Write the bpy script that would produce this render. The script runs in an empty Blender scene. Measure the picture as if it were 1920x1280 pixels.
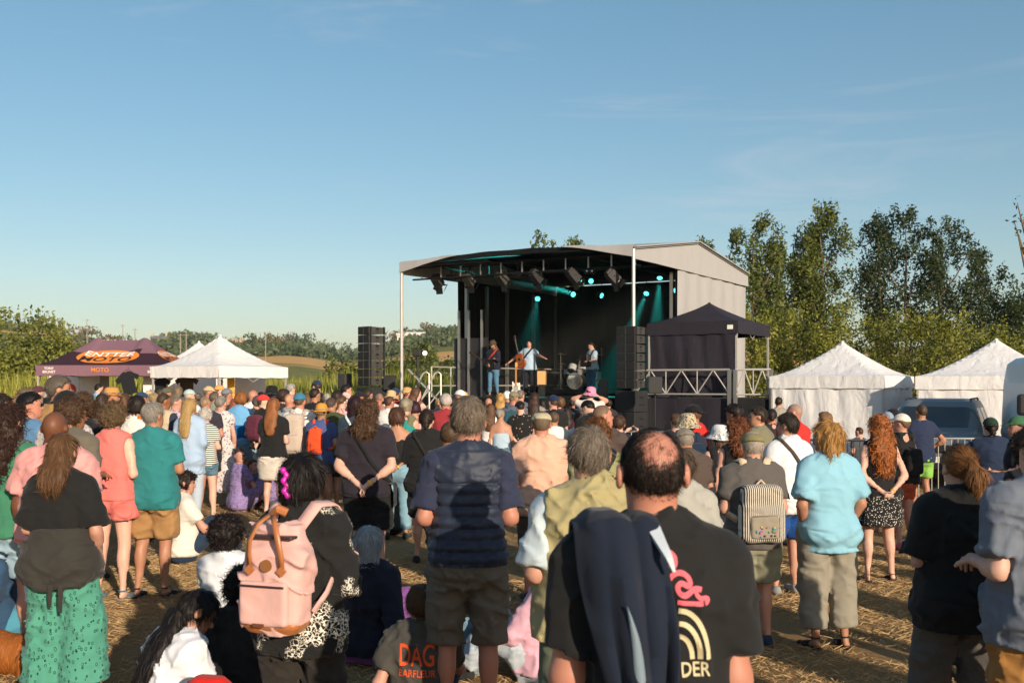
import bpy, math, random
import numpy as np
from mathutils import Vector, Matrix
from mathutils.bvhtree import BVHTree
R = math.radians
SC = bpy.context.scene
COL = SC.collection
# ---------------------------------------------------------------- camera, sky, sun, exposure
CAMH, FPX, HZ = 1.9, 1867.0, 720.0        # eye height; focal length and horizon row in photograph pixels
cam_d = bpy.data.cameras.new('camera')
cam_d.lens = 35.0; cam_d.sensor_width = 36.0
cam_d.shift_y = 80.0 / 1920.0
cam_d.dof.use_dof = True; cam_d.dof.focus_distance = 11.0; cam_d.dof.aperture_fstop = 5.6
cam_d.clip_start = 0.1; cam_d.clip_end = 9000.0
cam = bpy.data.objects.new('camera', cam_d)
cam.location = (0, 0, CAMH); cam.rotation_euler = (R(90), 0, 0)
COL.objects.link(cam); SC.camera = cam
SUN_AZ, SUN_EL = 28.0, 17.0               # sun behind the camera, to the right
sun_vec = Vector((math.sin(R(SUN_AZ)) * math.cos(R(SUN_EL)), -math.cos(R(SUN_AZ)) * math.cos(R(SUN_EL)), math.sin(R(SUN_EL))))
sl = bpy.data.lights.new('sun', 'SUN'); sl.energy = 4.15; sl.angle = R(0.6); sl.color = (1.0, 0.84, 0.65)
so = bpy.data.objects.new('sun', sl); COL.objects.link(so)
so.rotation_euler = sun_vec.to_track_quat('Z', 'Y').to_euler(); so.location = (20, -30, 30)
wd = bpy.data.worlds.new('World'); SC.world = wd; wd.use_nodes = True
nt = wd.node_tree; nt.nodes.clear()
wo = nt.nodes.new('ShaderNodeOutputWorld'); bg = nt.nodes.new('ShaderNodeBackground')
sky = nt.nodes.new('ShaderNodeTexSky'); sky.sky_type = 'NISHITA'; sky.sun_disc = False
sky.sun_elevation = R(SUN_EL); sky.sun_rotation = R(180.0 - SUN_AZ)
sky.altitude = 0.0; sky.air_density = 1.0; sky.dust_density = 1.0; sky.ozone_density = 1.6
tc = nt.nodes.new('ShaderNodeTexCoord'); mp = nt.nodes.new('ShaderNodeMapping')
mp.inputs['Rotation'].default_value = (0, R(14), 0)
mp.inputs['Scale'].default_value = (1.2, 1.2, 9.0)
ns = nt.nodes.new('ShaderNodeTexNoise'); ns.inputs['Scale'].default_value = 2.1
ns.inputs['Detail'].default_value = 9.0; ns.inputs['Roughness'].default_value = 0.62; ns.inputs['Distortion'].default_value = 0.7
cr = nt.nodes.new('ShaderNodeValToRGB'); cr.color_ramp.elements[0].position = 0.575; cr.color_ramp.elements[1].position = 0.95
cr.color_ramp.elements[0].color = (0, 0, 0, 1); cr.color_ramp.elements[1].color = (.42, .42, .42, 1)
mx = nt.nodes.new('ShaderNodeMix'); mx.data_type = 'RGBA'
L = nt.links.new
L(tc.outputs['Generated'], mp.inputs['Vector']); L(mp.outputs[0], ns.inputs['Vector']); L(ns.outputs[0], cr.inputs[0])
L(cr.outputs[0], mx.inputs[0]); L(sky.outputs[0], mx.inputs[6]); mx.inputs[7].default_value = (6.2, 6.0, 6.0, 1)   # thin high cirrus
gm = nt.nodes.new('ShaderNodeGamma'); gm.inputs[1].default_value = 0.72          # softer horizon-to-zenith step, as the hazy evening sky shows
hs_ = nt.nodes.new('ShaderNodeHueSaturation'); hs_.inputs['Saturation'].default_value = 1.38; hs_.inputs['Hue'].default_value = 0.491
L(mx.outputs[2], gm.inputs[0]); L(gm.outputs[0], hs_.inputs['Color']); L(hs_.outputs[0], bg.inputs[0]); bg.inputs[1].default_value = 0.138
L(bg.outputs[0], wo.inputs[0])
SC.view_settings.view_transform = 'Standard'; SC.view_settings.look = 'None'
SC.view_settings.exposure = 0.55; SC.view_settings.gamma = 1.0; SC.view_settings.use_curve_mapping = False
SC.render.engine = 'CYCLES'
SC.cycles.use_denoising = True
SC.cycles.max_bounces = 6; SC.cycles.diffuse_bounces = 3; SC.cycles.transparent_max_bounces = 8
SC.cycles.volume_bounces = 0
SC.cycles.use_adaptive_sampling = True; SC.cycles.adaptive_threshold = 0.02

def W(px, py, d):
    """point at distance d whose picture falls on photograph pixel (px, py)"""
    return ((px - 960.0) / FPX * d, d, CAMH - (py - HZ) / FPX * d)

# ---------------------------------------------------------------- colours and materials
def lin(c):
    c = c / 255.0
    return c / 12.92 if c <= 0.04045 else ((c + 0.055) / 1.055) ** 2.4
def hx(s, k=1.0):
    s = s.lstrip('#')
    return tuple(min(1.0, lin(int(s[i:i + 2], 16)) * k) for i in (0, 2, 4)) + (1.0,)

MATS = {}
def new_mat(name):
    m = bpy.data.materials.new(name); m.use_nodes = True
    n = m.node_tree; b = n.nodes['Principled BSDF']
    MATS[name] = m
    return m, n, b
def node(n, t, **kw):
    x = n.nodes.new(t)
    for k, v in kw.items():
        if k in x.inputs.keys(): x.inputs[k].default_value = v
        else: setattr(x, k, v)
    return x
def bump(n, b, src, strength, dist=0.01):
    bp = node(n, 'ShaderNodeBump'); bp.inputs['Strength'].default_value = strength; bp.inputs['Distance'].default_value = dist
    n.links.new(src, bp.inputs['Height']); n.links.new(bp.outputs[0], b.inputs['Normal'])
    return bp
def mixc(n, fac, a, bb, mode='MIX'):
    m = n.nodes.new('ShaderNodeMix'); m.data_type = 'RGBA'; m.blend_type = mode
    for sock, v in ((0, fac), (6, a), (7, bb)):
        if hasattr(v, 'is_linked') or hasattr(v, 'links'): n.links.new(v, m.inputs[sock])
        else: m.inputs[sock].default_value = v
    return m.outputs[2]
def plain(name, col, rough=0.6, metal=0.0, var=0.12, scale=6.0, bmp=0.0, bscale=60.0):
    """solid colour with a little uneven tone and optional fine relief"""
    if name in MATS: return MATS[name]
    m, n, b = new_mat(name)
    c = col if not isinstance(col, str) else hx(col)
    no = node(n, 'ShaderNodeTexNoise'); no.inputs['Scale'].default_value = scale; no.inputs['Detail'].default_value = 5
    tcn = node(n, 'ShaderNodeTexCoord'); n.links.new(tcn.outputs['Object'], no.inputs['Vector'])
    lo = tuple(x * (1 - var) for x in c[:3]) + (1,); hi = tuple(min(1, x * (1 + var)) for x in c[:3]) + (1,)
    n.links.new(mixc(n, no.outputs[0], lo, hi), b.inputs['Base Color'])
    b.inputs['Roughness'].default_value = rough; b.inputs['Metallic'].default_value = metal
    if bmp:
        n2 = node(n, 'ShaderNodeTexNoise'); n2.inputs['Scale'].default_value = bscale; n2.inputs['Detail'].default_value = 4
        n.links.new(tcn.outputs['Object'], n2.inputs['Vector']); bump(n, b, n2.outputs[0], bmp)
    return m
def emit(name, col, st):
    if name in MATS: return MATS[name]
    m, n, b = new_mat(name); b.inputs['Base Color'].default_value = col
    b.inputs['Emission Color'].default_value = col; b.inputs['Emission Strength'].default_value = st
    return m
def glassy(name, col, rough=0.05):
    if name in MATS: return MATS[name]
    m, n, b = new_mat(name); b.inputs['Base Color'].default_value = col; b.inputs['Roughness'].default_value = rough
    b.inputs['Specular IOR Level'].default_value = 0.8; b.inputs['Coat Weight'].default_value = 0.5
    return m

def objcol(n):
    oi = n.nodes.new('ShaderNodeObjectInfo'); return oi.outputs['Color']
def cloth_mat(name, kind='plain', c1=None, c2=None):
    """fabric: colour from the object, weave and soft creases as relief; kind adds a printed pattern"""
    m, n, b = new_mat(name)
    tcn = node(n, 'ShaderNodeTexCoord'); O = tcn.outputs['Object']
    base = objcol(n)
    no = node(n, 'ShaderNodeTexNoise'); no.inputs['Scale'].default_value = 4.0; no.inputs['Detail'].default_value = 6
    n.links.new(O, no.inputs['Vector'])
    tone = mixc(n, no.outputs[0], (.86, .86, .86, 1), (1.12, 1.12, 1.12, 1))
    if kind != 'plain':
        fac = None
        if kind == 'stripes':
            wv = node(n, 'ShaderNodeTexWave', bands_direction='Z'); wv.inputs['Scale'].default_value = 11.5
            wv.inputs['Distortion'].default_value = 0.6; wv.inputs['Detail'].default_value = 1
            n.links.new(O, wv.inputs['Vector']); src = wv.outputs['Fac']; lo, hi = .45, .55
        elif kind == 'dots':
            v = node(n, 'ShaderNodeTexVoronoi'); v.inputs['Scale'].default_value = 62.0
            n.links.new(O, v.inputs['Vector']); src = v.outputs['Distance']; lo, hi = .26, .30
        elif kind == 'sparse':
            v = node(n, 'ShaderNodeTexVoronoi'); v.inputs['Scale'].default_value = 19.0
            n.links.new(O, v.inputs['Vector']); src = v.outputs['Distance']; lo, hi = .17, .21
        elif kind == 'floral':
            v = node(n, 'ShaderNodeTexVoronoi'); v.inputs['Scale'].default_value = 26.0
            wn = node(n, 'ShaderNodeTexNoise'); wn.inputs['Scale'].default_value = 18.0; wn.inputs['Detail'].default_value = 3
            n.links.new(O, wn.inputs['Vector'])
            n.links.new(mixc(n, .12, O, wn.outputs['Color'], 'ADD'), v.inputs['Vector']); src = v.outputs['Distance']; lo, hi = .30, .42
        elif kind == 'leaf':
            v = node(n, 'ShaderNodeTexVoronoi'); v.inputs['Scale'].default_value = 34.0; v.inputs['Randomness'].default_value = .85
            mpn = node(n, 'ShaderNodeMapping'); mpn.inputs['Scale'].default_value = (1.25, 1, .8); mpn.inputs['Rotation'].default_value = (0, .5, 0)
            n.links.new(O, mpn.inputs[0]); n.links.new(mpn.outputs[0], v.inputs['Vector'])
            sb = node(n, 'ShaderNodeMath', operation='SUBTRACT'); sb.inputs[1].default_value = .24; n.links.new(v.outputs['Distance'], sb.inputs[0])
            ab = node(n, 'ShaderNodeMath', operation='ABSOLUTE'); n.links.new(sb.outputs[0], ab.inputs[0]); src = ab.outputs[0]; lo, hi = .035, .075
        elif kind == 'bloom':   # white embroidered flower sprays on dark cloth
            v = node(n, 'ShaderNodeTexVoronoi', feature='DISTANCE_TO_EDGE'); v.inputs['Scale'].default_value = 52.0
            wn = node(n, 'ShaderNodeTexNoise'); wn.inputs['Scale'].default_value = 30.0
            n.links.new(O, wn.inputs['Vector'])
            n.links.new(mixc(n, .05, O, wn.outputs['Color'], 'ADD'), v.inputs['Vector'])
            pn = node(n, 'ShaderNodeTexNoise'); pn.inputs['Scale'].default_value = 6.5; pn.inputs['Detail'].default_value = 2.5
            n.links.new(O, pn.inputs['Vector'])
            pr = node(n, 'ShaderNodeMapRange'); pr.inputs[1].default_value = .50; pr.inputs[2].default_value = .56
            n.links.new(pn.outputs[0], pr.inputs[0])
            er = node(n, 'ShaderNodeMapRange'); er.inputs[1].default_value = .10; er.inputs[2].default_value = .02
            n.links.new(v.outputs['Distance'], er.inputs[0])
            mm = node(n, 'ShaderNodeMath', operation='MULTIPLY'); n.links.new(pr.outputs[0], mm.inputs[0]); n.links.new(er.outputs[0], mm.inputs[1])
            src = mm.outputs[0]; lo, hi = .5, .3
        elif kind == 'plaid':
            w1 = node(n, 'ShaderNodeTexWave', bands_direction='Z'); w1.inputs['Scale'].default_value = 8
            w2 = node(n, 'ShaderNodeTexWave', bands_direction='X'); w2.inputs['Scale'].default_value = 8
            n.links.new(O, w1.inputs['Vector']); n.links.new(O, w2.inputs['Vector'])
            mm = node(n, 'ShaderNodeMath', operation='MULTIPLY'); n.links.new(w1.outputs['Fac'], mm.inputs[0]); n.links.new(w2.outputs['Fac'], mm.inputs[1])
            src = mm.outputs[0]; lo, hi = .2, .6
        elif kind == 'ikat':
            v = node(n, 'ShaderNodeTexVoronoi', distance='MANHATTAN'); v.inputs['Scale'].default_value = 40.0
            n.links.new(O, v.inputs['Vector']); src = v.outputs['Distance']; lo, hi = .45, .5
        elif kind == 'vstripes':
            wv = node(n, 'ShaderNodeTexWave', bands_direction='X'); wv.inputs['Scale'].default_value = 22.0
            wv.inputs['Distortion'].default_value = 0.5
            n.links.new(O, wv.inputs['Vector']); src = wv.outputs['Fac']; lo, hi = .45, .55
        mr = node(n, 'ShaderNodeMapRange'); mr.inputs[1].default_value = lo; mr.inputs[2].default_value = hi
        n.links.new(src, mr.inputs[0])
        base = mixc(n, mr.outputs[0], c2, base)
    col = mixc(n, 1.0, base, tone, 'MULTIPLY')
    n.links.new(col, b.inputs['Base Color'])
    b.inputs['Roughness'].default_value = 0.88; b.inputs['Specular IOR Level'].default_value = 0.2
    b.inputs['Sheen Weight'].default_value = 0.08
    # creases: stretched noise at two sizes, plus weave
    mpn = node(n, 'ShaderNodeMapping'); mpn.inputs['Scale'].default_value = (1.0, 1.0, .55); mpn.inputs['Rotation'].default_value = (.3, .5, 0)
    n.links.new(O, mpn.inputs[0])
    w = node(n, 'ShaderNodeTexNoise'); w.inputs['Scale'].default_value = 9.0; w.inputs['Detail'].default_value = 3; w.inputs['Distortion'].default_value = 1.6
    n.links.new(mpn.outputs[0], w.inputs['Vector'])
    w2 = node(n, 'ShaderNodeTexNoise'); w2.inputs['Scale'].default_value = 420.0
    n.links.new(O, w2.inputs['Vector'])
    b2 = node(n, 'ShaderNodeBump'); b2.inputs['Strength'].default_value = .22; b2.inputs['Distance'].default_value = .002
    n.links.new(w2.outputs[0], b2.inputs['Height'])
    rd = node(n, 'ShaderNodeTexNoise', noise_type='RIDGED_MULTIFRACTAL'); rd.inputs['Scale'].default_value = 6.0; rd.inputs['Detail'].default_value = 1.6; rd.inputs['Distortion'].default_value = .9
    mp2 = node(n, 'ShaderNodeMapping'); mp2.inputs['Scale'].default_value = (.8, .8, 1.5); mp2.inputs['Rotation'].default_value = (.2, .7, .3); n.links.new(O, mp2.inputs[0]); n.links.new(mp2.outputs[0], rd.inputs['Vector'])
    b3 = node(n, 'ShaderNodeBump'); b3.inputs['Strength'].default_value = .95; b3.inputs['Distance'].default_value = .022; n.links.new(rd.outputs[0], b3.inputs['Height']); n.links.new(b2.outputs[0], b3.inputs['Normal']); b2 = b3
    b1 = bump(n, b, w.outputs[0], .30, .012); n.links.new(b2.outputs[0], b1.inputs['Normal'])
    return m
def build_person_mats():
    cloth_mat('cloth')
    for k, c in (('stripes', hx('#e9e4dc')), ('dots', hx('#d8d2c8')), ('sparse', hx('#c59a80')), ('floral', hx('#6b5a86')), ('leaf', hx('#15332b')), ('bloom', hx('#e8e0cf')),
                 ('plaid', hx('#7a2630')), ('ikat', hx('#2a2724')), ('vstripes', hx('#1c1c20'))):
        cloth_mat('cloth_' + k, k, None, c)
    # skin
    m, n, b = new_mat('skin')
    tcn = node(n, 'ShaderNodeTexCoord'); no = node(n, 'ShaderNodeTexNoise'); no.inputs['Scale'].default_value = 9.0; no.inputs['Detail'].default_value = 6
    n.links.new(tcn.outputs['Object'], no.inputs['Vector'])
    tone = mixc(n, no.outputs[0], (.84, .78, .76, 1), (1.14, 1.14, 1.12, 1))
    n.links.new(mixc(n, 1.0, objcol(n), tone, 'MULTIPLY'), b.inputs['Base Color'])
    b.inputs['Roughness'].default_value = .5; b.inputs['Specular IOR Level'].default_value = .35
    n2 = node(n, 'ShaderNodeTexNoise'); n2.inputs['Scale'].default_value = 260.0; n.links.new(tcn.outputs['Object'], n2.inputs['Vector'])
    bump(n, b, n2.outputs[0], .18, .002)
    # hair: tone varies from strand to strand
    m, n, b = new_mat('hair')
    at = node(n, 'ShaderNodeAttribute'); at.attribute_name = 'tone'
    n.links.new(mixc(n, 1.0, objcol(n), at.outputs['Color'], 'MULTIPLY'), b.inputs['Base Color'])
    b.inputs['Roughness'].default_value = .55; b.inputs['Specular IOR Level'].default_value = .25
    # leather, rubber, straw
    m, n, b = new_mat('straw')
    tcn = node(n, 'ShaderNodeTexCoord'); wv = node(n, 'ShaderNodeTexWave', wave_type='RINGS'); wv.inputs['Scale'].default_value = 60.0; wv.inputs['Distortion'].default_value = 2
    n.links.new(tcn.outputs['Object'], wv.inputs['Vector'])
    n.links.new(mixc(n, 1.0, objcol(n), mixc(n, wv.outputs['Fac'], (.8, .78, .72, 1), (1.1, 1.08, 1.0, 1)), 'MULTIPLY'), b.inputs['Base Color'])
    b.inputs['Roughness'].default_value = .7; bump(n, b, wv.outputs['Fac'], .4, .003)
    m, n, b = new_mat('smooth')
    n.links.new(objcol(n), b.inputs['Base Color']); b.inputs['Roughness'].default_value = .38
    cloth_mat('nylon'); MATS['nylon'].node_tree.nodes['Principled BSDF'].inputs['Roughness'].default_value = .56; MATS['nylon'].node_tree.nodes['Principled BSDF'].inputs['Specular IOR Level'].default_value = .35
    m, n, b = new_mat('print')
    no = node(n, 'ShaderNodeTexNoise'); no.inputs['Scale'].default_value = 70.0
    n.links.new(mixc(n, 1.0, objcol(n), mixc(n, no.outputs[0], (.85, .85, .85, 1), (1.08, 1.08, 1.08, 1)), 'MULTIPLY'), b.inputs['Base Color'])
    b.inputs['Roughness'].default_value = .75
build_person_mats()
# ---------------------------------------------------------------- mesh helpers
def link(o): COL.objects.link(o); return o
def tag(o, label=None, cat=None, group=None, kind=None):
    if label: o['label'] = label
    if cat: o['category'] = cat
    if group: o['group'] = group
    if kind: o['kind'] = kind
    return o
def empty(name, loc, rz=0.0, label=None, cat=None, group=None):
    o = bpy.data.objects.new(name, None); o.location = loc; o.rotation_euler = (0, 0, rz); o.empty_display_size = .2
    link(o); return tag(o, label, cat, group)
def np_mesh(name, V, Q, T=None, smooth=True):
    """mesh from vertex array, quad array and optional triangle array"""
    me = bpy.data.meshes.new(name)
    Q = np.zeros((0, 4), int) if Q is None else np.asarray(Q, int); T = np.zeros((0, 3), int) if T is None else np.asarray(T, int)
    nl = Q.size + T.size; nf = len(Q) + len(T)
    me.vertices.add(len(V)); me.vertices.foreach_set('co', np.ascontiguousarray(V, np.float32).ravel())
    me.loops.add(nl); me.loops.foreach_set('vertex_index', np.concatenate([Q.ravel(), T.ravel()]).astype(np.int32))
    me.polygons.add(nf)
    st = np.concatenate([np.arange(len(Q)) * 4, Q.size + np.arange(len(T)) * 3]).astype(np.int32)
    me.polygons.foreach_set('loop_start', st)
    me.polygons.foreach_set('use_smooth', np.full(nf, smooth))
    me.update(calc_edges=True)
    return me
def mobj(name, me, mat, parent=None, col=None, **kw):
    o = bpy.data.objects.new(name, me)
    if mat is not None: me.materials.append(MATS[mat] if isinstance(mat, str) else mat)
    if parent is not None: o.parent = parent
    if col is not None: o.color = col
    link(o); return tag(o, **kw)

class MB:
    """collects simple shapes into one mesh"""
    def __init__(s): s.V = []; s.F = []
    def add(s, V, Fs):
        k = len(s.V); s.V += [tuple(v) for v in V]; s.F += [tuple(i + k for i in f) for f in Fs]; return s
    def box(s, c, size, rot=None, taper=1.0):
        x, y, z = (a / 2 for a in size); V = []
        for dz in (-1, 1):
            k = 1.0 if dz < 0 else taper
            for dx, dy in ((-1, -1), (1, -1), (1, 1), (-1, 1)): V.append(Vector((dx * x * k, dy * y * k, dz * z)))
        if rot is not None: V = [rot @ v for v in V]
        c = Vector(c)
        return s.add([c + v for v in V], [(3, 2, 1, 0), (4, 5, 6, 7), (0, 1, 5, 4), (1, 2, 6, 5), (2, 3, 7, 6), (3, 0, 4, 7)])
    def tube(s, pts, r, n=8, cap=True):
        pts = [Vector(p) for p in pts]; rs = r if isinstance(r, (list, tuple)) else [r] * len(pts)
        V = []; Fs = []; up = None
        for i, p in enumerate(pts):
            t = (pts[min(i + 1, len(pts) - 1)] - pts[max(i - 1, 0)]).normalized()
            if up is None:
                up = Vector((0, 0, 1)) if abs(t.z) < .9 else Vector((0, 1, 0))
            a = t.cross(up).normalized(); b_ = a.cross(t).normalized(); up = b_
            for j in range(n):
                an = 2 * math.pi * j / n; V.append(p + (a * math.cos(an) + b_ * math.sin(an)) * rs[i])
        for i in range(len(pts) - 1):
            for j in range(n):
                Fs.append((i * n + j, i * n + (j + 1) % n, (i + 1) * n + (j + 1) % n, (i + 1) * n + j))
        if cap: Fs += [tuple(range(n))[::-1], tuple(range((len(pts) - 1) * n, len(pts) * n))]
        return s.add(V, Fs)
    def disc(s, c, axis, r, th, n=20):
        a = Vector(axis).normalized() * th / 2; c = Vector(c); return s.tube([c - a, c + a], r, n)
    def lathe(s, c, prof, n=24, axis=None):
        V = []; Fs = []; c = Vector(c); M_ = Vector(axis).to_track_quat('Z', 'Y').to_matrix() if axis is not None else None
        for (r, z) in prof:
            for j in range(n):
                v = Vector((r * math.cos(2 * math.pi * j / n), r * math.sin(2 * math.pi * j / n), z)); V.append(c + (M_ @ v if M_ else v))
        for i in range(len(prof) - 1):
            for j in range(n): Fs.append((i * n + j, i * n + (j + 1) % n, (i + 1) * n + (j + 1) % n, (i + 1) * n + j))
        Fs += [tuple(range(n))[::-1], tuple(range((len(prof) - 1) * n, len(prof) * n))]
        return s.add(V, Fs)
    def prism(s, poly, y0, y1):
        """outline in x,z extruded along y"""
        n = len(poly); V = [(x, y0, z) for x, z in poly] + [(x, y1, z) for x, z in poly]
        Fs = [tuple(range(n)), tuple(range(n, 2 * n))[::-1]] + [(i, i + n, (i + 1) % n + n, (i + 1) % n) for i in range(n)]
        return s.add(V, Fs)
    def sheet(s, rows, th=0.0):
        """grid of points (rows of equal length) as a surface, thickened along its average normal"""
        m, n = len(rows), len(rows[0]); V = [Vector(p) for r in rows for p in r]
        Fs = [(i * n + j, i * n + j + 1, (i + 1) * n + j + 1, (i + 1) * n + j) for i in range(m - 1) for j in range(n - 1)]
        if th:
            nv = [Vector((0, 0, 0)) for _ in V]
            for f in Fs:
                nn = (V[f[2]] - V[f[0]]).cross(V[f[3]] - V[f[1]])
                for i in f: nv[i] += nn
            k = len(V); V += [v + q.normalized() * th for v, q in zip(V, nv)]
            Fs = [f[::-1] for f in Fs] + [tuple(i + k for i in f) for f in Fs]
            ring = [j for j in range(n)] + [i * n + n - 1 for i in range(1, m)] + [(m - 1) * n + j for j in range(n - 2, -1, -1)] + [i * n for i in range(m - 2, 0, -1)]
            for a, b_ in zip(ring, ring[1:] + ring[:1]): Fs.append((a, b_, b_ + k, a + k))
        return s.add(V, Fs)
    def mesh(s, name, smooth=False):
        me = bpy.data.meshes.new(name); me.from_pydata(s.V, [], s.F); me.update()
        if smooth: me.polygons.foreach_set('use_smooth', [True] * len(me.polygons)); me.set_sharp_from_angle(angle=R(28))
        return me
    def build(s, name, mat, parent=None, smooth=False, bevel=0.0, **kw):
        o = mobj(name, s.mesh(name, smooth), mat, parent, **kw)
        if bevel:
            b = o.modifiers.new('bevel', 'BEVEL'); b.width = bevel; b.segments = 2; b.limit_method = 'ANGLE'; b.angle_limit = R(40)
        return o

def text_mesh(txt, size, font_ext=0.0):
    cu = bpy.data.curves.new('lettering', 'FONT'); cu.body = txt; cu.size = size; cu.align_x = 'CENTER'; cu.align_y = 'CENTER'; cu.extrude = font_ext
    cu.resolution_u = 3; cu.offset = size * .015
    o = bpy.data.objects.new('lettering', cu); COL.objects.link(o)
    dg = bpy.context.evaluated_depsgraph_get(); me = bpy.data.meshes.new_from_object(o.evaluated_get(dg))
    bpy.data.objects.remove(o); bpy.data.curves.remove(cu)
    return me

# ---------------------------------------------------------------- implicit surfaces (bodies, clothes, hair, bags)
_rng = np.random.default_rng(7)
_NT = _rng.random((32, 32, 32)).astype(np.float32)
def vnoise(P, freq, seed=0):
    q = P * np.asarray(freq, np.float32) + seed * 7.13
    i = np.floor(q).astype(np.int32); f = (q - i).astype(np.float32); f = f * f * (3 - 2 * f); i &= 31; j = (i + 1) & 31
    x0, y0, z0 = i.T; x1, y1, z1 = j.T; fx, fy, fz = f.T
    def lp(a, b, t): return a + (b - a) * t
    return lp(lp(lp(_NT[x0, y0, z0], _NT[x1, y0, z0], fx), lp(_NT[x0, y1, z0], _NT[x1, y1, z0], fx), fy),
              lp(lp(_NT[x0, y0, z1], _NT[x1, y0, z1], fx), lp(_NT[x0, y1, z1], _NT[x1, y1, z1], fx), fy), fz) - .5
_CORN = [(0, 0, 0), (1, 0, 0), (0, 1, 0), (1, 1, 0), (0, 0, 1), (1, 0, 1), (0, 1, 1), (1, 1, 1)]
_EDGE = [(0, 0), (2, 0), (4, 0), (6, 0), (0, 1), (1, 1), (4, 1), (5, 1), (0, 2), (1, 2), (2, 2), (3, 2)]
def surface_nets(D, lo, h):
    S = D < 0
    c = np.zeros(tuple(n - 1 for n in D.shape), np.int8)
    for a in _CORN: c += S[a[0]:D.shape[0] - 1 + a[0], a[1]:D.shape[1] - 1 + a[1], a[2]:D.shape[2] - 1 + a[2]]
    act = (c > 0) & (c < 8)
    I = np.stack(np.nonzero(act), 1)
    if not len(I): return np.zeros((0, 3)), np.zeros((0, 4), int)
    idx = np.full(act.shape, -1, np.int32); idx[act] = np.arange(len(I))
    acc = np.zeros((len(I), 3), np.float32); cnt = np.zeros(len(I), np.float32)
    cd = [D[I[:, 0] + a[0], I[:, 1] + a[1], I[:, 2] + a[2]] for a in _CORN]
    for ci, axn in _EDGE:
        cj = ci | (1 << axn); da, db = cd[ci], cd[cj]; m = (da < 0) != (db < 0)
        t = np.where(m, da / np.where(m, da - db, 1), 0)
        for q in range(3): acc[:, q] += np.where(m, _CORN[ci][q] + (t if q == axn else 0), 0)
        cnt += m
    V = np.asarray(lo, np.float32) + h * (I + acc / cnt[:, None])
    Qs = []
    for a in range(3):
        b_, c_ = (a + 1) % 3, (a + 2) % 3
        s0 = [slice(None)] * 3; s1 = [slice(None)] * 3
        s0[a] = slice(0, -1); s1[a] = slice(1, None)
        for q in (b_, c_): s0[q] = slice(1, -1); s1[q] = slice(1, -1)
        A, B = S[tuple(s0)], S[tuple(s1)]
        for flip, m in ((0, A & ~B), (1, B & ~A)):
            E = np.stack(np.nonzero(m), 1)
            if not len(E): continue
            E[:, b_] += 1; E[:, c_] += 1
            def at(db, dc):
                K = E.copy(); K[:, b_] -= db; K[:, c_] -= dc; return idx[K[:, 0], K[:, 1], K[:, 2]]
            q = np.stack([at(1, 1), at(0, 1), at(0, 0), at(1, 0)], 1)
            Qs.append(q[:, ::-1] if flip else q)
    return V, np.concatenate(Qs)

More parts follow.
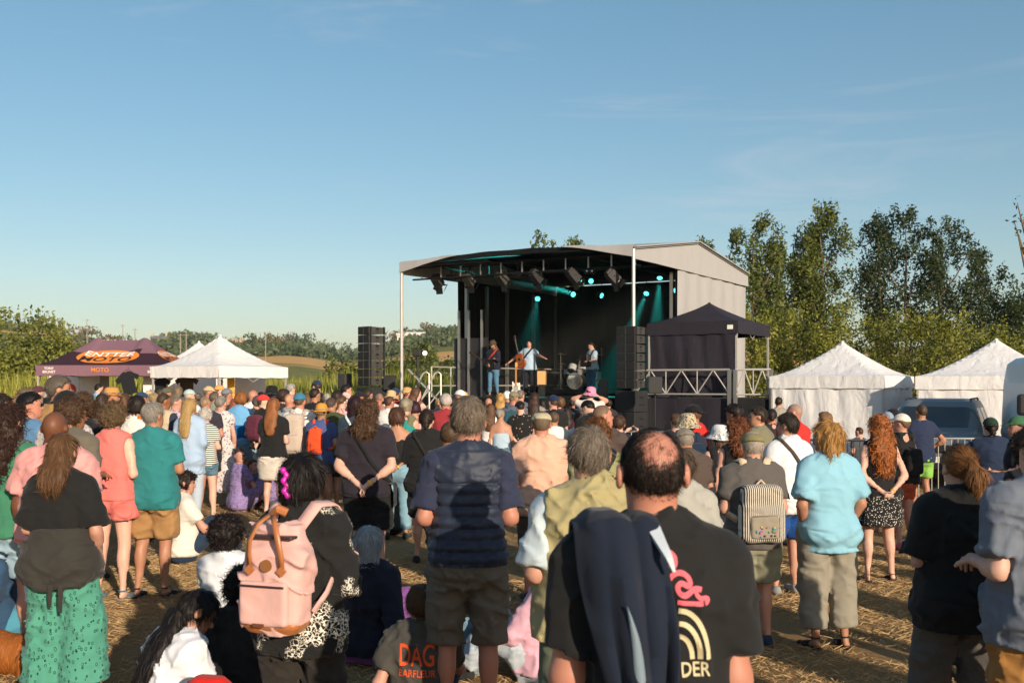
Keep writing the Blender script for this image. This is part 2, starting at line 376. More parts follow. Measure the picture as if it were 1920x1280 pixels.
class Frame:
    """p = s * (A l + t)"""
    def __init__(s, sc=1.0, A=None, t=(0, 0, 0)):
        s.s = sc; s.A = np.eye(3) if A is None else np.asarray(A, float); s.t = np.asarray(t, float)
    def pt(s, l): return s.s * (s.A @ np.asarray(l, float) + s.t)
    def rotated(s, piv, B):
        """frame turned by B (in local axes) about local point piv"""
        piv = np.asarray(piv, float); return Frame(s.s, s.A @ B, s.A @ (piv - B @ piv) + s.t)
def rotm(ax, deg):
    return np.array(Matrix.Rotation(R(deg), 3, ax))
class Fld:
    def __init__(s, lo, hi, h):
        s.h = h; s.lo = np.asarray(lo, float); n = np.ceil((np.asarray(hi, float) - s.lo) / h).astype(int) + 1
        s.n = n; s.D = np.full(tuple(n), 1.0, np.float32)
    def _loc(s, fr, lo, hi, m):
        """grid block that covers a local box, and its local coordinates"""
        cs = np.array([[(lo, hi)[a][0], (lo, hi)[b_][1], (lo, hi)[c][2]] for a in (0, 1) for b_ in (0, 1) for c in (0, 1)])
        P = fr.s * (cs @ fr.A.T + fr.t); a = np.floor((P.min(0) - m - s.lo) / s.h).astype(int); b_ = np.ceil((P.max(0) + m - s.lo) / s.h).astype(int) + 1
        a = np.clip(a, 0, s.n); b_ = np.clip(b_, 0, s.n)
        if (b_ <= a).any(): return None, None
        sl = tuple(slice(x, y) for x, y in zip(a, b_))
        g = np.stack(np.meshgrid(*[(s.lo[i] + s.h * np.arange(a[i], b_[i])).astype(np.float32) for i in range(3)], indexing='ij'), -1)
        l = (g / fr.s - fr.t.astype(np.float32)) @ fr.A.astype(np.float32)
        return sl, l
    def _put(s, sl, d, k, op):
        o = s.D[sl]
        if op == 'u':
            if k > 0:
                q = np.clip(.5 + .5 * (d - o) / k, 0, 1); s.D[sl] = d + (o - d) * q - k * q * (1 - q)
            else: s.D[sl] = np.minimum(o, d)
        elif op == 's':
            if k > 0:
                e = -d; q = np.clip(.5 - .5 * (e - o) / k, 0, 1); s.D[sl] = e + (o - e) * q + k * q * (1 - q)
            else: s.D[sl] = np.maximum(o, -d)
        else: s.D[sl] = np.maximum(o, d)
    def cone(s, fr, a, b_, ra, rb, k=.02, op='u', cap0=False, cap1=False, sq=None):
        a = np.asarray(a, float); b_ = np.asarray(b_, float); r = max(ra, rb)
        lo = np.minimum(a, b_) - r; hi = np.maximum(a, b_) + r
        sl, l = s._loc(fr, lo, hi, k * fr.s + 2 * s.h)
        if sl is None: return
        v = (b_ - a).astype(np.float32); L2 = float(v @ v) or 1e-9; p = l - a.astype(np.float32)
        t = np.clip((p @ v) / L2, 0, 1); q = p - t[..., None] * v
        if sq is not None: q = q / np.asarray(sq, np.float32)
        d = np.sqrt((q * q).sum(-1)) - (ra + (rb - ra) * t)
        if sq is not None: d *= min(sq)
        n = v / math.sqrt(L2)
        if cap1: d = np.maximum(d, (l - b_.astype(np.float32)) @ n)
        if cap0: d = np.maximum(d, -(p @ n))
        s._put(sl, d * fr.s, k * fr.s, op)
    def ell(s, fr, c, r, k=.02, op='u', zmin=None, zmax=None, ymax=None, ymin=None):
        c = np.asarray(c, float); r = np.asarray(r, float)
        sl, l = s._loc(fr, c - r, c + r, k * fr.s + 2 * s.h)
        if sl is None: return
        p = l - c.astype(np.float32); rr = r.astype(np.float32)
        k0 = np.sqrt(((p / rr) ** 2).sum(-1)); k1 = np.sqrt(((p / rr ** 2) ** 2).sum(-1)) + 1e-6
        d = k0 * (k0 - 1) / k1; d = np.where(k0 < .25, -(1 - k0) * float(r.min()), d)
        if zmin is not None: d = np.maximum(d, zmin - l[..., 2])
        if zmax is not None: d = np.maximum(d, l[..., 2] - zmax)
        if ymax is not None: d = np.maximum(d, l[..., 1] - ymax)
        if ymin is not None: d = np.maximum(d, ymin - l[..., 1])
        s._put(sl, d * fr.s, k * fr.s, op)
    def box(s, fr, c, half, r=.01, k=0.0, op='u'):
        c = np.asarray(c, float); hf = np.asarray(half, float)
        sl, l = s._loc(fr, c - hf, c + hf, k * fr.s + 2 * s.h)
        if sl is None: return
        q = np.abs(l - c.astype(np.float32)) - (hf - r).astype(np.float32)
        d = np.sqrt((np.maximum(q, 0) ** 2).sum(-1)) + np.minimum(q.max(-1), 0) - r
        s._put(sl, d * fr.s, k * fr.s, op)
    def loft(s, fr, tab, k=.02, op='u', n=2.4, capb=True, capt=True):
        """stack of flattened rings: rows of (z, half width, half depth, y centre[, x centre])"""
        tb = np.array([tuple(r) + (0,) * (5 - len(r)) for r in tab], float); tb = tb[np.argsort(tb[:, 0])]
        lo = (float((tb[:, 4] - tb[:, 1]).min()), float((tb[:, 3] - tb[:, 2]).min()), tb[0, 0]); hi = (float((tb[:, 4] + tb[:, 1]).max()), float((tb[:, 3] + tb[:, 2]).max()), tb[-1, 0])
        sl, l = s._loc(fr, lo, hi, k * fr.s + 2 * s.h)
        if sl is None: return
        z = l[..., 2]; a, b_, yc, xc = (np.interp(z, tb[:, 0], tb[:, i]).astype(np.float32) for i in (1, 2, 3, 4))
        u = np.abs((l[..., 0] - xc) / a); v = np.abs((l[..., 1] - yc) / b_)
        rr = (u ** n + v ** n) ** (1.0 / n); d = (rr - 1) * np.minimum(a, b_)
        if capt: d = np.maximum(d, z - tb[-1, 0])
        if capb: d = np.maximum(d, tb[0, 0] - z)
        s._put(sl, d * fr.s, k * fr.s, op)
    def cut(s, fr, fn, lo=None, hi=None, op='i'):
        """keep where fn(local) < 0"""
        sl, l = s._loc(fr, lo if lo is not None else (-3, -3, -3), hi if hi is not None else (3, 3, 4), 0)
        if sl is None: return
        s._put(sl, fn(l).astype(np.float32) * fr.s, 0, op)
    def noise(s, amp, freq, seed=0, fr=None, wfn=None, ridge=False, out=False):
        m = np.abs(s.D) < (abs(amp) + 2.5 * s.h); I = np.stack(np.nonzero(m), 1)
        if not len(I): return
        P = (s.lo + s.h * I).astype(np.float32)
        v = vnoise(P, freq, seed)
        if ridge: v = .25 - np.abs(v)
        if out: v = v - .42
        w = 1.0 if wfn is None else wfn(P)
        s.D[m] += (amp * 2 * v * w).astype(np.float32)
    def fold(s, amp, freq, seed, shear):
        """slanted creases: ridged noise along a sheared direction"""
        m = np.abs(s.D) < (abs(amp) + 2.5 * s.h); I = np.stack(np.nonzero(m), 1)
        if not len(I): return
        P = (s.lo + s.h * I).astype(np.float32); wv = vnoise(P, (4, 4, 4), seed + 9) * .12
        P[:, 2] += shear * P[:, 0] + wv; patch = np.clip(vnoise(P, (3.1, 3.1, 3.1), seed + 5) * 3.5 + .45, 0, 1)
        v = np.abs(vnoise(P, freq, seed)) * 2; v = np.clip(1 - v / .24, 0, 1) ** 1.2
        s.D[m] += (-amp * v * patch * 2.3).astype(np.float32)
    def get(s): return surface_nets(s.D, s.lo, s.h)
def join(parts):
    V = []; Q = []; k = 0
    for v, q in parts:
        if len(v): V.append(v); Q.append(q + k); k += len(v)
    return (np.concatenate(V), np.concatenate(Q)) if V else (np.zeros((0, 3)), np.zeros((0, 4), int))
# ---------------------------------------------------------------- people
TAB_M = [(.79, .135, .095, 0), (.85, .168, .118, -.005), (.94, .172, .122, -.005), (1.03, .160, .112, 0), (1.13, .156, .108, 0), (1.26, .172, .116, 0), (1.35, .178, .112, -.005), (1.42, .148, .088, -.01), (1.47, .085, .065, -.01), (1.50, .058, .056, -.008)]
TAB_F = [(.79, .135, .098, 0), (.85, .172, .124, -.008), (.94, .174, .124, -.006), (1.03, .146, .104, 0), (1.12, .132, .096, 0), (1.24, .148, .114, .008), (1.34, .150, .104, 0), (1.41, .128, .082, -.008), (1.46, .075, .058, -.01), (1.50, .050, .048, -.008)]
ARMS = {
    'hang': ((.205, -.035, 1.125), (.205, .03, .875)),  # elbow and wrist of the right arm (x mirrored for the left), in metres for a 1.75 m person, chest frame
    'down': ((.235, -.03, 1.13), (.245, .05, .89)), 'loose': ((.25, -.05, 1.135), (.24, .02, .885)),
    'behind': ((.265, -.11, 1.135), (.055, -.185, .975)), 'crossed': ((.245, .035, 1.15), (-.03, .205, 1.18)),
    'hip': ((.36, -.11, 1.19), (.20, .03, 1.03)), 'front': ((.235, .02, 1.135), (.07, .24, 1.15)),
    'pocket': ((.27, -.07, 1.135), (.20, .055, .91)), 'phone': ((.24, .20, 1.29), (.10, .34, 1.50)),
    'raise': ((.30, .17, 1.42), (.28, .33, 1.66)), 'open': ((.40, .09, 1.27), (.66, .20, 1.19)), 'openlow': ((.42, .06, 1.24), (.66, .20, 1.04)),
    'bent': ((.245, -.05, 1.135), (.17, .20, 1.13)), 'strum': ((.26, -.02, 1.16), (.06, .20, 1.04)), 'fret': ((.26, .10, 1.15), (.28, .34, 1.20)),
    'knees': ((.25, .16, 1.16), (.17, .38, 1.10)), 'floor': ((.28, -.13, 1.13), (.33, -.24, .92)), 'backhead': ((.36, .06, 1.52), (.12, -.06, 1.62)),
    'chest': ((.26, .0, 1.15), (.06, .19, 1.28)), 'squeeze': ((.25, .06, 1.15), (.20, .27, 1.14)), 'reach': ((.30, .22, 1.25), (.34, .50, 1.38)), 'strap': ((.27, .03, 1.20), (.10, .15, 1.30)),
}
SKIN = {'l': hx('#c0907c'), 'p': hx('#cfa592'), 't': hx('#aa7b62'), 'r': hx('#b67e6a'), 'b': hx('#6b4430'), 'd': hx('#8e5e43'), 'k': hx('#c98f76')}
def dirn(a, b_):
    v = np.asarray(b_, float) - np.asarray(a, float); return v / (np.linalg.norm(v) + 1e-9)
def add_hand(F, fr, Wp, E, side, sc=1.0, curl=.5, spread=1.0, fist=False):
    """palm, four unequal fingers with two bends and a thumb from the side of the palm"""
    f = dirn(E, Wp); up = np.array([-side, .15, .1]) if abs(f[2]) > .6 else np.array([0, -.2, -1.0]) * 1.0
    n = up - f * (up @ f); n /= np.linalg.norm(n) + 1e-9      # palm side
    u = np.cross(f, n) * side
    Wp = np.asarray(Wp, float); c = Wp + f * .045 * sc
    F.cone(fr, Wp, Wp + f * .075 * sc, .024 * sc, .026 * sc, .012, sq=None)
    F.cone(fr, c - u * .018 * sc, c + u * .018 * sc + f * .02 * sc, .017 * sc, .019 * sc, .012)
    for i, (o, ln) in enumerate(((-.030, .064), (-.010, .078), (.011, .073), (.030, .056))):
        cu = .35 + curl * .9
        a = Wp + (f * .088 + u * o * 1.0) * sc
        d1 = f * math.cos(cu * .7) + n * math.sin(cu * .7) + u * o * 2.2 * spread; d1 /= np.linalg.norm(d1)
        b_ = a + d1 * ln * .55 * sc
        d2 = f * math.cos(cu * 1.7) + n * math.sin(cu * 1.7); e = b_ + d2 * ln * .5 * sc
        F.cone(fr, a, b_, .0092 * sc, .0086 * sc, .006); F.cone(fr, b_, e, .0086 * sc, .0074 * sc, .004)
    a = Wp + (f * .028 - u * .028) * sc; b_ = a + (f * .6 - u * .75 + n * .35) * .045 * sc; e = b_ + (f * .9 - u * .15 + n * .5) * .032 * sc
    F.cone(fr, a, b_, .014 * sc, .0108 * sc, .012); F.cone(fr, b_, e, .0105 * sc, .0085 * sc, .004)

def hair_strands(V, Q, n, style, length, width, rng, hf, inv, curl=0.0, keep=None):
    """thin ribbons that grow from the hair surface; V in person space, hf the head frame"""
    if n <= 0: return None
    a, b_, c = V[Q[:, 0]], V[Q[:, 1]], V[Q[:, 2]]
    nr = np.cross(b_ - a, V[Q[:, 3]] - a); ar = np.linalg.norm(nr, axis=1); nr /= ar[:, None] + 1e-12
    i = rng.choice(len(Q), n, p=ar / ar.sum()); w = rng.random((n, 2, 1))
    p = a[i] + (b_[i] - a[i]) * w[:, 0] + (V[Q[i, 3]] - a[i]) * w[:, 1]; N = nr[i]
    if keep is not None: k = rng.random(n) < keep((p / hf.s - hf.t) @ hf.A); p, N = p[k], N[k]; n = len(p)
    whorl = hf.pt((.012, -.055, 1.745)); down = np.array([0, 0, -1.0])
    if style in ('short', 'crop', 'horseshoe'):
        d0 = p - whorl; d0 += rng.normal(0, .25, p.shape) * np.linalg.norm(d0, axis=1, keepdims=True)
        d0 /= np.linalg.norm(d0, axis=1, keepdims=True) + 1e-9
        d0 = d0 + rng.normal(0, .16, p.shape)
    elif style in ('curly', 'longcurly'):
        d0 = .55 * N + rng.normal(0, .75, p.shape) + down * (.8 if style == 'longcurly' else .25)
    elif style == 'tied':
        tgt = hf.pt((0, -.112, 1.685)); d0 = tgt - p; loc = (p / hf.s - hf.t) @ hf.A
        tail = (loc[:, 1] < -.118)[:, None]; d0 = np.where(tail, down + rng.normal(0, .10, p.shape), d0 / (np.linalg.norm(d0, axis=1, keepdims=True) + 1e-9) + rng.normal(0, .08, p.shape))
    else:
        d0 = np.tile(down, (n, 1)) + .14 * N + rng.normal(0, .13, p.shape)
        top = (p[:, 2] > hf.pt((0, 0, 1.70))[2])[:, None]; dd = p - whorl; dd[:, 2] *= .3
        d0 = np.where(top, d0 * .55 + dd / (np.linalg.norm(dd, axis=1, keepdims=True) + 1e-9) * .8, d0)
    lift = {'curly': .45, 'longcurly': .16, 'short': .10, 'crop': .25, 'horseshoe': .12}.get(style, .03)
    d0 -= N * (d0 * N).sum(1, keepdims=True); d0 /= np.linalg.norm(d0, axis=1, keepdims=True) + 1e-9; d0 += N * lift * rng.random((n, 1)) * 1.6
    d0 /= np.linalg.norm(d0, axis=1, keepdims=True) + 1e-9
    seg = 3 if 'curly' in style else 2; ln = length * (.5 + rng.random((n, 1))) / seg
    side = np.cross(d0, N); side /= np.linalg.norm(side, axis=1, keepdims=True) + 1e-9
    th = rng.uniform(-1.0, 1.0, (n, 1)); side = side * np.cos(th) + N * np.sin(th)
    pts = [p - N * width * .6]
    ph = rng.random((n, 1)) * 6.28
    for k in range(seg):
        d = d0 + down * (.10 * k * 4 / seg) - N * ((.07 if style in ('short', 'crop', 'curly') else .13) * k * 3 / seg) + side * curl * np.sin(ph + k * 2.3) + N * curl * .6 * np.cos(ph + k * 2.1); d /= np.linalg.norm(d, axis=1, keepdims=True)
        pts.append(pts[-1] + d * ln)
    Vs = []
    for k, q in enumerate(pts):
        wk = width * (1.0 if k < seg - 1 else (.75 if k == seg - 1 else .2)); Vs += [q - side * wk, q + side * wk]
    VV = np.stack(Vs, 1).reshape(-1, 3); base = np.arange(n)[:, None] * (2 * (seg + 1))
    QQ = np.concatenate([base + np.array([2 * k, 2 * k + 1, 2 * k + 3, 2 * k + 2]) for k in range(seg)])
    tone = np.repeat(np.clip(rng.normal(1.0, .28, n), .45, 1.9), 2 * (seg + 1))
    return VV, QQ, tone

PERSONS = {}
def person(px, py, d, label, yaw=0, H=None, sex='m', g=1.0, skin='l', hair=('short', '#3a2a1e'), head=(0, 0, 0), top=None, bot=None, shoes='#2a2a2a',
           arms=('down', 'down'), seat=None, lean=(0, 0), hat=None, face=False, beard=None, glasses=None, band=None, key=None, stance=None, group=None,
           base=None, child=1.0, seed=None, name='person', belly=0.0, watch=False):
    rng = np.random.default_rng(int(px * 7 + py * 13) if seed is None else seed)
    if H is None: H = CAMH - (py - HZ) / FPX * d - .012
    s = H / 1.75; g = 1 + (g - 1) * .5
    loc = base if base is not None else (W(px, 0, d)[0], d, 0.0)
    root = empty(name, loc, R(yaw), label, 'person' if child == 1.0 else 'child', group)
    h = .0068 + .00185 * min(d, 15.0); hh = max(.0066, h * (.56 if d < 8 else .66))
    if child != 1.0: h *= .8; hh *= .8
    # --- frames
    hipz = .90
    bf = Frame(s)
    if seat: dz = {'floor': -.775, 'cross': -.775, 'squat': -.55}[seat] + (0 if child == 1 else .0)
    else: dz = 0.0
    tf = Frame(s, np.eye(3), (0, 0, dz)).rotated((0, 0, .92), rotm('X', -lean[0]) @ rotm('Y', lean[1]))
    hs = 1.0 if child == 1.0 else child                     # children have larger heads
    hf = tf.rotated((0, -.005, 1.53), rotm('Z', head[0]) @ rotm('X', -head[1]) @ rotm('Y', head[2]))
    if hs != 1.0:
        piv = hf.pt((0, 0, 1.53)); hf = Frame(hf.s * hs, hf.A, hf.t); hf.t = hf.t + (piv / hf.s - (hf.A @ np.array([0, 0, 1.53]) + hf.t))
    fem = sex == 'f'
    tab = TAB_F if fem else TAB_M
    tab = [(z, a * .95 * (g if z < 1.4 else 1 + (g - 1) * .6), b_ * (g if z < 1.4 else 1) + belly * max(0, 1 - abs(z - 1.06) / .2) * .5, yc + belly * max(0, 1 - abs(z - 1.06) / .2) * .5) for z, a, b_, yc in tab]
    sw = (.152 if fem else .174) * (1 + (g - 1) * .75); ag = 1 + (g - 1) * .8; lim = (.9 if fem else 1.0) * ag
    # --- joints
    arm = {}
    for sd, nm in ((-1, arms[0]), (1, arms[1])):
        E, Wr = ARMS[nm] if isinstance(nm, str) else nm
        k = sw / .185
        E = np.array([sd * (E[0] + (sw - .185)) if E[0] > .15 else sd * E[0], E[1], E[2]]); Wr = np.array([sd * (Wr[0] + ((sw - .185) if Wr[0] > .15 else 0)), Wr[1], Wr[2]])
        arm[sd] = (np.array([sd * sw, -.005, 1.402]), E, Wr, nm)
    st = stance or [rng.uniform(-.02, .03), rng.uniform(-.06, .06), rng.uniform(-.02, .03), rng.uniform(-.06, .06)]
    leg = {}
    for sd, (ox, oy) in ((-1, st[:2]), (1, st[2:])):
        hp = np.array([sd * .088 * g, 0, .90 + dz])
        if seat == 'floor': kn = np.array([sd * (.15 + ox), .34, .40]); an = np.array([sd * .15, .56 + oy, .085])
        elif seat == 'cross': kn = np.array([sd * .36, .26 + oy, .15]); an = np.array([-sd * .08, .36 + sd * .05, .075])
        elif seat == 'squat': kn = np.array([sd * (.17 + ox), .33, .50]); an = np.array([sd * .14, .12 + oy, .09])
        else: kn = np.array([sd * (.098 + ox * .6), .02 + oy * .5, .495]); an = np.array([sd * (.105 + ox), -.02 + oy, .085])
        ft = an + np.array([sd * .035, .135, -.055]) if seat != 'cross' else an + np.array([-sd * .12, .03, -.02])
        leg[sd] = (hp, kn, an, ft)
    # --- bounds
    pts = [tf.pt((0, 0, .8)), hf.pt((0, 0, 1.84)), hf.pt((0, .2, 1.6)), hf.pt((0, -.25, 1.5)), hf.pt((.15, 0, 1.7)), hf.pt((-.15, 0, 1.7)), tf.pt((.25, .2, 1)), tf.pt((-.25, -.2, 1))]
    for sd in (-1, 1):
        pts += [tf.pt(arm[sd][1]), tf.pt(arm[sd][2] + dirn(arm[sd][1], arm[sd][2]) * .14)] + [bf.pt(q) for q in leg[sd]]
    pts = np.array(pts); lo = pts.min(0) - .17 * s; hi = pts.max(0) + .13 * s; lo[2] = max(lo[2], -.03)
    hlo = np.array([hf.pt((x, y, z)) for x in (-.13, .13) for y in (-.15, .16) for z in (1.49, 1.80)])
    hb = (hlo.min(0), hlo.max(0))
    # --- body: one continuous skin
    def fill_body(F, headonly=False):
        F.cone(tf, (0, -.012, 1.44), hf.A.T @ (tf.pt((0, 0, 0)) * 0 + (hf.pt((0, -.012, 1.60)) / tf.s)) if False else (0, -.006, 1.56), .052 if fem else .062, .050 if fem else .060, .03)
        F.ell(hf, (0, -.006, 1.655), (.077, .097, .096), .02)
        F.ell(hf, (0, .040, 1.585), (.057, .054, .062), .03)
        F.cone(hf, (0, -.01, 1.53), (0, -.015, 1.63), .050, .058, .03)
        F.cone(hf, (0, .090, 1.655), (0, .108, 1.618), .008, .0135, .014)
        F.ell(hf, (0, .076, 1.553), (.026, .022, .020), .02)
        F.ell(hf, (0, .086, 1.585), (.024, .013, .010), .010)
        F.cone(hf, (-.035, .084, 1.676), (.035, .084, 1.676), .009, .009, .014)
        for sd in (-1, 1):
            F.ell(hf, (sd * .031, .098, 1.655), (.018, .014, .011), .012, 's')
            F.ell(hf, (sd * .087, -.012, 1.634), (.011, .023, .034), .006)
            F.ell(hf, (sd * .097, -.004, 1.638), (.006, .012, .020), .006, 's')
        if headonly: return
        F.loft(tf, tab, .03)
        for sd in (-1, 1):
            S, E, Wr, nm = arm[sd]
            F.cone(tf, (0, -.01, 1.435), S + np.array([-sd * .02, 0, .0]), .055, .055 * ag, .05)
            F.cone(tf, (sd * .01, -.022, 1.505), S + np.array([-sd * .045, -.005, .022]), .040, .036 * ag, .05)
            F.cone(tf, S, E, .055 * lim, .042 * lim, .03)
            F.cone(tf, E, Wr, .044 * lim, .027 * lim, .02)
            F.cone(tf, E + (Wr - E) * .1, E + (Wr - E) * .4, .044 * lim, .040 * lim, .03)
            hp, kn, an, ft = leg[sd]
            F.cone(bf, hp, kn, .088 * ag, .056 * ag, .03)
            F.cone(bf, kn, an, .054 * ag, .034 * (1 + (ag - 1) * .5), .025)
            cf = kn + (an - kn) * .3; bk = np.array([0, -.02, 0]) if not seat else np.array([0, -.01, -.012])
            F.ell(bf, cf + bk, (.050 * ag, .050 * ag, .105) if not seat else (.05 * ag, .06 * ag, .07), .03)
            F.ell(tf, (sd * .078 * g, -.055, .905), (.088 * g, .080 * g, .092), .04)
            F.cone(bf, an + np.array([0, -.03, -.05]), ft, .030, .026, .02)
            if d > 10: add_hand(F, tf, Wr, E, sd, 1.05 if not fem else .95)
    parts = []
    F = Fld(lo, hi, min(.037, h * (1.5 if d < 8 else 1.8))); fill_body(F)
    if hh < h * .8:      # finer head: leave the coarse one slightly inside it
        parts.append(F.get())
        F2 = Fld(hb[0] - .01, hb[1] + .01, hh); fill_body(F2, True); V2, Q2 = F2.get(); parts.append((V2, Q2))
        # drop coarse faces that lie inside the finer head box, well above the neck
        V1, Q1 = parts[0]; C1 = V1[Q1].mean(1); loc1 = (C1 / hf.s - hf.t) @ hf.A
        inside = (loc1[:, 2] > 1.545) & (np.abs(loc1[:, 0]) < .12) & (np.abs(loc1[:, 1]) < .14)
        parts[0] = (V1, Q1[~inside])
    else: parts.append(F.get())
    if d <= 10:
        for sd in (-1, 1):
            S, E, Wr, nm = arm[sd]; wp = tf.pt(Wr); r_ = .17 * s
            F3 = Fld(wp - r_, wp + r_, max(.0062, .0016 * d)); F3.cone(tf, Wr - dirn(E, Wr) * .06, Wr, .0275 * lim, .027 * lim, 0)
            add_hand(F3, tf, Wr, E, sd, 1.05 if not fem else .95, curl=.3 if nm in ('down', 'loose') else .6); parts.append(F3.get())
    V, Q = join(parts)
    skc = SKIN[skin] if skin in SKIN else hx(skin)
    jit = 1 + rng.uniform(-.08, .08)
    body = mobj('body', np_mesh('body', V, Q), 'skin', root, tuple(min(1, c * jit) for c in skc[:3]) + (1,))
    out = dict(root=root, tf=tf, hf=hf, bf=bf, arm=arm, leg=leg, s=s, h=h, hh=hh, tab=tab, sw=sw, g=g, body=body, d=d, loc=loc, yaw=yaw, lo=lo, hi=hi, rng=rng, fem=fem, dz=dz)
    sd0 = int(rng.integers(0, 999))
    def garment(nm, F, mat, col, wr=1.0, post=()):
        wr *= 1.35 if d < 7 else (1.15 if d < 10 else 1.0)
        F.noise(.0060 * wr, (6.5, 6.5, 2.6), sd0, out=True)
        F.fold(.0062 * wr, (5.0, 5.0, 9.5), sd0 + 1, .75); F.fold(.0050 * wr, (5.0, 5.0, 12.0), sd0 + 4, -.8); F.noise(.0016 * wr, (17, 17, 9), sd0 + 2, out=True)
        if d < 10: F.fold(.0042 * wr, (8, 8, 19), sd0 + 7, .35); F.fold(.0045 * wr, (14, 14, 5), sd0 + 9, .1)
        for fr_, fn_, a_, b_ in post: F.cut(fr_, fn_, a_, b_)
        V, Q = F.get(); o = mobj(nm, np_mesh(nm, V, Q), mat, root, tuple(max(.013, q) for q in hx(col)) if isinstance(col, str) else col); out[nm] = (o, V, Q); return o
    fine = .84 if d < 6 else (1.0 if d < 12 else 1.12)
    # --- lower clothes
    if bot:
        kind, col = bot[0], bot[1]; o = dict(bot[2]) if len(bot) > 2 else {}
        F = Fld(lo, hi, min(.043, h * fine * (1.0 if d < 7.8 else (1.15 if d < 11 else 1.7)))); e = o.get('e', .013 if d < 11 else .024)
        wz = o.get('waist', 1.02)
        rows = [(z, np.interp(z, [t[0] for t in tab], [t[1] for t in tab]) + e, np.interp(z, [t[0] for t in tab], [t[2] for t in tab]) + e, np.interp(z, [t[0] for t in tab], [t[3] for t in tab])) for z in (.81, .85, .90, .96, wz)]
        if kind == 'skirt' or kind == 'wrap':
            hem = o.get('hem', .52); fl = o.get('flare', 1.12); hpw = rows[2]
            rr = [(hem, hpw[1] * fl + .01, hpw[2] * fl + .02, 0), (hem + .1, hpw[1] * (1 + (fl - 1) * .8) + .012, hpw[2] * (1 + (fl - 1) * .8) + .02, 0), (.85, hpw[1] + .012, hpw[2] + .016, -.008)] + [(q[0], q[1] + .004, q[2] + .004, q[3]) for q in rows[2:]]
            F.loft(tf if seat else tf, rr, 0)
            for sd in (-1, 1): F.ell(tf, (sd * .078 * g, -.055, .905), (.090 * g + e, .084 * g + e, .104), .05)
        else:
            F.loft(tf, rows, 0)
            for sd in (-1, 1):
                hp, kn, an, ft = leg[sd]
                F.ell(tf, (sd * .078 * g, -.055, .905), (.090 * g + e, .084 * g + e, .104), .045)
                w0, w1, w2 = o.get('w', {'shorts': (.098, .086, .07), 'pants': (.096, .070, .060), 'wide': (.108, .125, .16), 'tight': (.096, .062, .048)}[kind])
                fr_ = o.get('len', .85 if kind == 'shorts' else 1.9)
                hp = hp + np.array([sd * .014, 0, 0]) if not seat else hp; kn = kn + np.array([sd * .012, 0, 0]) if kind != 'tight' else kn
                if fr_ <= 1: F.cone(bf, hp, hp + (kn - hp) * fr_, w0 * ag, w1 * ag, .008, cap1=True)
                else:
                    F.cone(bf, hp, kn, w0 * ag, w1 * ag, .02); F.cone(bf, kn, kn + (an - kn) * (fr_ - 1), w1 * ag, w2 * ag, .02, cap1=True)
                if o.get('cargo') and sd == 1: F.box(bf, hp + (kn - hp) * .62 + np.array([sd * .085, -.02, 0]), (.022, .06, .075), .012, .012)
            F.cone(bf, (-.05, -.01, .825 + dz), (.05, -.01, .825 + dz), .062 * ag, .062 * ag, .02)
            if kind == 'wide':   # inner seam stays open only near the floor
                F.noise(.010, (16, 16, 1.2), sd0 + 5)
        post = []
        if kind not in ('skirt', 'wrap'):
            for sd in (-1, 1):
                hp, kn, an, ft = leg[sd]; fr_ = o.get('len', .85 if kind == 'shorts' else 1.9); en = hp + (kn - hp) * fr_ if fr_ <= 1 else kn + (an - kn) * (fr_ - 1); dv = dirn(hp, kn) if fr_ <= 1 else dirn(kn, an)
                x0, x1 = ((-.45, 0.0) if sd < 0 else (0.0, .45)) if not seat else (en[0] - .14, en[0] + .14)
                post.append((bf, (lambda l, en=en, dv=dv: (l - en.astype(np.float32)) @ dv.astype(np.float32)), (x0, en[1] - .22, en[2] - .12), (x1, en[1] + .22, en[2] + .03)))
        else: post.append((tf, lambda l: hem - l[..., 2], (-.5, -.5, hem - .12), (.5, .5, hem + .02)))
        garment({'skirt': 'skirt', 'wrap': 'skirt'}.get(kind, 'shorts' if o.get('len', 2 if kind != 'shorts' else .85) <= 1.05 else 'trousers'), F, 'cloth_' + o['pat'] if 'pat' in o else 'cloth', col, o.get('wr', 1.25), post)
    # --- upper clothes
    if top:
        kind, col = top[0], top[1]; o = dict(top[2]) if len(top) > 2 else {}
        F = Fld(lo, hi, h * (.55 if o.get('quilt') else fine)); e = o.get('e', .020); hem = o.get('hem', .86); slv = o.get('sl', {'tee': .62, 'shirt': .66, 'polo': .6, 'long': 1.93, 'tank': 0, 'cami': 0, 'dress': .5, 'sundress': 0, 'vest': 0}.get(kind, .6))
        tz = [t[0] for t in tab]
        def row(z, ee): return (z, np.interp(z, tz, [t[1] for t in tab]) + ee, np.interp(z, tz, [t[2] for t in tab]) + ee, np.interp(z, tz, [t[3] for t in tab]))
        rows = []
        if kind in ('dress', 'sundress'):
            hem = o.get('hem', .50); fl = o.get('flare', 1.25); hw = row(.90, e)
            rows = [(hem, hw[1] * fl + .01, hw[2] * fl + .03, 0), (hem + .12, hw[1] * (1 + (fl - 1) * .75) + .01, hw[2] * (1 + (fl - 1) * .75) + .025, 0), (.84, hw[1] + .014, hw[2] + .02, -.005)]
            zs = (.92, 1.02, 1.12)
        else:
            zs = [z for z in (.80, .86, .92, 1.0, 1.08, 1.14) if z > hem + .02]; rows.append((hem,) + row(max(hem, .84), e * 1.35 + .006)[1:])
        for z in zs: rows.append(row(z, e * 1.15 + (.012 if not fem and z < 1.15 else .004)))
        for z in (1.24, 1.34, 1.41): rows.append(row(z, e))
        rows.append(row(1.465, e * .7))
        F.loft(tf, rows, 0, n=2.3)
        if hem < .95 and kind not in ('tank0',):
            for sd in (-1, 1): F.ell(tf, (sd * .078 * g, -.058, .92), (.092 * g + e, .086 * g + e, .125), .05)
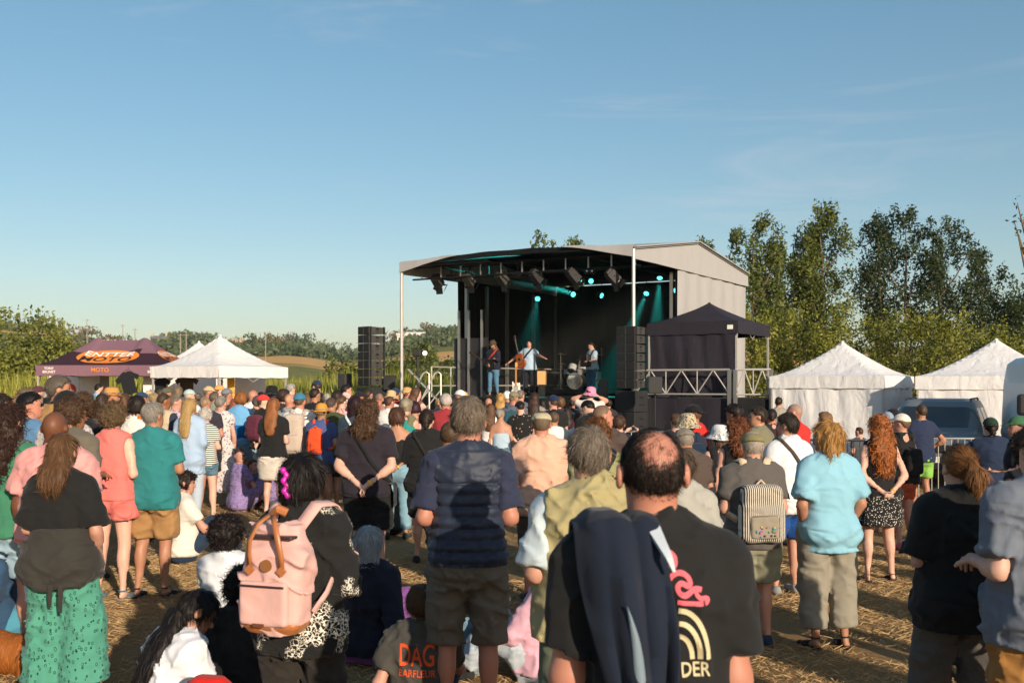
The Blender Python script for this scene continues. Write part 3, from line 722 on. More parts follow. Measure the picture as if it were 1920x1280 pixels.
        for sd in (-1, 1):
            S, E, Wr, nm = arm[sd]
            if kind in ('cami', 'sundress'): continue
            F.cone(tf, (0, -.01, 1.437), S + np.array([-sd * .015, 0, .002]), .058 + e * .4, .058 * ag + e * .5, .05)
            F.cone(tf, (sd * .012, -.022, 1.492), S + np.array([-sd * .045, -.005, .022]), .045 + e * .5, .042 * ag + e * .6, .055)
            rs = o.get('sw', .068) * .94 * ag
            if slv > 0:
                if slv <= 1: F.cone(tf, S, S + (E - S) * slv, .062 * ag + e * .4, rs, .025, cap1=True)
                else:
                    F.cone(tf, S, E, .062 * ag + e * .4, rs * .88, .025); F.cone(tf, E, E + (Wr - E) * (slv - 1), rs * .86, .045 * ag, .02, cap1=True)
        F.cut(tf, lambda l: hem - l[..., 2], (-.6, -.5, hem - .25), (.6, .5, hem + .02)) if kind not in ('dress', 'sundress') else None
        if kind in ('tank', 'vest') and slv == 0:
            for sd in (-1, 1):
                S = arm[sd][0]; F.ell(tf, S + np.array([sd * (.036 if kind == 'tank' else .05), 0, -.03]), (.062, .16, .13), .012, 's')
        nr = o.get('neck', .068 if kind not in ('tank', 'sundress', 'cami') else .085)
        if kind in ('cami', 'sundress'):
            zc = o.get('cutz', 1.30)
            F.cut(tf, lambda l: l[..., 2] - (zc + .25 * np.maximum(0, l[..., 1])), (-.5, -.4, zc - .1), (.5, .4, 1.7))
            for sd in (-1, 1):
                F.cone(tf, (sd * .085, -.115, zc - .03), (sd * .095, -.02, 1.475), .008, .008, .004); F.cone(tf, (sd * .095, -.02, 1.475), (sd * .085, .115, zc), .008, .008, .004)
        else:
            F.cone(tf, (0, -.012, 1.462), (0, -.004, 1.60), nr, nr, .006, 's')
            if kind == 'tank' and o.get('low', 1): F.ell(tf, (0, -.13, 1.46), (.085, .08, 1.2 * .1 if o.get('low') == 2 else .07), .01, 's')
        if o.get('collar'):
            F.cone(tf, (0, -.014, 1.455), (0, -.012, 1.505), .078, .070, .006, cap0=True, cap1=True); F.cone(tf, (0, -.010, 1.44), (0, -.006, 1.58), .060, .060, 0, 's')
        if o.get('quilt'):
            sl_, l_ = F._loc(tf, (-.4, -.3, hem), (.4, .3, 1.5), 0)
            z = l_[..., 2]; F.D[sl_] += ((np.abs(np.sin((z - .86) * math.pi / .058)) ** .45 - .85) * -.016 * (z < 1.36)).astype(np.float32)
        om = o.get('mat', 'cloth_' + o['pat'] if 'pat' in o else 'cloth')
        garment({'long': 'sweater', 'dress': 'dress', 'sundress': 'dress', 'vest': 'vest', 'tank': 'tank_top', 'cami': 'tank_top'}.get(kind, 'shirt'), F, om, col, o.get('wr', 1.0), [(tf, lambda l: hem - l[..., 2], (-.30, -.4, hem - .2), (.30, .4, hem + .02))])
        out['topname'] = {'long': 'sweater', 'dress': 'dress', 'sundress': 'dress', 'vest': 'vest', 'tank': 'tank_top', 'cami': 'tank_top'}.get(kind, 'shirt')
        if 'under' in o:     # shirt sleeves under a vest
            F = Fld(lo, hi, h * fine)
            for sd in (-1, 1):
                S, E, Wr, nm = arm[sd]; F.cone(tf, S + np.array([-sd * .012, 0, .006]), S + (E - S) * o.get('usl', .62), .066 * ag, .070 * ag, .03, cap1=True); F.cone(tf, (0, -.01, 1.435), S + np.array([-sd * .015, 0, .004]), .060, .062 * ag, .04)
            F.cone(tf, (0, -.014, 1.45), (0, -.012, 1.512), .066, .064, .006, cap0=True, cap1=True); F.cone(tf, (0, -.010, 1.43), (0, -.006, 1.58), .058, .058, 0, 's')
            garment('shirt', F, 'cloth', o['under'])
    # --- shoes
    if shoes and (d < 12.5 or 31 < d):
        for sd in (-1, 1):
            hp, kn, an, ft = leg[sd]; b0 = bf.pt(an) - .13; b1 = bf.pt(ft) + .11
            F = Fld(np.minimum(b0, bf.pt(ft) - .11), np.maximum(b1, bf.pt(an) + .11), max(.011, h * .85))
            F.cone(bf, an + np.array([0, -.035, -.05]), ft + np.array([0, .02, 0]), .040, .036, .02, sq=None)
            F.ell(bf, an + np.array([0, -.02, -.03]), (.042, .05, .05), .02)
            F.cut(bf, lambda l: .004 - l[..., 2])
            if shoes[0] == 'S':     # sandals: straps and a sole
                F = Fld(np.minimum(b0, bf.pt(ft) - .11), np.maximum(b1, bf.pt(an) + .11), max(.008, h * .5))
                dxy = ft - an; mid = an + dxy * .45
                F.cone(bf, an + np.array([0, -.05, -.078]), ft + np.array([0, .035, -.022]), .030, .036, .0); F.cut(bf, lambda l: np.maximum(.002 - l[..., 2], l[..., 2] - .026))
                F.cone(bf, mid + np.array([-.045, 0, -.03]), mid + np.array([.045, 0, -.03]), .028, .028, .0); 
                F.cone(bf, an + np.array([0, 0, -.005]), an + np.array([0, 0, .012]), .042, .040, 0, cap0=True, cap1=True)
                F.cone(bf, an + np.array([0, 0, -.03]), an + np.array([0, .01, .05]), .0345, .033, 0, 's')
            V, Q = F.get(); mobj('sandal' if shoes[0] == 'S' else 'shoe', np_mesh('shoe', V, Q), 'cloth', root, hx(shoes.lstrip('S')))
    # --- hair
    if hair:
        st_, hc = hair[0], hair[1]; o = hair[2] if len(hair) > 2 else {}
        nl = hf.pt((0, 0, 1.3)); zend = o.get('end', 1.38)
        pl = np.array([hf.pt((x, y, z)) for x in (-.2, .2) for y in (-.22, .17) for z in (1.48, 1.84)] + [tf.pt((x, y, zend - .06)) for x in (-.2, .2) for y in (-.24, .1)])
        F = Fld(pl.min(0), pl.max(0), hh * (1.0 if d < 8 else 1.2)); tk = o.get('t', {'short': .015, 'crop': .006, 'horseshoe': .006, 'bald': .0, 'curly': .035, 'bun': .012, 'pony': .012}.get(st_, .020))
        F.ell(hf, (0, -.008, 1.660), (.078 + tk, .099 + tk, .096 + tk), 0)
        ys = [-.14, -.075, -.045, -.028, -.012, .022, .045, .075, .11]
        zs = {'horseshoe': [1.580, 1.580, 1.60, 1.63, 1.672, 1.665, 1.70, 1.72, 1.74]}.get(st_, [1.57, 1.57, 1.588, 1.62, 1.668, 1.66, 1.70, 1.715, 1.72])
        if st_ in ('bun', 'pony'): zs = [1.59, 1.59, 1.60, 1.62, 1.64, 1.66, 1.69, 1.705, 1.71]
        if st_ in ('curly', 'bob', 'long', 'longcurly', 'wavy'): zs = [1.50, 1.50, 1.50, 1.50, 1.52, 1.57, 1.69, 1.705, 1.71]
        F.cut(hf, lambda l: (np.interp(l[..., 1], ys, zs).astype(np.float32) - l[..., 2]) * .8)
        nk = tf.pt((0, -.06, 1.46))
        if st_ in ('bob', 'wavy'):
            ze = o.get('end', 1.50); F.loft(hf, [(ze, .095 * o.get('w', 1), .058, -.055), (ze + .05, .108 * o.get('w', 1), .068, -.05), (1.62, .104, .080, -.04), (1.68, .085, .07, -.03)], .025, n=2.2)
        if st_ in ('long', 'longcurly'):
            zt = 1.66; w = o.get('w', 1.0)
            a = hf.pt((0, -.065, 1.62)) / tf.s; a = tf.A.T @ (a - tf.t)
            rows = []
            for q in np.linspace(0, 1, 7):
                z = 1.62 + (zend - 1.62) * q; wid = (.098 + .012 * math.sin(q * 3.0)) * w * (1 - .35 * max(0, q - .6) / .4)
                rows.append((z, wid, .058 * (1 - .35 * q) * (1 + .25 * (w - 1)), -.062 - .055 * min(1, q * 1.5) - (.02 if q > .3 else 0), a[0] * (1 - q) + o.get('x', 0) * q))
            F.loft(tf, rows, .03, n=2.2)
        if st_ == 'pony':
            b0 = np.array((0, -.105, 1.70)); pe = o.get('pend', (.02, -.16, 1.45)); pm = (np.array(b0) + np.array(pe)) / 2 + np.array([0, -.035, .03])
            F.cone(hf, b0, pm, .022, .042, .01); F.cone(hf, pm, pe, .042, .014, .03)
        if st_ == 'bun': F.ell(hf, o.get('bun', (0, -.115, 1.60)), (.045, .040, .042), .01)
        am = o.get('n', {'curly': .016, 'longcurly': .014, 'wavy': .008, 'long': .006, 'bob': .005, 'short': .004, 'pony': .004, 'bun': .005}.get(st_, .001))
        if st_ in ('curly', 'longcurly'): F.noise(am, (46, 46, 46), sd0); F.noise(am * .7, (22, 22, 22), sd0 + 3)
        elif am: F.noise(am, (30, 30, 9), sd0); F.noise(am * .7, (60, 60, 18), sd0 + 2)
        V, Q = F.get()
        if len(V):
            n = int({0: 0}.get(0, 0)); n = int((6200 if d < 10 else 4000) * min(1, (3.2 / max(d, 2.4)) ** 1.5) * o.get('dens', 1.0)) if d < 14 else 0
            ext = {'long': 1.5, 'longcurly': 1.6, 'bob': 1.2, 'curly': 1.2}.get(st_, 1.0)
            sstyle = {'crop': 'crop', 'short': 'short', 'horseshoe': 'horseshoe', 'curly': 'curly', 'longcurly': 'longcurly'}.get(st_, 'straight')
            if st_ in ('bun', 'pony'): sstyle = 'tied'
            L_ = {'crop': .012, 'horseshoe': .022, 'short': .034, 'curly': .045, 'longcurly': .075, 'bun': .035, 'pony': .055}.get(st_, .062)
            kp = None
            if st_ == 'horseshoe':   # thinning crown: strands only, fading out round the bald patch
                def kp(l):
                    r1 = np.sqrt(((l[:, 0] - .010) / .058) ** 2 + ((l[:, 2] - 1.712) / .050) ** 2 + (np.maximum(0, l[:, 1] + .02) / .05) ** 2); r2 = np.sqrt((l[:, 0] / .055) ** 2 + ((l[:, 1] - .03) / .06) ** 2)
                    return np.clip(np.clip((r1 - .62) * 1.9, .07, 1) * np.where(l[:, 2] > 1.73, np.clip((r2 - .5) * 2, .25, 1), 1) * np.clip((l[:, 2] - 1.572) * 30, .05, 1), 0, 1)
                n = int(n * 2.6)
            r3 = hair_strands(V, Q, int(n * ext), sstyle, L_ * o.get('L', 1), max(.0007, .00025 * d) * (1.3 if 'curly' in st_ else 1), rng, hf, None, {'curly': .9, 'longcurly': .7, 'wavy': .3}.get(st_, .08), kp)
            if st_ == 'horseshoe': V, Q = V[:0], Q[:0]
            tone = np.full(len(V), .8 if n else 1.0)
            if n == 0 and d >= 14: tone = 1 + vnoise(V.astype(np.float32), (40, 40, 12), sd0) * .9
            if r3 is not None: Q = np.concatenate([Q, r3[1] + len(V)]); V = np.concatenate([V, r3[0]]); tone = np.concatenate([tone, r3[2]])
            me = np_mesh('hair', V, Q); at = me.attributes.new('tone', 'FLOAT_COLOR', 'POINT')
            at.data.foreach_set('color', np.repeat(tone.astype(np.float32)[:, None], 4, 1).ravel())
            mobj('hair', me, 'hair', root, hx(hc))
    if beard:
        F = Fld(hb[0], hb[1], hh); F.ell(hf, (0, .047, 1.575), (.062, .060, .065), 0)
        F.cut(hf, lambda l: np.maximum(l[..., 2] - (1.615 - .25 * np.maximum(0, l[..., 1] - .06)), -.008 - l[..., 1])); F.noise(.006, (60, 60, 40), sd0)
        F.ell(hf, (0, .115, 1.588), (.022, .02, .006), .004, 's')
        V, Q = F.get(); me = np_mesh('beard', V, Q); at = me.attributes.new('tone', 'FLOAT_COLOR', 'POINT')
        at.data.foreach_set('color', np.repeat((1 + vnoise(V.astype(np.float32), (60, 60, 60), 3) * .8).astype(np.float32)[:, None], 4, 1).ravel())
        mobj('beard', me, 'hair', root, hx(beard))
    if face:
        for sd in (-1, 1):
            F = Fld(hf.pt((sd * .031, .088, 1.655)) - .03, hf.pt((sd * .031, .088, 1.655)) + .03, .005)
            F.ell(hf, (sd * .031, .0805, 1.655), (.0125, .0125, .0095), 0); V, Q = F.get(); mobj('eye', np_mesh('eye', V, Q), 'smooth', root, hx('#3a2c25'))
            F = Fld(hf.pt((sd * .034, .09, 1.68)) - .04, hf.pt((sd * .034, .09, 1.68)) + .04, .004)
            F.cone(hf, (sd * .017, .092, 1.678), (sd * .052, .080, 1.680), .0048, .0035, 0); V, Q = F.get(); mobj('eyebrow', np_mesh('eyebrow', V, Q), 'cloth', root, hx(hair[1] if hair else '#5a4634'))
        F = Fld(hf.pt((0, .095, 1.583)) - .04, hf.pt((0, .095, 1.583)) + .04, .004); F.ell(hf, (0, .0885, 1.5845), (.0225, .0125, .0075), 0); V, Q = F.get()
        mobj('mouth', np_mesh('mouth', V, Q), 'skin', root, tuple(c * q for c, q in zip(skc[:3], (.85, .55, .55))) + (1,))
    if glasses:
        F = Fld(hb[0] - .02, hb[1] + .02, max(.005, hh * .8))
        for sd in (-1, 1):
            F.ell(hf, (sd * .034, .100, 1.653), (.029, .008, .021), .002)
            F.cone(hf, (sd * .062, .098, 1.660), (sd * .088, -.01, 1.652), .0045, .004, .002)
        F.cone(hf, (-.02, .104, 1.66), (.02, .104, 1.66), .005, .005, .002)
        V, Q = F.get(); mobj('sunglasses', np_mesh('sunglasses', V, Q), 'smooth', root, hx(glasses))
    # --- hat
    if hat:
        kind, hc = hat[0], hat[1]; o = hat[2] if len(hat) > 2 else {}; tk = .020; rev = -1 if o.get('rev') else 1
        pl = np.array([hf.pt((x, y, z)) for x in (-.24, .24) for y in (-.25, .28) for z in (1.58, 1.87)])
        F = Fld(pl.min(0), pl.max(0), hh * .9)
        if kind == 'cap':
            F.ell(hf, (0, -.008, 1.668), (.078 + tk, .098 + tk, .094 + tk), 0); F.cut(hf, lambda l: 1.668 + .12 * (-l[..., 1] * rev) * (-1) * .0 - l[..., 2] + (.012 if True else 0) - .10 * np.maximum(0, -l[..., 1] * rev))
            sl_, l_ = F._loc(hf, (-.12, -.25, 1.60), (.12, .25, 1.74), .02)
            x, y, z = l_[..., 0], l_[..., 1] * rev, l_[..., 2]
            u = (y - .075) / .115; dd = np.maximum(np.maximum(np.sqrt((x / .083) ** 2 + np.maximum(0, u) ** 2) * .083 - .083, -(y - .05)), np.abs(z - (1.692 - .25 * np.maximum(0, y - .08) - 2.2 * x * x)) - .0065)
            F._put(sl_, (dd * hf.s).astype(np.float32), .004, 'u'); F.ell(hf, (0, -.008, 1.782), (.010, .010, .006), .002)
        elif kind == 'flat':
            F.ell(hf, (0, -.012, 1.678), (.098, .122, .078), 0); F.cut(hf, lambda l: 1.668 - .16 * l[..., 1] * -1 * -1 - l[..., 2]); F.ell(hf, (0, .10, 1.685), (.075, .05, .012), .02); F.noise(.003, (30, 30, 30), sd0)
        elif kind == 'bucket':
            F.loft(hf, [(1.665, .105, .125, -.005), (1.71, .100, .120, -.006), (1.755, .092, .110, -.008), (1.785, .080, .096, -.008), (1.795, .03, .04, -.008)], 0, n=2.1)
            F.loft(hf, [(1.60, .185, .20, 0), (1.605, .185, .20, 0), (1.672, .110, .130, -.005), (1.68, .104, .124, -.005)], .006, n=2)
            F.loft(hf, [(1.585, .180, .195, 0), (1.66, .103, .122, -.005), (1.664, .096, .115, -.005)], 0, 's', n=2)
        elif kind in ('straw', 'fedora'):
            br = o.get('brim', .205); F.loft(hf, [(1.67, .103, .124, -.005), (1.72, .099, .118, -.006), (1.775, .084, .104, -.008), (1.80, .062, .082, -.008), (1.806, .02, .03, -.008)], 0, n=2.1)
            sl_, l_ = F._loc(hf, (-br, -br - .02, 1.60), (br, br + .02, 1.76), .02)
            x, y, z = l_[..., 0], l_[..., 1], l_[..., 2]; rr = np.sqrt(x * x + (y / 1.06) ** 2)
            dd = np.maximum(rr - br, np.abs(z - (1.675 + o.get('curl', .35) * x * x / br - o.get('dip', .12) * np.abs(y))) - .006)
            F._put(sl_, (dd * hf.s).astype(np.float32), .012, 'u')
        V, Q = F.get(); ht = mobj('hat', np_mesh('hat', V, Q), o.get('mat', 'straw' if kind == 'straw' else 'cloth'), root, hx(hc))
        if kind in ('straw', 'fedora') and 'bandc' in o:
            F = Fld(pl.min(0), pl.max(0), hh * .9); F.loft(hf, [(1.682, .109, .130, -.005), (1.718, .1055, .1255, -.006)], 0, n=2.1); V, Q = F.get(); mobj('hat_band', np_mesh('hat_band', V, Q), 'cloth', ht, hx(o['bandc']))
    if band:
        for sd in ((-1, 1) if band.get('both') else (band.get('side', 1),)):
            S, E, Wr, nm = arm[sd]; dv = dirn(E, Wr); c = Wr - dv * .01
            F = Fld(tf.pt(c) - .06, tf.pt(c) + .06, max(.004, h * .4)); F.cone(tf, c - dv * .011, c + dv * .011, .034 * lim, .033 * lim, 0, cap0=True, cap1=True); V, Q = F.get()
            if len(V): mobj('wristband', np_mesh('wristband', V, Q), 'smooth', root, hx(band['c']))
    if key: PERSONS[key] = out
    return out

def strap(p, pts, r, col, name='shoulder_strap', parent=None, flat=(1, 1), mat='cloth', offset=.0):
    """a band that follows points in the chest frame"""
    m = MB(); P = [p['tf'].pt(q) for q in pts]
    V = []; Fs = []; ctr = p['tf'].pt((0, 0, 1.2))
    n = len(P)
    for i, q in enumerate(P):
        t = Vector(P[min(i + 1, n - 1)]) - Vector(P[max(i - 1, 0)]); t.normalize()
        o = Vector(q) - Vector(ctr); o.z *= .25 if q[2] < p['tf'].pt((0, 0, 1.4))[2] else 1.0
        o = (o - t * o.dot(t)).normalized(); w = t.cross(o).normalized()
        for a, b_ in ((-1, 0), (1, 0), (1, 1), (-1, 1)): V.append(Vector(q) + w * a * r * p['s'] + o * b_ * .006)
    for i in range(n - 1):
        for j in range(4): Fs.append((i * 4 + j, i * 4 + (j + 1) % 4, (i + 1) * 4 + (j + 1) % 4, (i + 1) * 4 + j))
    Fs += [(3, 2, 1, 0), tuple(range((n - 1) * 4, n * 4))]
    m.add(V, Fs); o = m.build(name, mat, parent); o.color = hx(col); 
    for po in o.data.polygons: po.use_smooth = True
    return o
def wrap_pts(p, raw, off=.012, n=5):
    """points between the given ones, pushed out to just above the clothes (ray cast on the garment)"""
    key = p.get('topname'); 
    if key is None: return raw
    o, V, Q = p[key]; bv = BVHTree.FromPolygons(V.tolist(), Q.tolist())
    out = []
    for a, b_ in zip(raw, raw[1:]):
        for t in np.linspace(0, 1, n, endpoint=False): out.append(np.asarray(a, float) * (1 - t) + np.asarray(b_, float) * t)
    out.append(np.asarray(raw[-1], float)); res = []
    for q in out:
        c = p['tf'].pt((0, 0, min(q[2], 1.40))); P = p['tf'].pt(q); dv = Vector(P - c)
        if dv.length < 1e-6: res.append(q); continue
        dv.normalize(); far = Vector(c) + dv * 1.0
        hit = bv.ray_cast(far, -dv, 1.0)
        if hit[0] is not None:
            P2 = np.array(hit[0] + dv * off); l = p['tf'].A.T @ (P2 / p['tf'].s - p['tf'].t); res.append(l)
        else: res.append(q)
    return res
def decal(p, me, x, z, rot=0.0, col='#ffffff', name='shirt_print', sub=0, frm=-1, off=.0035):
    """flat print laid onto the back of the person's top"""
    import bmesh
    bm = bmesh.new(); bm.from_mesh(me)
    if sub: bmesh.ops.triangulate(bm, faces=bm.faces[:]); bmesh.ops.subdivide_edges(bm, edges=bm.edges[:], cuts=sub, use_grid_fill=True)
    o, V, Q = p[p['topname']]; bv = BVHTree.FromPolygons(V.tolist(), Q.tolist())
    c, s_ = math.cos(rot), math.sin(rot)
    for v in bm.verts:
        lx, lz = v.co.x * c - v.co.y * s_ + x, v.co.x * s_ + v.co.y * c + z
        P = p['tf'].pt((lx, frm * .8, lz)); q = p['tf'].pt((lx, 0, lz)); dv = Vector(q - P).normalized()
        hit = bv.ray_cast(Vector(P), dv, 2.0)
        v.co = (hit[0] - dv * off) if hit[0] is not None else Vector(q) - dv * .15
    bm.to_mesh(me); bm.free()
    ob = mobj(name, me, 'print', p['root'], hx(col)); return ob
# ---------------------------------------------------------------- ground and hills
def ridge_h(x, y):
    """terrain height: level field, then a low ridge a few hundred metres behind"""
    r = np.clip((y - 130) / 420.0, 0, 1); r = r * r * (3 - 2 * r)
    u = x / np.maximum(y, 1.0)
    prof = 27 + 6 * np.sin(u * 9.0 + .6) + 3.5 * np.sin(u * 23.0 + 2.0) + 2.0 * np.sin(u * 51.0)
    P = np.stack([x, y, 0 * x], -1).reshape(-1, 3).astype(np.float32)
    nz = (vnoise(P, (.012, .012, 1), 3) * 6 + vnoise(P, (.035, .035, 1), 5) * 2.2).reshape(x.shape)
    return r * (prof + nz) - np.clip((y - 700) / 1500.0, 0, 1) * 14
def ground_material():
    m, n, b = new_mat('dry_grass_ground')
    tcn = node(n, 'ShaderNodeTexCoord'); O = tcn.outputs['Object']
    sx = node(n, 'ShaderNodeSeparateXYZ'); n.links.new(O, sx.inputs[0])
    n1 = node(n, 'ShaderNodeTexNoise'); n1.inputs['Scale'].default_value = .9; n1.inputs['Detail'].default_value = 8; n.links.new(O, n1.inputs['Vector'])
    n2 = node(n, 'ShaderNodeTexNoise'); n2.inputs['Scale'].default_value = 26.0; n2.inputs['Detail'].default_value = 8; n2.inputs['Roughness'].default_value = .7; n.links.new(O, n2.inputs['Vector'])
    near = mixc(n, n1.outputs[0], hx('#8a6d4a'), hx('#b3936a'))
    near = mixc(n, n2.outputs[0], mixc(n, .6, near, hx('#5a4426')), near)
    # fields on the hillside: straw stubble and scrub, patches a few tens of metres wide
    v = node(n, 'ShaderNodeTexNoise'); v.inputs['Scale'].default_value = .010; v.inputs['Detail'].default_value = 3
    mpn = node(n, 'ShaderNodeMapping'); mpn.inputs['Scale'].default_value = (.6, 2.2, 1); n.links.new(O, mpn.inputs[0]); n.links.new(mpn.outputs[0], v.inputs['Vector'])
    r2 = node(n, 'ShaderNodeMapRange'); r2.inputs[1].default_value = .505; r2.inputs[2].default_value = .54; n.links.new(v.outputs[0], r2.inputs[0])
    n3 = node(n, 'ShaderNodeTexNoise'); n3.inputs['Scale'].default_value = .22; n3.inputs['Detail'].default_value = 7; n.links.new(O, n3.inputs['Vector'])
    green = mixc(n, n3.outputs[0], hx('#4d5428'), hx('#8a8548')); straw = mixc(n, n3.outputs[0], hx('#b58a52'), hx('#cfa469'))
    far = mixc(n, r2.outputs[0], green, straw)
    mr = node(n, 'ShaderNodeMapRange'); mr.inputs[1].default_value = 60; mr.inputs[2].default_value = 120; n.links.new(sx.outputs['Y'], mr.inputs[0])
    n.links.new(mixc(n, mr.outputs[0], near, far), b.inputs['Base Color'])
    b.inputs['Roughness'].default_value = .95; b.inputs['Specular IOR Level'].default_value = .1
    bump(n, b, n2.outputs[0], .8, .03)
    return m
def build_ground():
    ys = np.concatenate([np.linspace(-60, 60, 25), np.linspace(70, 900, 84), np.linspace(950, 5000, 20)])
    us = np.linspace(-1, 1, 121)
    Y = ys[:, None] + 0 * us[None]; X = us[None] * (120 + np.maximum(0, ys)[:, None] * 1.0)
    Z = ridge_h(X, Y); V = np.stack([X, Y, Z], -1).reshape(-1, 3); n = len(us)
    I = np.arange(len(ys) - 1)[:, None] * n + np.arange(n - 1)[None]; Q = np.stack([I, I + 1, I + n + 1, I + n], -1).reshape(-1, 4)
    mobj('ground', np_mesh('ground', V, Q), ground_material(), kind='structure')
build_ground()

def grass_mat(name, c1, c2):
    m, n, b = new_mat(name)
    at = node(n, 'ShaderNodeAttribute'); at.attribute_name = 'tone'
    n.links.new(mixc(n, at.outputs['Fac'], hx(c1), hx(c2)), b.inputs['Base Color']); b.inputs['Roughness'].default_value = .8; b.inputs['Specular IOR Level'].default_value = .15
    return m
grass_mat('straw_blades', '#977a52', '#c4a67a')
def blades(P, hgt, wid, lean, rng, seg=1):
    """tapering blades on points P; returns V, T, tone"""
    n = len(P); an = rng.uniform(0, 6.283, n); hh = hgt * (.5 + rng.random(n)); dx = rng.normal(0, lean, (n, 2))
    sx = np.stack([np.cos(an), np.sin(an), 0 * an], 1) * wid
    top = P + np.concatenate([dx * hh[:, None], hh[:, None] * .8], 1); mid = P + (top - P) * .5 + np.stack([0 * an, 0 * an, hh * .12], 1)
    V = np.stack([P - sx, P + sx, mid - sx * .7, mid + sx * .7, top], 1).reshape(-1, 3); b = np.arange(n)[:, None] * 5
    T = np.concatenate([b + [0, 1, 3], b + [0, 3, 4]]) if seg == 1 else np.concatenate([b + [0, 1, 3], b + [0, 3, 2], b + [2, 3, 4]]); tone = np.repeat(np.clip(rng.normal(.5, .28, n), 0, 1), 5)
    return V, T, tone
def tone_attr(me, tone):
    at = me.attributes.new('tone', 'FLOAT', 'POINT'); at.data.foreach_set('value', tone.astype(np.float32))
def build_grass():
    rng = np.random.default_rng(11); P = []
    for (y0, y1, n) in ((2.6, 6.0, 46000), (6, 11, 60000), (11, 20, 22000)):
        y = np.sqrt(rng.uniform(y0 ** 2, y1 ** 2, n)); x = rng.uniform(-.56, .56, n) * y; P.append(np.stack([x, y, 0 * x], 1))
    P = np.concatenate(P); den = vnoise((P * np.array([1, 1, 0])).astype(np.float32), (1.7, 1.7, 1), 2) + vnoise((P * np.array([1, 1, 0])).astype(np.float32), (6, 6, 1), 4) * .5
    P = P[den > -.24]; P[:, 2] = -.004
    V, T, tone = blades(P, .034, .0021, 1.5, rng)
    k = np.repeat(np.clip(P[:, 1] / 6, .8, 1.6), 5)[:, None]; c = np.repeat(P, 5, 0); V = c + (V - c) * np.concatenate([k * .9, k * .9, 0 * k + 1], 1)
    me = np_mesh('dry_grass', V, None, T, smooth=False); tone_attr(me, tone)
    mobj('dry_grass', me, 'straw_blades', kind='stuff', label='short dry straw grass trampled across the field', cat='grass')
build_grass()

# ---------------------------------------------------------------- foliage
def leaf_mat(name, dark, light, trans=.25):
    m, n, b = new_mat(name)
    at = node(n, 'ShaderNodeAttribute'); at.attribute_name = 'tone'
    c = mixc(n, at.outputs['Fac'], hx(dark), hx(light)); n.links.new(c, b.inputs['Base Color'])
    b.inputs['Roughness'].default_value = .55; b.inputs['Specular IOR Level'].default_value = .3
    tr = node(n, 'ShaderNodeBsdfTranslucent'); n.links.new(c, tr.inputs['Color']); ms = node(n, 'ShaderNodeMixShader'); ms.inputs[0].default_value = trans
    out = [x for x in n.nodes if x.type == 'OUTPUT_MATERIAL'][0]
    n.links.new(b.outputs[0], ms.inputs[1]); n.links.new(tr.outputs[0], ms.inputs[2]); n.links.new(ms.outputs[0], out.inputs['Surface'])
    return m
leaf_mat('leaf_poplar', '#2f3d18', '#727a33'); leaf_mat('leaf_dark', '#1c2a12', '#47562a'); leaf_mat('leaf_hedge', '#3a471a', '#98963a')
leaf_mat('leaf_scrub', '#3d4a1e', '#8f8f3e'); leaf_mat('leaf_far', '#37462e', '#66704a', .1); leaf_mat('leaf_brown', '#54482c', '#85704a', .1); leaf_mat('reed', '#5a641f', '#a9a548', .3)
plain('bark', '#6a5a48', .9, var=.3, scale=12, bmp=.5)
def leaf_cards(C, size, rng, jit=.35):
    """one small bent leaf (two triangles) at each point"""
    n = len(C); a = rng.normal(0, 1, (n, 3)); a /= np.linalg.norm(a, axis=1, keepdims=True); b_ = np.cross(a, rng.normal(0, 1, (n, 3))); b_ /= np.linalg.norm(b_, axis=1, keepdims=True)
    sz = size * (1 + jit * rng.normal(0, 1, (n, 1))).clip(.4, 1.9)
    nn = np.cross(a, b_)
    V = np.stack([C - a * sz, C + b_ * sz * .55 + nn * sz * .12, C + a * sz, C - b_ * sz * .55 + nn * sz * .12], 1).reshape(-1, 3)
    Q = np.arange(n)[:, None] * 4 + np.array([[0, 1, 2, 3]])
    return V, Q
def crown_points(clumps, per, rng, fill=.45):
    """leaf positions in a set of clumps (x, y, z, rx, ry, rz), denser toward each clump's skin"""
    out = []; tn = []
    for c in clumps:
        n = max(6, int(per * c[3] * c[5] / .5)); v = rng.normal(0, 1, (n, 3)); v /= np.linalg.norm(v, axis=1, keepdims=True)
        r = np.maximum(rng.random((n, 1)) ** fill, .15) * (1 + rng.normal(0, .09, (n, 1))); out.append(np.array(c[:3]) + v * r * np.array(c[3:6]))
        tn.append(np.clip(rng.normal(rng.uniform(.25, .75), .2, n), 0, 1))
    return np.concatenate(out), np.concatenate(tn)
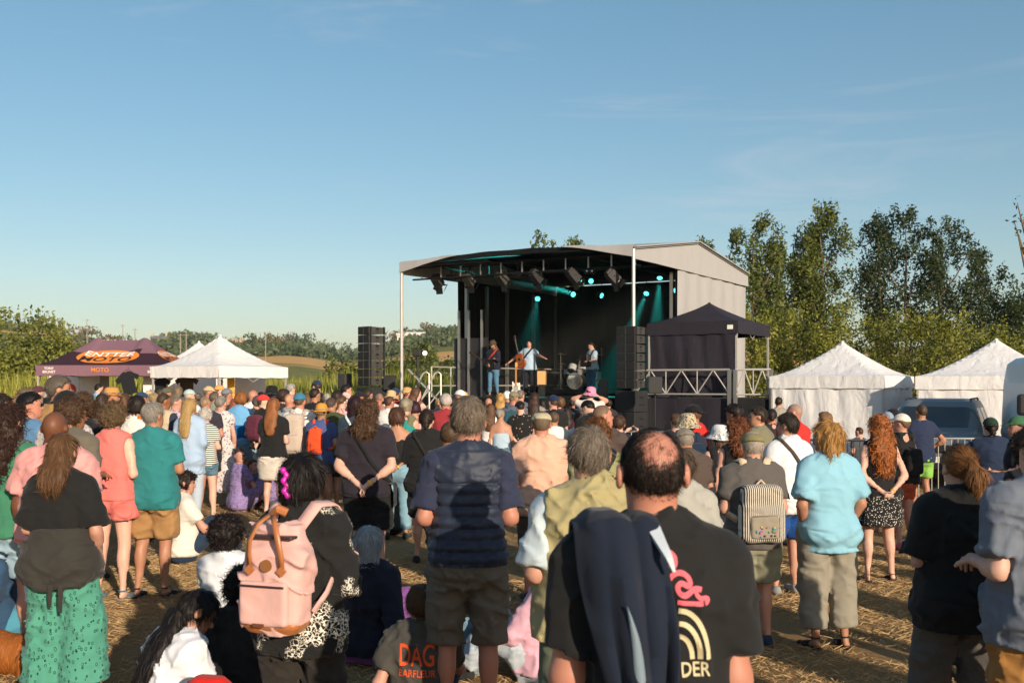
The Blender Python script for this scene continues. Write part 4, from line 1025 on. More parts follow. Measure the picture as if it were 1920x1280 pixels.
def tree(name, loc, hgt, clumps, per, leaf, mat, label, group, trunk_r=.16, limbs=8, seed=1, lean=(0, 0), cat='tree', trunk=True, fill=.45, minz=.0):
    rng = np.random.default_rng(seed); root = empty(name, loc, 0, label, cat, group)
    C, tone = crown_points(clumps, per, rng, fill)
    keep = C[:, 2] > minz; C = C[keep]; tone = tone[keep]
    V, Q = leaf_cards(C, leaf, rng); me = np_mesh('crown', V, Q, smooth=False); tone_attr(me, np.repeat(tone, 4)); mobj('crown' if trunk else 'foliage', me, mat, root)
    m = MB(); k = 6
    if trunk:
        pts = [(lean[0] * hgt * (t ** 1.4) + rng.normal(0, .04) * t * 3, lean[1] * hgt * t, hgt * .93 * t - (.05 if t == 0 else 0)) for t in np.linspace(0, 1, k)]
        m.tube(pts, [trunk_r * (1 - .85 * t) for t in np.linspace(0, 1, k)], 7)
    big = sorted(clumps, key=lambda c: -c[3])[:limbs]
    for c in big:
        z0 = max(.1, min(c[2] - .25 * hgt * rng.uniform(.4, 1), hgt * .8)); t = z0 / hgt; p0 = Vector((lean[0] * hgt * t ** 1.4, lean[1] * hgt * t, z0)) if trunk else Vector((c[0] * .4, c[1] * .4, 0))
        p2 = Vector(c[:3]); pm = (p0 + p2) / 2 + Vector((0, 0, -.08 * hgt * .3)); m.tube([p0, pm, p2], [trunk_r * .42, trunk_r * .28, trunk_r * .08], 5)
    m.build('trunk' if trunk else 'stem', 'bark', root, smooth=True)
    return root

def poplar_clumps(hgt, wid, rng, low=.25, n=34, gap=.0, tilt=0.0):
    """upswept poplar crown: narrow lobes stacked along several leaders"""
    out = []
    for i in range(n):
        t = low + (1 - low) * (i + rng.random()) / n; w = wid * (math.sin(math.pi * (.14 + .78 * (t - low) / (1 - low))) ** .7 + .08)
        a = rng.uniform(0, 6.283); rr = w * math.sqrt(rng.random()); s = rng.uniform(.42, .85) * (.6 + .4 * w / wid)
        if rng.random() < gap: continue
        out.append((math.cos(a) * rr + tilt * t * hgt, math.sin(a) * rr, t * hgt, s * .8, s * .8, s * 1.25))
    return out
def build_right_trees():
    rng = np.random.default_rng(5)
    # (pixel x of the trunk, pixel y of the top, distance, crown half width m, gap share, material, label)
    for i, (px, py, d, wd_, gap, mt, per, lb) in enumerate((
        (1418, 402, 58, 1.9, .05, 'leaf_poplar', 150, 'tall poplar just right of the stage, sunlit olive crown'),
        (1456, 448, 60, 1.2, .10, 'leaf_poplar', 150, 'shorter poplar between the two tall sunlit poplars'),
        (1545, 382, 60, 1.5, .08, 'leaf_poplar', 150, 'tallest sunlit poplar with twin peaks, second clump from the stage'),
        (1514, 425, 61, 1.1, .15, 'leaf_poplar', 140, 'slim poplar leader on the left flank of the twin-peaked poplar'),
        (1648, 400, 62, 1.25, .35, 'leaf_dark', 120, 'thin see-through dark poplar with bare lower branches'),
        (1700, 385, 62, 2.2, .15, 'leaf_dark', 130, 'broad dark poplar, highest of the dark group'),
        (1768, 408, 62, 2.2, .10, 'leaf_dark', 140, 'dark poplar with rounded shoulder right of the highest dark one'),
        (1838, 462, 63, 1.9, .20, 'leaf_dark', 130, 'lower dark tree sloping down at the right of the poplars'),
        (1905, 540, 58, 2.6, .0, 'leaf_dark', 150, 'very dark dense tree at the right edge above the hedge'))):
        x, y, z = W(px, py, d); hgt = z - .3
        cl = poplar_clumps(hgt, wd_, rng, .33 if gap < .3 else .42, int(46 + hgt * 1.7), gap * .6)
        tree('poplar_tree' if i < 8 else 'broadleaf_tree', (x, y, 0), hgt, cl, per * 1.35, .088, mt, lb, None, .17, 9, 20 + i, (rng.uniform(-.03, .03), 0))
    x, y, z = W(1935, 372, 34); cl = [(-.55 + rng.normal(0, .12), 0, z - .15, .20, .2, .25), (-.62, 0, z - .75, .22, .2, .2), (-.25, .1, z - .7, .25, .2, .3), (-.5, 0, z - 1.15, .16, .2, .14), (-.2, 0, z - 1.7, .3, .3, .3), (.3, 0, z - .6, .6, .6, .9), (.5, 0, z - 2.2, .8, .8, 1.0)]
    tree('broadleaf_tree', (x, y, 0), z, cl, 60, .07, 'leaf_dark', 'tree whose few leafy twigs poke in at the top right edge', None, .15, 7, 77)
    # trees behind the stage roof
    for i, (px, py, d, wd_, lb) in enumerate(((1020, 440, 62, 1.5, 'tree crown rising above the middle of the stage roof'), (1318, 455, 62, .9, 'small tree tip showing above the ridge of the stage roof'), (1075, 452, 64, 1.0, 'narrow tree tip beside the crown above the stage roof'))):
        x, y, z = W(px, py, d); cl = poplar_clumps(z, wd_, rng, .35, 34, .15); tree('poplar_tree', (x, y, 0), z - .2, cl, 130, .11, 'leaf_poplar', lb, None, .16, 8, 50 + i)
    # hedge: overlapping tall bushes
    for i, px in enumerate((1385, 1440, 1500, 1560, 1625, 1690, 1750, 1815, 1880, 1945)):
        top = (575, 583, 572, 560, 578, 590, 582, 592, 605, 612)[i]; d = 44 + (i % 3) * 2.2; x, y, z = W(px, top, d); cl = []
        for q in range(60):
            a = rng.uniform(0, 6.283); rr = 1.6 * math.sqrt(rng.random()); zz = rng.uniform(.4, z - .4); s = rng.uniform(.38, .68)
            cl.append((math.cos(a) * rr, math.sin(a) * rr * .8, zz, s, s, s * 1.15))
        lb = ('olive hedge bush beside the stage wall', 'hedge bush behind the right corner of the black tent', 'hedge bush left of the first white tent peak', 'tallest hedge bush, below the twin-peaked poplar',
              'hedge bush right behind the peak of the first white tent', 'hedge bush right of the gap in the hedge top', 'hedge bush above the join of the two white tents', 'hedge bush left of the second white tent peak', 'hedge bush behind the peak of the second white tent', 'last hedge bush at the right edge of the picture')[i]
        tree('hedge_bush', (x, y, 0), z, cl, 135, .074, 'leaf_hedge', lb, 'hedge bushes behind the tents', .07, 7, 90 + i, cat='bush', trunk=False)
build_right_trees()

def build_left_vegetation():
    rng = np.random.default_rng(9)
    # big rounded shrub mass at the left edge
    for i, (px, py, d, w, hname, mt) in enumerate(((20, 575, 46, 2.3, 'tall willow shrub with feathery top at the left edge', 'leaf_scrub'), (85, 590, 48, 1.7, 'second feathery willow shrub, right of the one at the edge', 'leaf_scrub'), (-40, 580, 50, 2.2, 'willow shrub half outside the left edge of the picture', 'leaf_scrub'),
                                     (135, 640, 52, 1.6, 'low rounded shrub sloping down behind the purple tent', 'leaf_scrub'))):
        x, y, z = W(px, py, d); cl = []
        for q in range(75):
            a = rng.uniform(0, 6.283); rr = w * math.sqrt(rng.random()); zz = rng.uniform(.3, z * (1 - .28 * (rr / w) ** 2) - .25); s = rng.uniform(.35, .7); cl.append((math.cos(a) * rr, math.sin(a) * rr, zz, s, s, s * 1.2))
        for q in range(26): a = rng.uniform(0, 6.283); rr = w * .8 * math.sqrt(rng.random()); cl.append((math.cos(a) * rr, math.sin(a) * rr, z - .35 - .5 * (rr / w) ** 2 + rng.normal(0, .12), .10, .10, .45))
        tree('willow_shrub', (x, y, 0), z, cl, 150, .085, mt, hname, 'shrubs at the left edge', .07, 7, 200 + i, cat='bush', trunk=False)
    # dark bushes between the reeds and the stage
    for i, (px, py, d, w, lb) in enumerate(((745, 650, 62, 1.8, 'dark round bush left of the stage mast'), (790, 642, 64, 1.9, 'dark bush between the mast and the stage wing'), (835, 645, 62, 1.7, 'dark bush hugging the left stage wing'), (640, 668, 66, 1.5, 'olive bush rising out of the reeds left of the loudspeaker tower'), (688, 650, 70, 1.6, 'bush half hidden behind the left loudspeaker tower'))):
        x, y, z = W(px, py, d); cl = []
        for q in range(40): a = rng.uniform(0, 6.283); rr = w * math.sqrt(rng.random()); s = rng.uniform(.4, .75); cl.append((math.cos(a) * rr, math.sin(a) * rr, rng.uniform(.3, z * (1 - .35 * (rr / w) ** 2) - .2), s, s, s))
        tree('bush', (x, y, 0), z, cl, 80, .12, 'leaf_scrub' if i > 2 else 'leaf_poplar', lb, None, .08, 5, 230 + i, cat='bush', trunk=False)
    # reed bed
    n = 30000; u = rng.uniform(-.58, -.02, n); y = 40 + 36 * rng.random(n) ** 1.6; x = u * y
    P = np.stack([x, y, 0 * x], 1); hg = 2.0 + vnoise((P * np.array([1, 1, 0])).astype(np.float32), (.16, .16, 1), 8) * 1.1
    V, T, tone = blades(P, 1.0, .042, .16, rng, 2); c = np.repeat(P, 5, 0); kk = np.repeat(hg, 5)[:, None]
    V = c + (V - c) * np.concatenate([0 * kk + 1.2, 0 * kk + 1.2, kk], 1)
    me = np_mesh('reed_bed', V, None, T, smooth=False); tone_attr(me, np.clip(tone + np.repeat(vnoise((P * np.array([1, 1, 0])).astype(np.float32), (.3, .3, 1), 4), 5), 0, 1))
    mobj('reed_bed', me, 'reed', kind='stuff', label='tall yellow green reeds and weeds beyond the crowd', cat='reeds')
    # woodland on the ridge: one mass, plus the trees that stand out singly
    n = 1500; u = rng.uniform(-.60, .0, n); y = rng.uniform(190, 640, n); x = u * y
    P = np.stack([x, y, 0 * x], 1).astype(np.float32); den = vnoise(P * np.array([1, 1, 0], np.float32), (.014, .014, 1), 6) + (y - 430) / 900
    k = den > -.09; x, y = x[k], y[k]; z = ridge_h(x, y); cl = []
    for a, b_, c in zip(x, y, z):
        r = rng.uniform(1.6, 3.4) * (1 if b_ < 450 else 1.15)
        for q in range(2): s = r * rng.uniform(.6, 1); cl.append((a + rng.normal(0, r * .6), b_ + rng.normal(0, r * .5), c + s * .6, s * 1.1, s, s * .85))
    C, tone = [], []
    for q in cl:
        m_ = 34; v = rng.normal(0, 1, (m_, 3)); v /= np.linalg.norm(v, axis=1, keepdims=True); C.append(np.array(q[:3]) + v * np.array(q[3:6]) * (rng.random((m_, 1)) ** .25)); tone.append(np.clip(rng.normal(rng.uniform(.2, .8), .18, m_), 0, 1))
    C = np.concatenate(C); V, Q = leaf_cards(C, .82, rng); me = np_mesh('hillside_woodland', V, Q, smooth=False); tone_attr(me, np.repeat(np.concatenate(tone), 4))
    mobj('hillside_woodland', me, 'leaf_far', kind='stuff', label='scrub and woodland covering the far hillside', cat='woodland')
    spots = ((165, 596, 'leaf_far', 'dark tree on the ridge just right of the willow shrubs'), (148, 598, 'leaf_brown', 'reddish brown tree on the ridge, leftmost of the far trees'), (205, 604, 'leaf_brown', 'small brown tree on the ridge above the purple tent'), (235, 600, 'leaf_far', 'round green tree left of the stone manor on the hill'),
             (398, 606, 'leaf_far', 'tree on the ridge beside the long hillside house'), (488, 604, 'leaf_far', 'rounded tree on the ridge right of the long house'), (520, 600, 'leaf_brown', 'broad brown pine on the ridge'), (545, 596, 'leaf_far', 'pointed conifer tip on the ridge'), (575, 598, 'leaf_far', 'large dark tree group, right part of the wooded knoll'), (600, 602, 'leaf_brown', 'brownish tree at the right end of the wooded knoll'),
             (735, 600, 'leaf_brown', 'spreading pine left of the stage mast'), (765, 600, 'leaf_far', 'tall pine on the ridge right of the stage mast'), (800, 602, 'leaf_brown', 'broad pine on the ridge beside the stage wing'), (640, 612, 'leaf_far', 'dark wood edge left of the loudspeaker tower'), (785, 612, 'leaf_far', 'low tree on the ridge in front of the white farm building'))
    for i, (px, py, mt, lb) in enumerate(spots):
        d = 430 + 37 * (i % 5); x, y, zt = W(px, py, d); z0 = float(ridge_h(np.array([[x]]), np.array([[float(d)]]))[0, 0]); hg = min(8.5, max(5.0, zt - z0)); w = hg * rng.uniform(.5, .8); cl = []
        for q in range(22): a = rng.uniform(0, 6.283); rr = w * math.sqrt(rng.random()); s = rng.uniform(.16, .3) * hg; cl.append((math.cos(a) * rr, math.sin(a) * rr, hg * rng.uniform(.15, .84), s, s, s * .75))
        tree('ridge_tree', (x, y, z0 - .3), hg, cl, 2.6, .62, mt, lb, 'trees along the far ridge', .35, 4, 300 + i)
build_left_vegetation()

def build_far_houses():
    plain('stone_wall', '#b09a80', .9, var=.2, scale=.6); plain('slate_roof', '#6d6a68', .7, var=.2, scale=.4); plain('tile_roof', '#7c5f4c', .8, var=.2, scale=.4); plain('white_render', '#d9d4c8', .8); plain('dark_glass', '#2a3038', .2); plain('pole_grey', '#8f877c', .8)
    def house(name, px, py, d, w, dep, hw, hr, wall, roof, lb, wins, chim=0, rz=0.1, dormers=0):
        best = None
        for dd in range(380, 900, 10):      # stand it on the slope where its roof meets the wanted sight line
            x, y, zt = W(px, py, dd); k = dd / d; g0 = float(ridge_h(np.array([[x]]), np.array([[float(dd)]]))[0, 0]); e = abs(zt - (hw + hr) * k - g0)
            if best is None or e < best[0]: best = (e, dd, k, g0)
        d = best[1]; k = best[2]; w, dep, hw, hr = w * k, dep * k, hw * k, hr * k; x, y, zt = W(px, py, d); z0 = best[3]; r = empty(name, (x, y, z0), rz, lb, 'house')
        MB().box((0, 0, hw / 2 - 1.5), (w, dep, hw + 3)).build('wall', wall, r)
        m = MB(); m.add([(-w / 2 - .3, -dep / 2 - .4, hw - .1), (w / 2 + .3, -dep / 2 - .4, hw - .1), (w / 2 + .3, dep / 2 + .4, hw - .1), (-w / 2 - .3, dep / 2 + .4, hw - .1), (-w / 2 - .3, 0, hw + hr), (w / 2 + .3, 0, hw + hr)], [(0, 1, 5, 4), (2, 3, 4, 5), (1, 2, 5), (3, 0, 4), (3, 2, 1, 0)]); ro = m.build('roof', roof, r)
        for k in range(chim): MB().box((-w * .42 + k * w * .84 / max(1, chim - 1), 0, hw + hr + .5), (.9, .7, 1.8)).build('chimney', wall, ro)
        for k in range(dormers):
            xx = -w * .36 + k * w * .72 / (dormers - 1); m = MB(); m.box((xx, -dep * .30, hw + hr * .42), (1.3, 1.6, 1.3)); m.add([(xx - .85, -dep * .30 - .95, hw + hr * .42 + .65), (xx + .85, -dep * .30 - .95, hw + hr * .42 + .65), (xx, -dep * .30 - .95, hw + hr * .42 + 1.5), (xx - .85, -dep * .1, hw + hr * .42 + .65), (xx + .85, -dep * .1, hw + hr * .42 + .65), (xx, -dep * .1, hw + hr * .42 + 1.5)], [(0, 1, 2), (3, 5, 4), (0, 2, 5, 3), (1, 4, 5, 2), (0, 3, 4, 1)]); m.build('dormer', wall, ro)
        for k in range(wins):
            xx = -w * .42 + k * w * .84 / max(1, wins - 1); MB().box((xx, -dep / 2 - .03, hw * .5), (.9, .12, 1.3)).build('window', 'dark_glass', r)
    house('stone_manor', 299, 603, 640, 10, 6, 1.6, 2.0, 'stone_wall', 'slate_roof', 'stone manor house on the hilltop above the purple tent', 7, 2, .15)
    house('long_house', 438, 611, 600, 14, 6, 1.6, 2.0, 'stone_wall', 'tile_roof', 'long stone house with dormers and chimneys on the hill', 8, 3, -.05, 5)
    house('farm_shed', 370, 619, 560, 12, 8, 1.4, 1.6, 'white_render', 'slate_roof', 'low grey roofed shed left of the long hill house', 4, 0, .1)
    house('white_farmhouse', 770, 622, 420, 12, 7, 2.6, 1.8, 'white_render', 'white_render', 'white farm building between the mast and the stage wing', 4, 0, .2)
    house('flat_roofed_barn', 795, 623, 430, 18, 8, 2.0, 1.2, 'stone_wall', 'slate_roof', 'grey barn right of the white farm building', 5, 0, .1)
    for px, py0, d, lb in ((163, 598, 300, 'utility pole rising from the scrub left of the purple tent'), (230, 608, 300, 'thin utility pole above the purple tent'), (253, 615, 260, 'utility pole right above the purple tent peak'), (338, 625, 240, 'short pale post, left one of the pair on the slope'), (349, 625, 240, 'short pale post, right one of the pair on the slope'), (498, 622, 280, 'utility pole in the slope right of the long house'), (672, 640, 250, 'utility pole just left of the loudspeaker tower')):
        x, y, z = W(px, py0, d); zg = float(ridge_h(np.array([[x]]), np.array([[float(d)]]))[0, 0]); r = empty('utility_pole', (x, y, zg), 0, lb, 'pole', 'poles on the hillside'); hh_ = max(4.0, z - zg)
        MB().tube([(0, 0, -.3), (0, 0, hh_)], [.16, .11], 6).build('pole', 'pole_grey', r); MB().box((0, 0, hh_ - .4), (1.3, .12, .14)).build('crossarm', 'pole_grey', r)
build_far_houses()

def haze():
    m = bpy.data.materials.new('air'); m.use_nodes = True; n = m.node_tree; n.nodes.clear(); MATS['air'] = m
    o = n.nodes.new('ShaderNodeOutputMaterial'); v = n.nodes.new('ShaderNodeVolumePrincipled'); v.inputs['Color'].default_value = (.86, .92, 1.0, 1); v.inputs['Density'].default_value = .00014
    n.links.new(v.outputs[0], o.inputs['Volume'])
    MB().box((0, 2450, 21), (11000, 5300, 80)).build('haze', m, None, label='thin evening haze over the fields', cat='haze', kind='stuff')
haze()
# ---------------------------------------------------------------- stage
def fabric(name, col, rough=.75, fold=(1, 1, 1), st=.5, scale=3.0, var=.1, trans=0.0):
    m, n, b = new_mat(name); tcn = node(n, 'ShaderNodeTexCoord'); mpn = node(n, 'ShaderNodeMapping'); mpn.inputs['Scale'].default_value = fold
    n.links.new(tcn.outputs['Object'], mpn.inputs[0]); no = node(n, 'ShaderNodeTexNoise'); no.inputs['Scale'].default_value = scale; no.inputs['Detail'].default_value = 4; no.inputs['Distortion'].default_value = .8; n.links.new(mpn.outputs[0], no.inputs['Vector'])
    c = hx(col); lo = tuple(x * (1 - var) for x in c[:3]) + (1,); hi = tuple(min(1, x * (1 + var)) for x in c[:3]) + (1,)
    cc = mixc(n, no.outputs[0], lo, hi); n.links.new(cc, b.inputs['Base Color']); b.inputs['Roughness'].default_value = rough; b.inputs['Specular IOR Level'].default_value = .25
    bump(n, b, no.outputs[0], st, .05)
    if trans:
        tr = node(n, 'ShaderNodeBsdfTranslucent'); n.links.new(cc, tr.inputs['Color']); ms = node(n, 'ShaderNodeMixShader'); ms.inputs[0].default_value = trans
        out = [x for x in n.nodes if x.type == 'OUTPUT_MATERIAL'][0]; n.links.new(b.outputs[0], ms.inputs[1]); n.links.new(tr.outputs[0], ms.inputs[2]); n.links.new(ms.outputs[0], out.inputs['Surface'])
    return m
fabric('tarp_grey', '#a2a09f', .7, (1, 1, .35), .35, 2.0); fabric('drape_black', '#101113', .9, (1, 1, .2), .6, 4.0); fabric('tent_white', '#e9e6e4', .7, (1, 1, .5), .8, 3.2, .05, .12); fabric('tent_black', '#2b2831', .75, (1, 1, .5), .5, 2.5, .15)
fabric('tent_purple', '#7a5a66', .75, (1, 1, .5), .35, 2.5, .1); fabric('tent_plum', '#38222c', .75, (1, 1, .5), .35, 2.5, .1)
plain('steel', '#a9a6a1', .38, .75, .12, 8); plain('alu', '#bdb8b0', .45, .4, .1, 8); plain('black_metal', '#17171a', .5, .2, .2, 8); plain('speaker_black', '#232325', .62, 0, .15, 14, .3, 200); plain('speaker_side', '#3a3836', .6, 0, .12, 14, .25, 200); plain('grille', '#141416', .75, 0, .2, 40, .6, 500)
plain('deck_black', '#151517', .7, 0, .2, 3); plain('wood', '#b07a44', .5, 0, .2, 8); plain('cream_gloss', '#e6e0d4', .25); plain('chrome', '#d0d0d0', .15, .9); plain('brass', '#b08a45', .3, .8, .15); plain('drum_white', '#a5a5a2', .3)
emit('led_cyan', (.10, .95, .80, 1), 2.2); emit('lamp_warm', (1.0, .95, .85, 1), .25); plain('barrier_zinc', '#9a9a98', .4, .6, .15, 10); plain('red_tape', '#c22b2b', .5); plain('orange_print', '#d9812f', .6, 0, .1, 8); plain('ink_dark', '#2a1518', .7); plain('ink_white', '#e9e4dc', .7); plain('banner_red', '#d0302a', .6)
plain('banner_yellow', '#e0a528', .6); plain('cloth_black_flat', '#15151a', .9, 0, .2, 8, .4, 12); plain('cloth_brown_flat', '#4a3b32', .9, 0, .2, 8, .4, 12)

SX, SY, SRZ = -3.44, 30.9, R(-30)
def SP(u, t, z=0.0):
    return (SX + math.cos(SRZ) * u - math.sin(SRZ) * t, SY + math.sin(SRZ) * u + math.cos(SRZ) * t, z)
def SPT(px, d):
    x, y = (px - 960) / FPX * d - SX, d - SY; return (math.cos(SRZ) * x + math.sin(SRZ) * y, -math.sin(SRZ) * x + math.cos(SRZ) * y)
DECK = 1.5
def build_stage():
    r = empty('stage', (SX, SY, 0), SRZ, 'covered outdoor concert stage with grey roof tarp and black drapes', 'stage')
    Wd, Dp = 7.8, 10.4
    MB().box((Wd / 2, 5.5, DECK / 2), (Wd - .5, 9.4, DECK)).build('deck', 'deck_black', r)
    def rz(t): return 5.62 + (6.38 - 5.62) * t / 5.1 if t < 5.1 else 6.38 + (5.88 - 6.38) * (t - 5.1) / 5.3
    def bow(u, t): return (.14 * math.sin(math.pi * u / Wd) * (1 - t / Dp) - .018 * math.sin(math.pi * 5 * u / Wd) ** 2 * (1 - t / Dp))
    us = np.linspace(-.08, Wd + .08, 25); ts = [0, .03, .6, 1.5, 3, 4.2, 5.1, 6.3, 8, 9.5, 10.45]
    rows = [[(u, t, rz(t) + bow(u, t) ) for u in us] for t in ts]
    MB().sheet(rows, .03).build('roof_tarp', 'tarp_grey', r, smooth=True)
    rows = [[(u * .985 + .06, t, rz(t) + bow(u, t) - .07) for u in us] for t in ts]
    MB().sheet(rows, .02).build('roof_lining', 'drape_black', r, smooth=True)
    rows = [[(u, -.03, rz(0) + bow(u, 0) + dz) for u in us[1:-1]] for dz in (.05, -.10)]; MB().sheet(rows, .02).build('front_trim', 'drape_black', r, smooth=True)
    # light flaps at both front corners
    for sgn in (0, 1):
        top, bot = [], []
        for q in np.linspace(0, 1, 9):
            u = q * 2.1 if sgn == 0 else Wd - q * 2.1; z = rz(0) + bow(u, 0); dp = .30 * (1 - q) ** 1.3 + .015; top.append((u, -.08 - .02 * math.sin(q * 9), z + .06)); bot.append((u, -.12 + .03 * math.sin(q * 11), z + .04 - dp))
        MB().sheet([top, bot], .012).build('corner_flap', 'tarp_grey', r, smooth=True)
    # gable panels and side walls
    for u, lb in ((Wd, 'right'), (0, 'left')):
        top = [(u, t, rz(t) + bow(u, t) + .02) for t in ts[1:]]; bot = [(u + (.02 if u else -.02), t, 5.30 + .012 * t + .01 * math.sin(t * 5)) for t in ts[1:]]
        MB().sheet([top, bot] if u else [bot, top], .015).build('gable_panel', 'tarp_grey', r, smooth=True)
        tt = np.linspace(3.46 if u else 3.2, 10.35, 30); rws = []
        for z in (5.38, 4.4, 3.2, 2.0, .9, .02): rws.append([(u + (-.04 if u else .04) + .025 * math.sin(t * 5.3) + .012 * math.sin(t * 13 + z), t, z) for t in tt])
        MB().sheet(rws, .012).build('side_wall', 'tarp_grey' if u else 'drape_black', r, smooth=True)
        MB().box((u + (-.14 if u else .14), 6.9, 3.3), (.03, 6.8, 4.2)).build('side_drape', 'drape_black', r)
    rws = [[(u, 10.25 + .05 * math.sin(u * 6), z) for u in np.linspace(.1, Wd - .1, 30)] for z in (5.75, 4, 2, .05)]
    MB().sheet(rws, .02).build('back_drape', 'drape_black', r, smooth=True)
    rws = [[(u, .78 + .03 * math.sin(u * 7), z) for u in np.linspace(.2, Wd - .2, 40)] for z in (DECK, .8, .02)]
    MB().sheet(rws, .01).build('front_skirt', 'drape_black', r, smooth=True)
    for u in (0.02, Wd - .02): MB().tube([(u, 0, 0), (u, 0, rz(0) - .05)], .05, 10).build('mast', 'alu', r, smooth=True)
    for (u, t) in ((.3, 3.3), (.3, 4.6), (.3, 6.0), (.3, 8.0), (Wd - .3, 3.6), (Wd - .3, 9.8), (.3, 9.8)): MB().box((u, t, 3.4), (.10, .10, 3.8)).build('post', 'steel', r)
    # front truss: two chords with uprights, and the lighting bar behind it
    for k, (t, z) in enumerate(((.55, 5.18), (2.2, 5.35))):
        m = MB()
        for dz in (0, .36): m.tube([(.05, t, z + dz), (Wd - .05, t, z + dz + .0)], .028, 8)
        tr = m.build('truss_chord', 'black_metal', r, smooth=True)
        for u in np.arange(.4, Wd, .72): MB().box((u, t, z + .18), (.035, .035, .36)).build('truss_upright', 'steel' if k == 0 else 'black_metal', tr)
    for u in (1.4, 3.9, 6.4): MB().tube([(u, .3, 5.45), (u, 10.0, 5.55)], .03, 6).build('roof_beam', 'black_metal', r)
    # guard rail along the left side of the deck
    for z in (DECK + .35, DECK + .95): MB().tube([(.45, 1.0, z), (.45, 3.2, z), (1.9, 9.6, z)], .024, 6).build('guard_rail', 'alu', r)
    for t in (1.0, 2.1, 3.2): MB().tube([(.45, t, DECK), (.45, t, DECK + .95)], .024, 6).build('rail_post', 'alu', r)
    MB().box((1.05, 2.4, DECK + .95), (1.3, .05, 1.9)).build('wing_panel', 'speaker_black', r)
    for u in (.62, 1.0, 1.5): MB().box((u, 2.33, DECK + 1.4), (.07, .06, 2.8)).build('post', 'steel', r)
    # backstage riser for the drums
    return r
build_stage()

def fresnel(px, py, d, tilt, turn, lb, pale=False):
    x, y, z = W(px, py, d); r = empty('stage_spotlight', (x, y, z), 0, lb, 'stage light', 'stage spotlights on the front bar')
    M_ = (Matrix.Rotation(R(turn), 3, 'Z') @ Matrix.Rotation(R(tilt), 3, 'X'))
    m = MB(); m.box(M_ @ Vector((0, .02, 0)), (.26, .36, .27), M_, 1.0); m.box(M_ @ Vector((0, .22, 0)), (.20, .10, .2), M_); m.build('housing', 'speaker_side' if pale else 'speaker_black', r, bevel=.012)
    for sx in (-1, 1): MB().tube([M_ @ Vector((sx * .15, .03, 0)), Vector((sx * .155, .03, .2)), Vector((sx * .03, .03, .29))], .012, 6).build('yoke', 'alu' if pale else 'black_metal', r)
    MB().disc(M_ @ Vector((0, -.165, 0)), M_ @ Vector((0, 1, 0)), .10, .01).build('lens', 'lamp_warm', r)
    for a, b_, sz in (((0, -.26, .15), 55, (.25, .004, .2)), ((0, -.26, -.15), -55, (.25, .004, .2))):
        MB().box(M_ @ Vector(a), sz, M_ @ Matrix.Rotation(R(b_), 3, 'X')).build('barn_door', 'black_metal', r)
    for sx in (-1, 1): MB().box(M_ @ Vector((sx * .17, -.26, 0)), (.004, .2, .22), M_ @ Matrix.Rotation(R(-sx * 40), 3, 'Z')).build('barn_door', 'black_metal', r)
fresnel(821, 528, 31.3, 44, 150, 'leftmost stage spotlight, hanging against the sky', True)
fresnel(880, 525, 30.6, 44, 145, 'sunlit stage spotlight, second from the left', True)
fresnel(942, 523, 30.0, 44, 135, 'stage spotlight with open barn doors, third from the left', True)
fresnel(1006, 520, 29.3, 44, 130, 'dark stage spotlight, fourth from the left')
fresnel(1076, 518, 28.6, 44, 120, 'dark stage spotlight, fifth from the left')
fresnel(1150, 520, 27.8, 44, 110, 'rightmost stage spotlight, beside the right mast')
def blinder(px, py, d, lb):
    x, y, z = W(px, py, d); r = empty('blinder_lamp', (x, y, z), R(-15), lb, 'stage light', 'twin blinder lamps')
    MB().box((0, .06, 0), (.30, .12, .17)).build('housing', 'black_metal', r, bevel=.01); MB().tube([(0, .06, .08), (0, .06, .26)], .015, 6).build('hanger', 'black_metal', r)
    for sx in (-.075, .075): MB().lathe((sx, -.005, 0), [(.001, .0), (.062, .012), (.066, .03)], 14, (0, 1, 0)).build('lamp', 'chrome', r, smooth=True)
blinder(845, 520, 31.3, 'leftmost twin blinder lamp on the stage bar'); blinder(970, 513, 30, 'middle twin blinder lamp on the stage bar'); blinder(1105, 508, 28.7, 'rightmost twin blinder lamp on the stage bar')
def led(px, py, d, dirx, lb, power):
    x, y, z = W(px, py, d); r = empty('led_spotlight', (x, y, z), 0, lb, 'stage light', 'cyan led spotlights'); dv = Vector(dirx).normalized()
    MB().tube([-dv * .22, dv * .0], [.08, .105], 14).build('housing', 'black_metal', r, smooth=True); MB().disc(dv * .008, dv, .092, .012, 16).build('lens', 'led_cyan', r)
    MB().tube([(0, 0, .10), (0, 0, .55)], .012, 6).build('hanger', 'black_metal', r)
    if power:
        l = bpy.data.lights.new('led_beam', 'SPOT'); l.energy = power; l.color = (.05, .9, .78); l.spot_size = R(16); l.spot_blend = .6; l.shadow_soft_size = .06
        lo_ = bpy.data.objects.new('led_beam', l); lo_.parent = r; lo_.location = dv * .03; lo_.rotation_euler = (-dv).to_track_quat('Z', 'Y').to_euler(); link(lo_)
led(1008, 560, 36, (-.1, -.8, -.5), 'cyan led spotlight lowest at the left of the back bar', 900)
led(1075, 552, 36, (-.5, -.75, .12), 'cyan led spotlight sending a beam up to the left', 5500)
led(1108, 527, 37, (.3, -.9, -.2), 'small cyan led spotlight high behind the right blinder', 0)
led(1092, 529, 37, (.6, -.7, -.2), 'cyan led spotlight half hidden behind a dark spotlight', 0)
led(1128, 554, 37, (.7, -.6, -.3), 'cyan led spotlight turned aside near the middle of the back bar', 0)
led(1212, 550, 35, (-.38, -.62, -.75), 'cyan led spotlight right of the mast, lower of the two with beams', 3000)
led(1237, 521, 34.5, (-.14, -.55, -.85), 'brightest cyan led spotlight, highest at the right of the stage', 3800)
led(1267, 545, 34, (-.7, -.5, -.5), 'cyan led spotlight nearest the right side wall', 0)

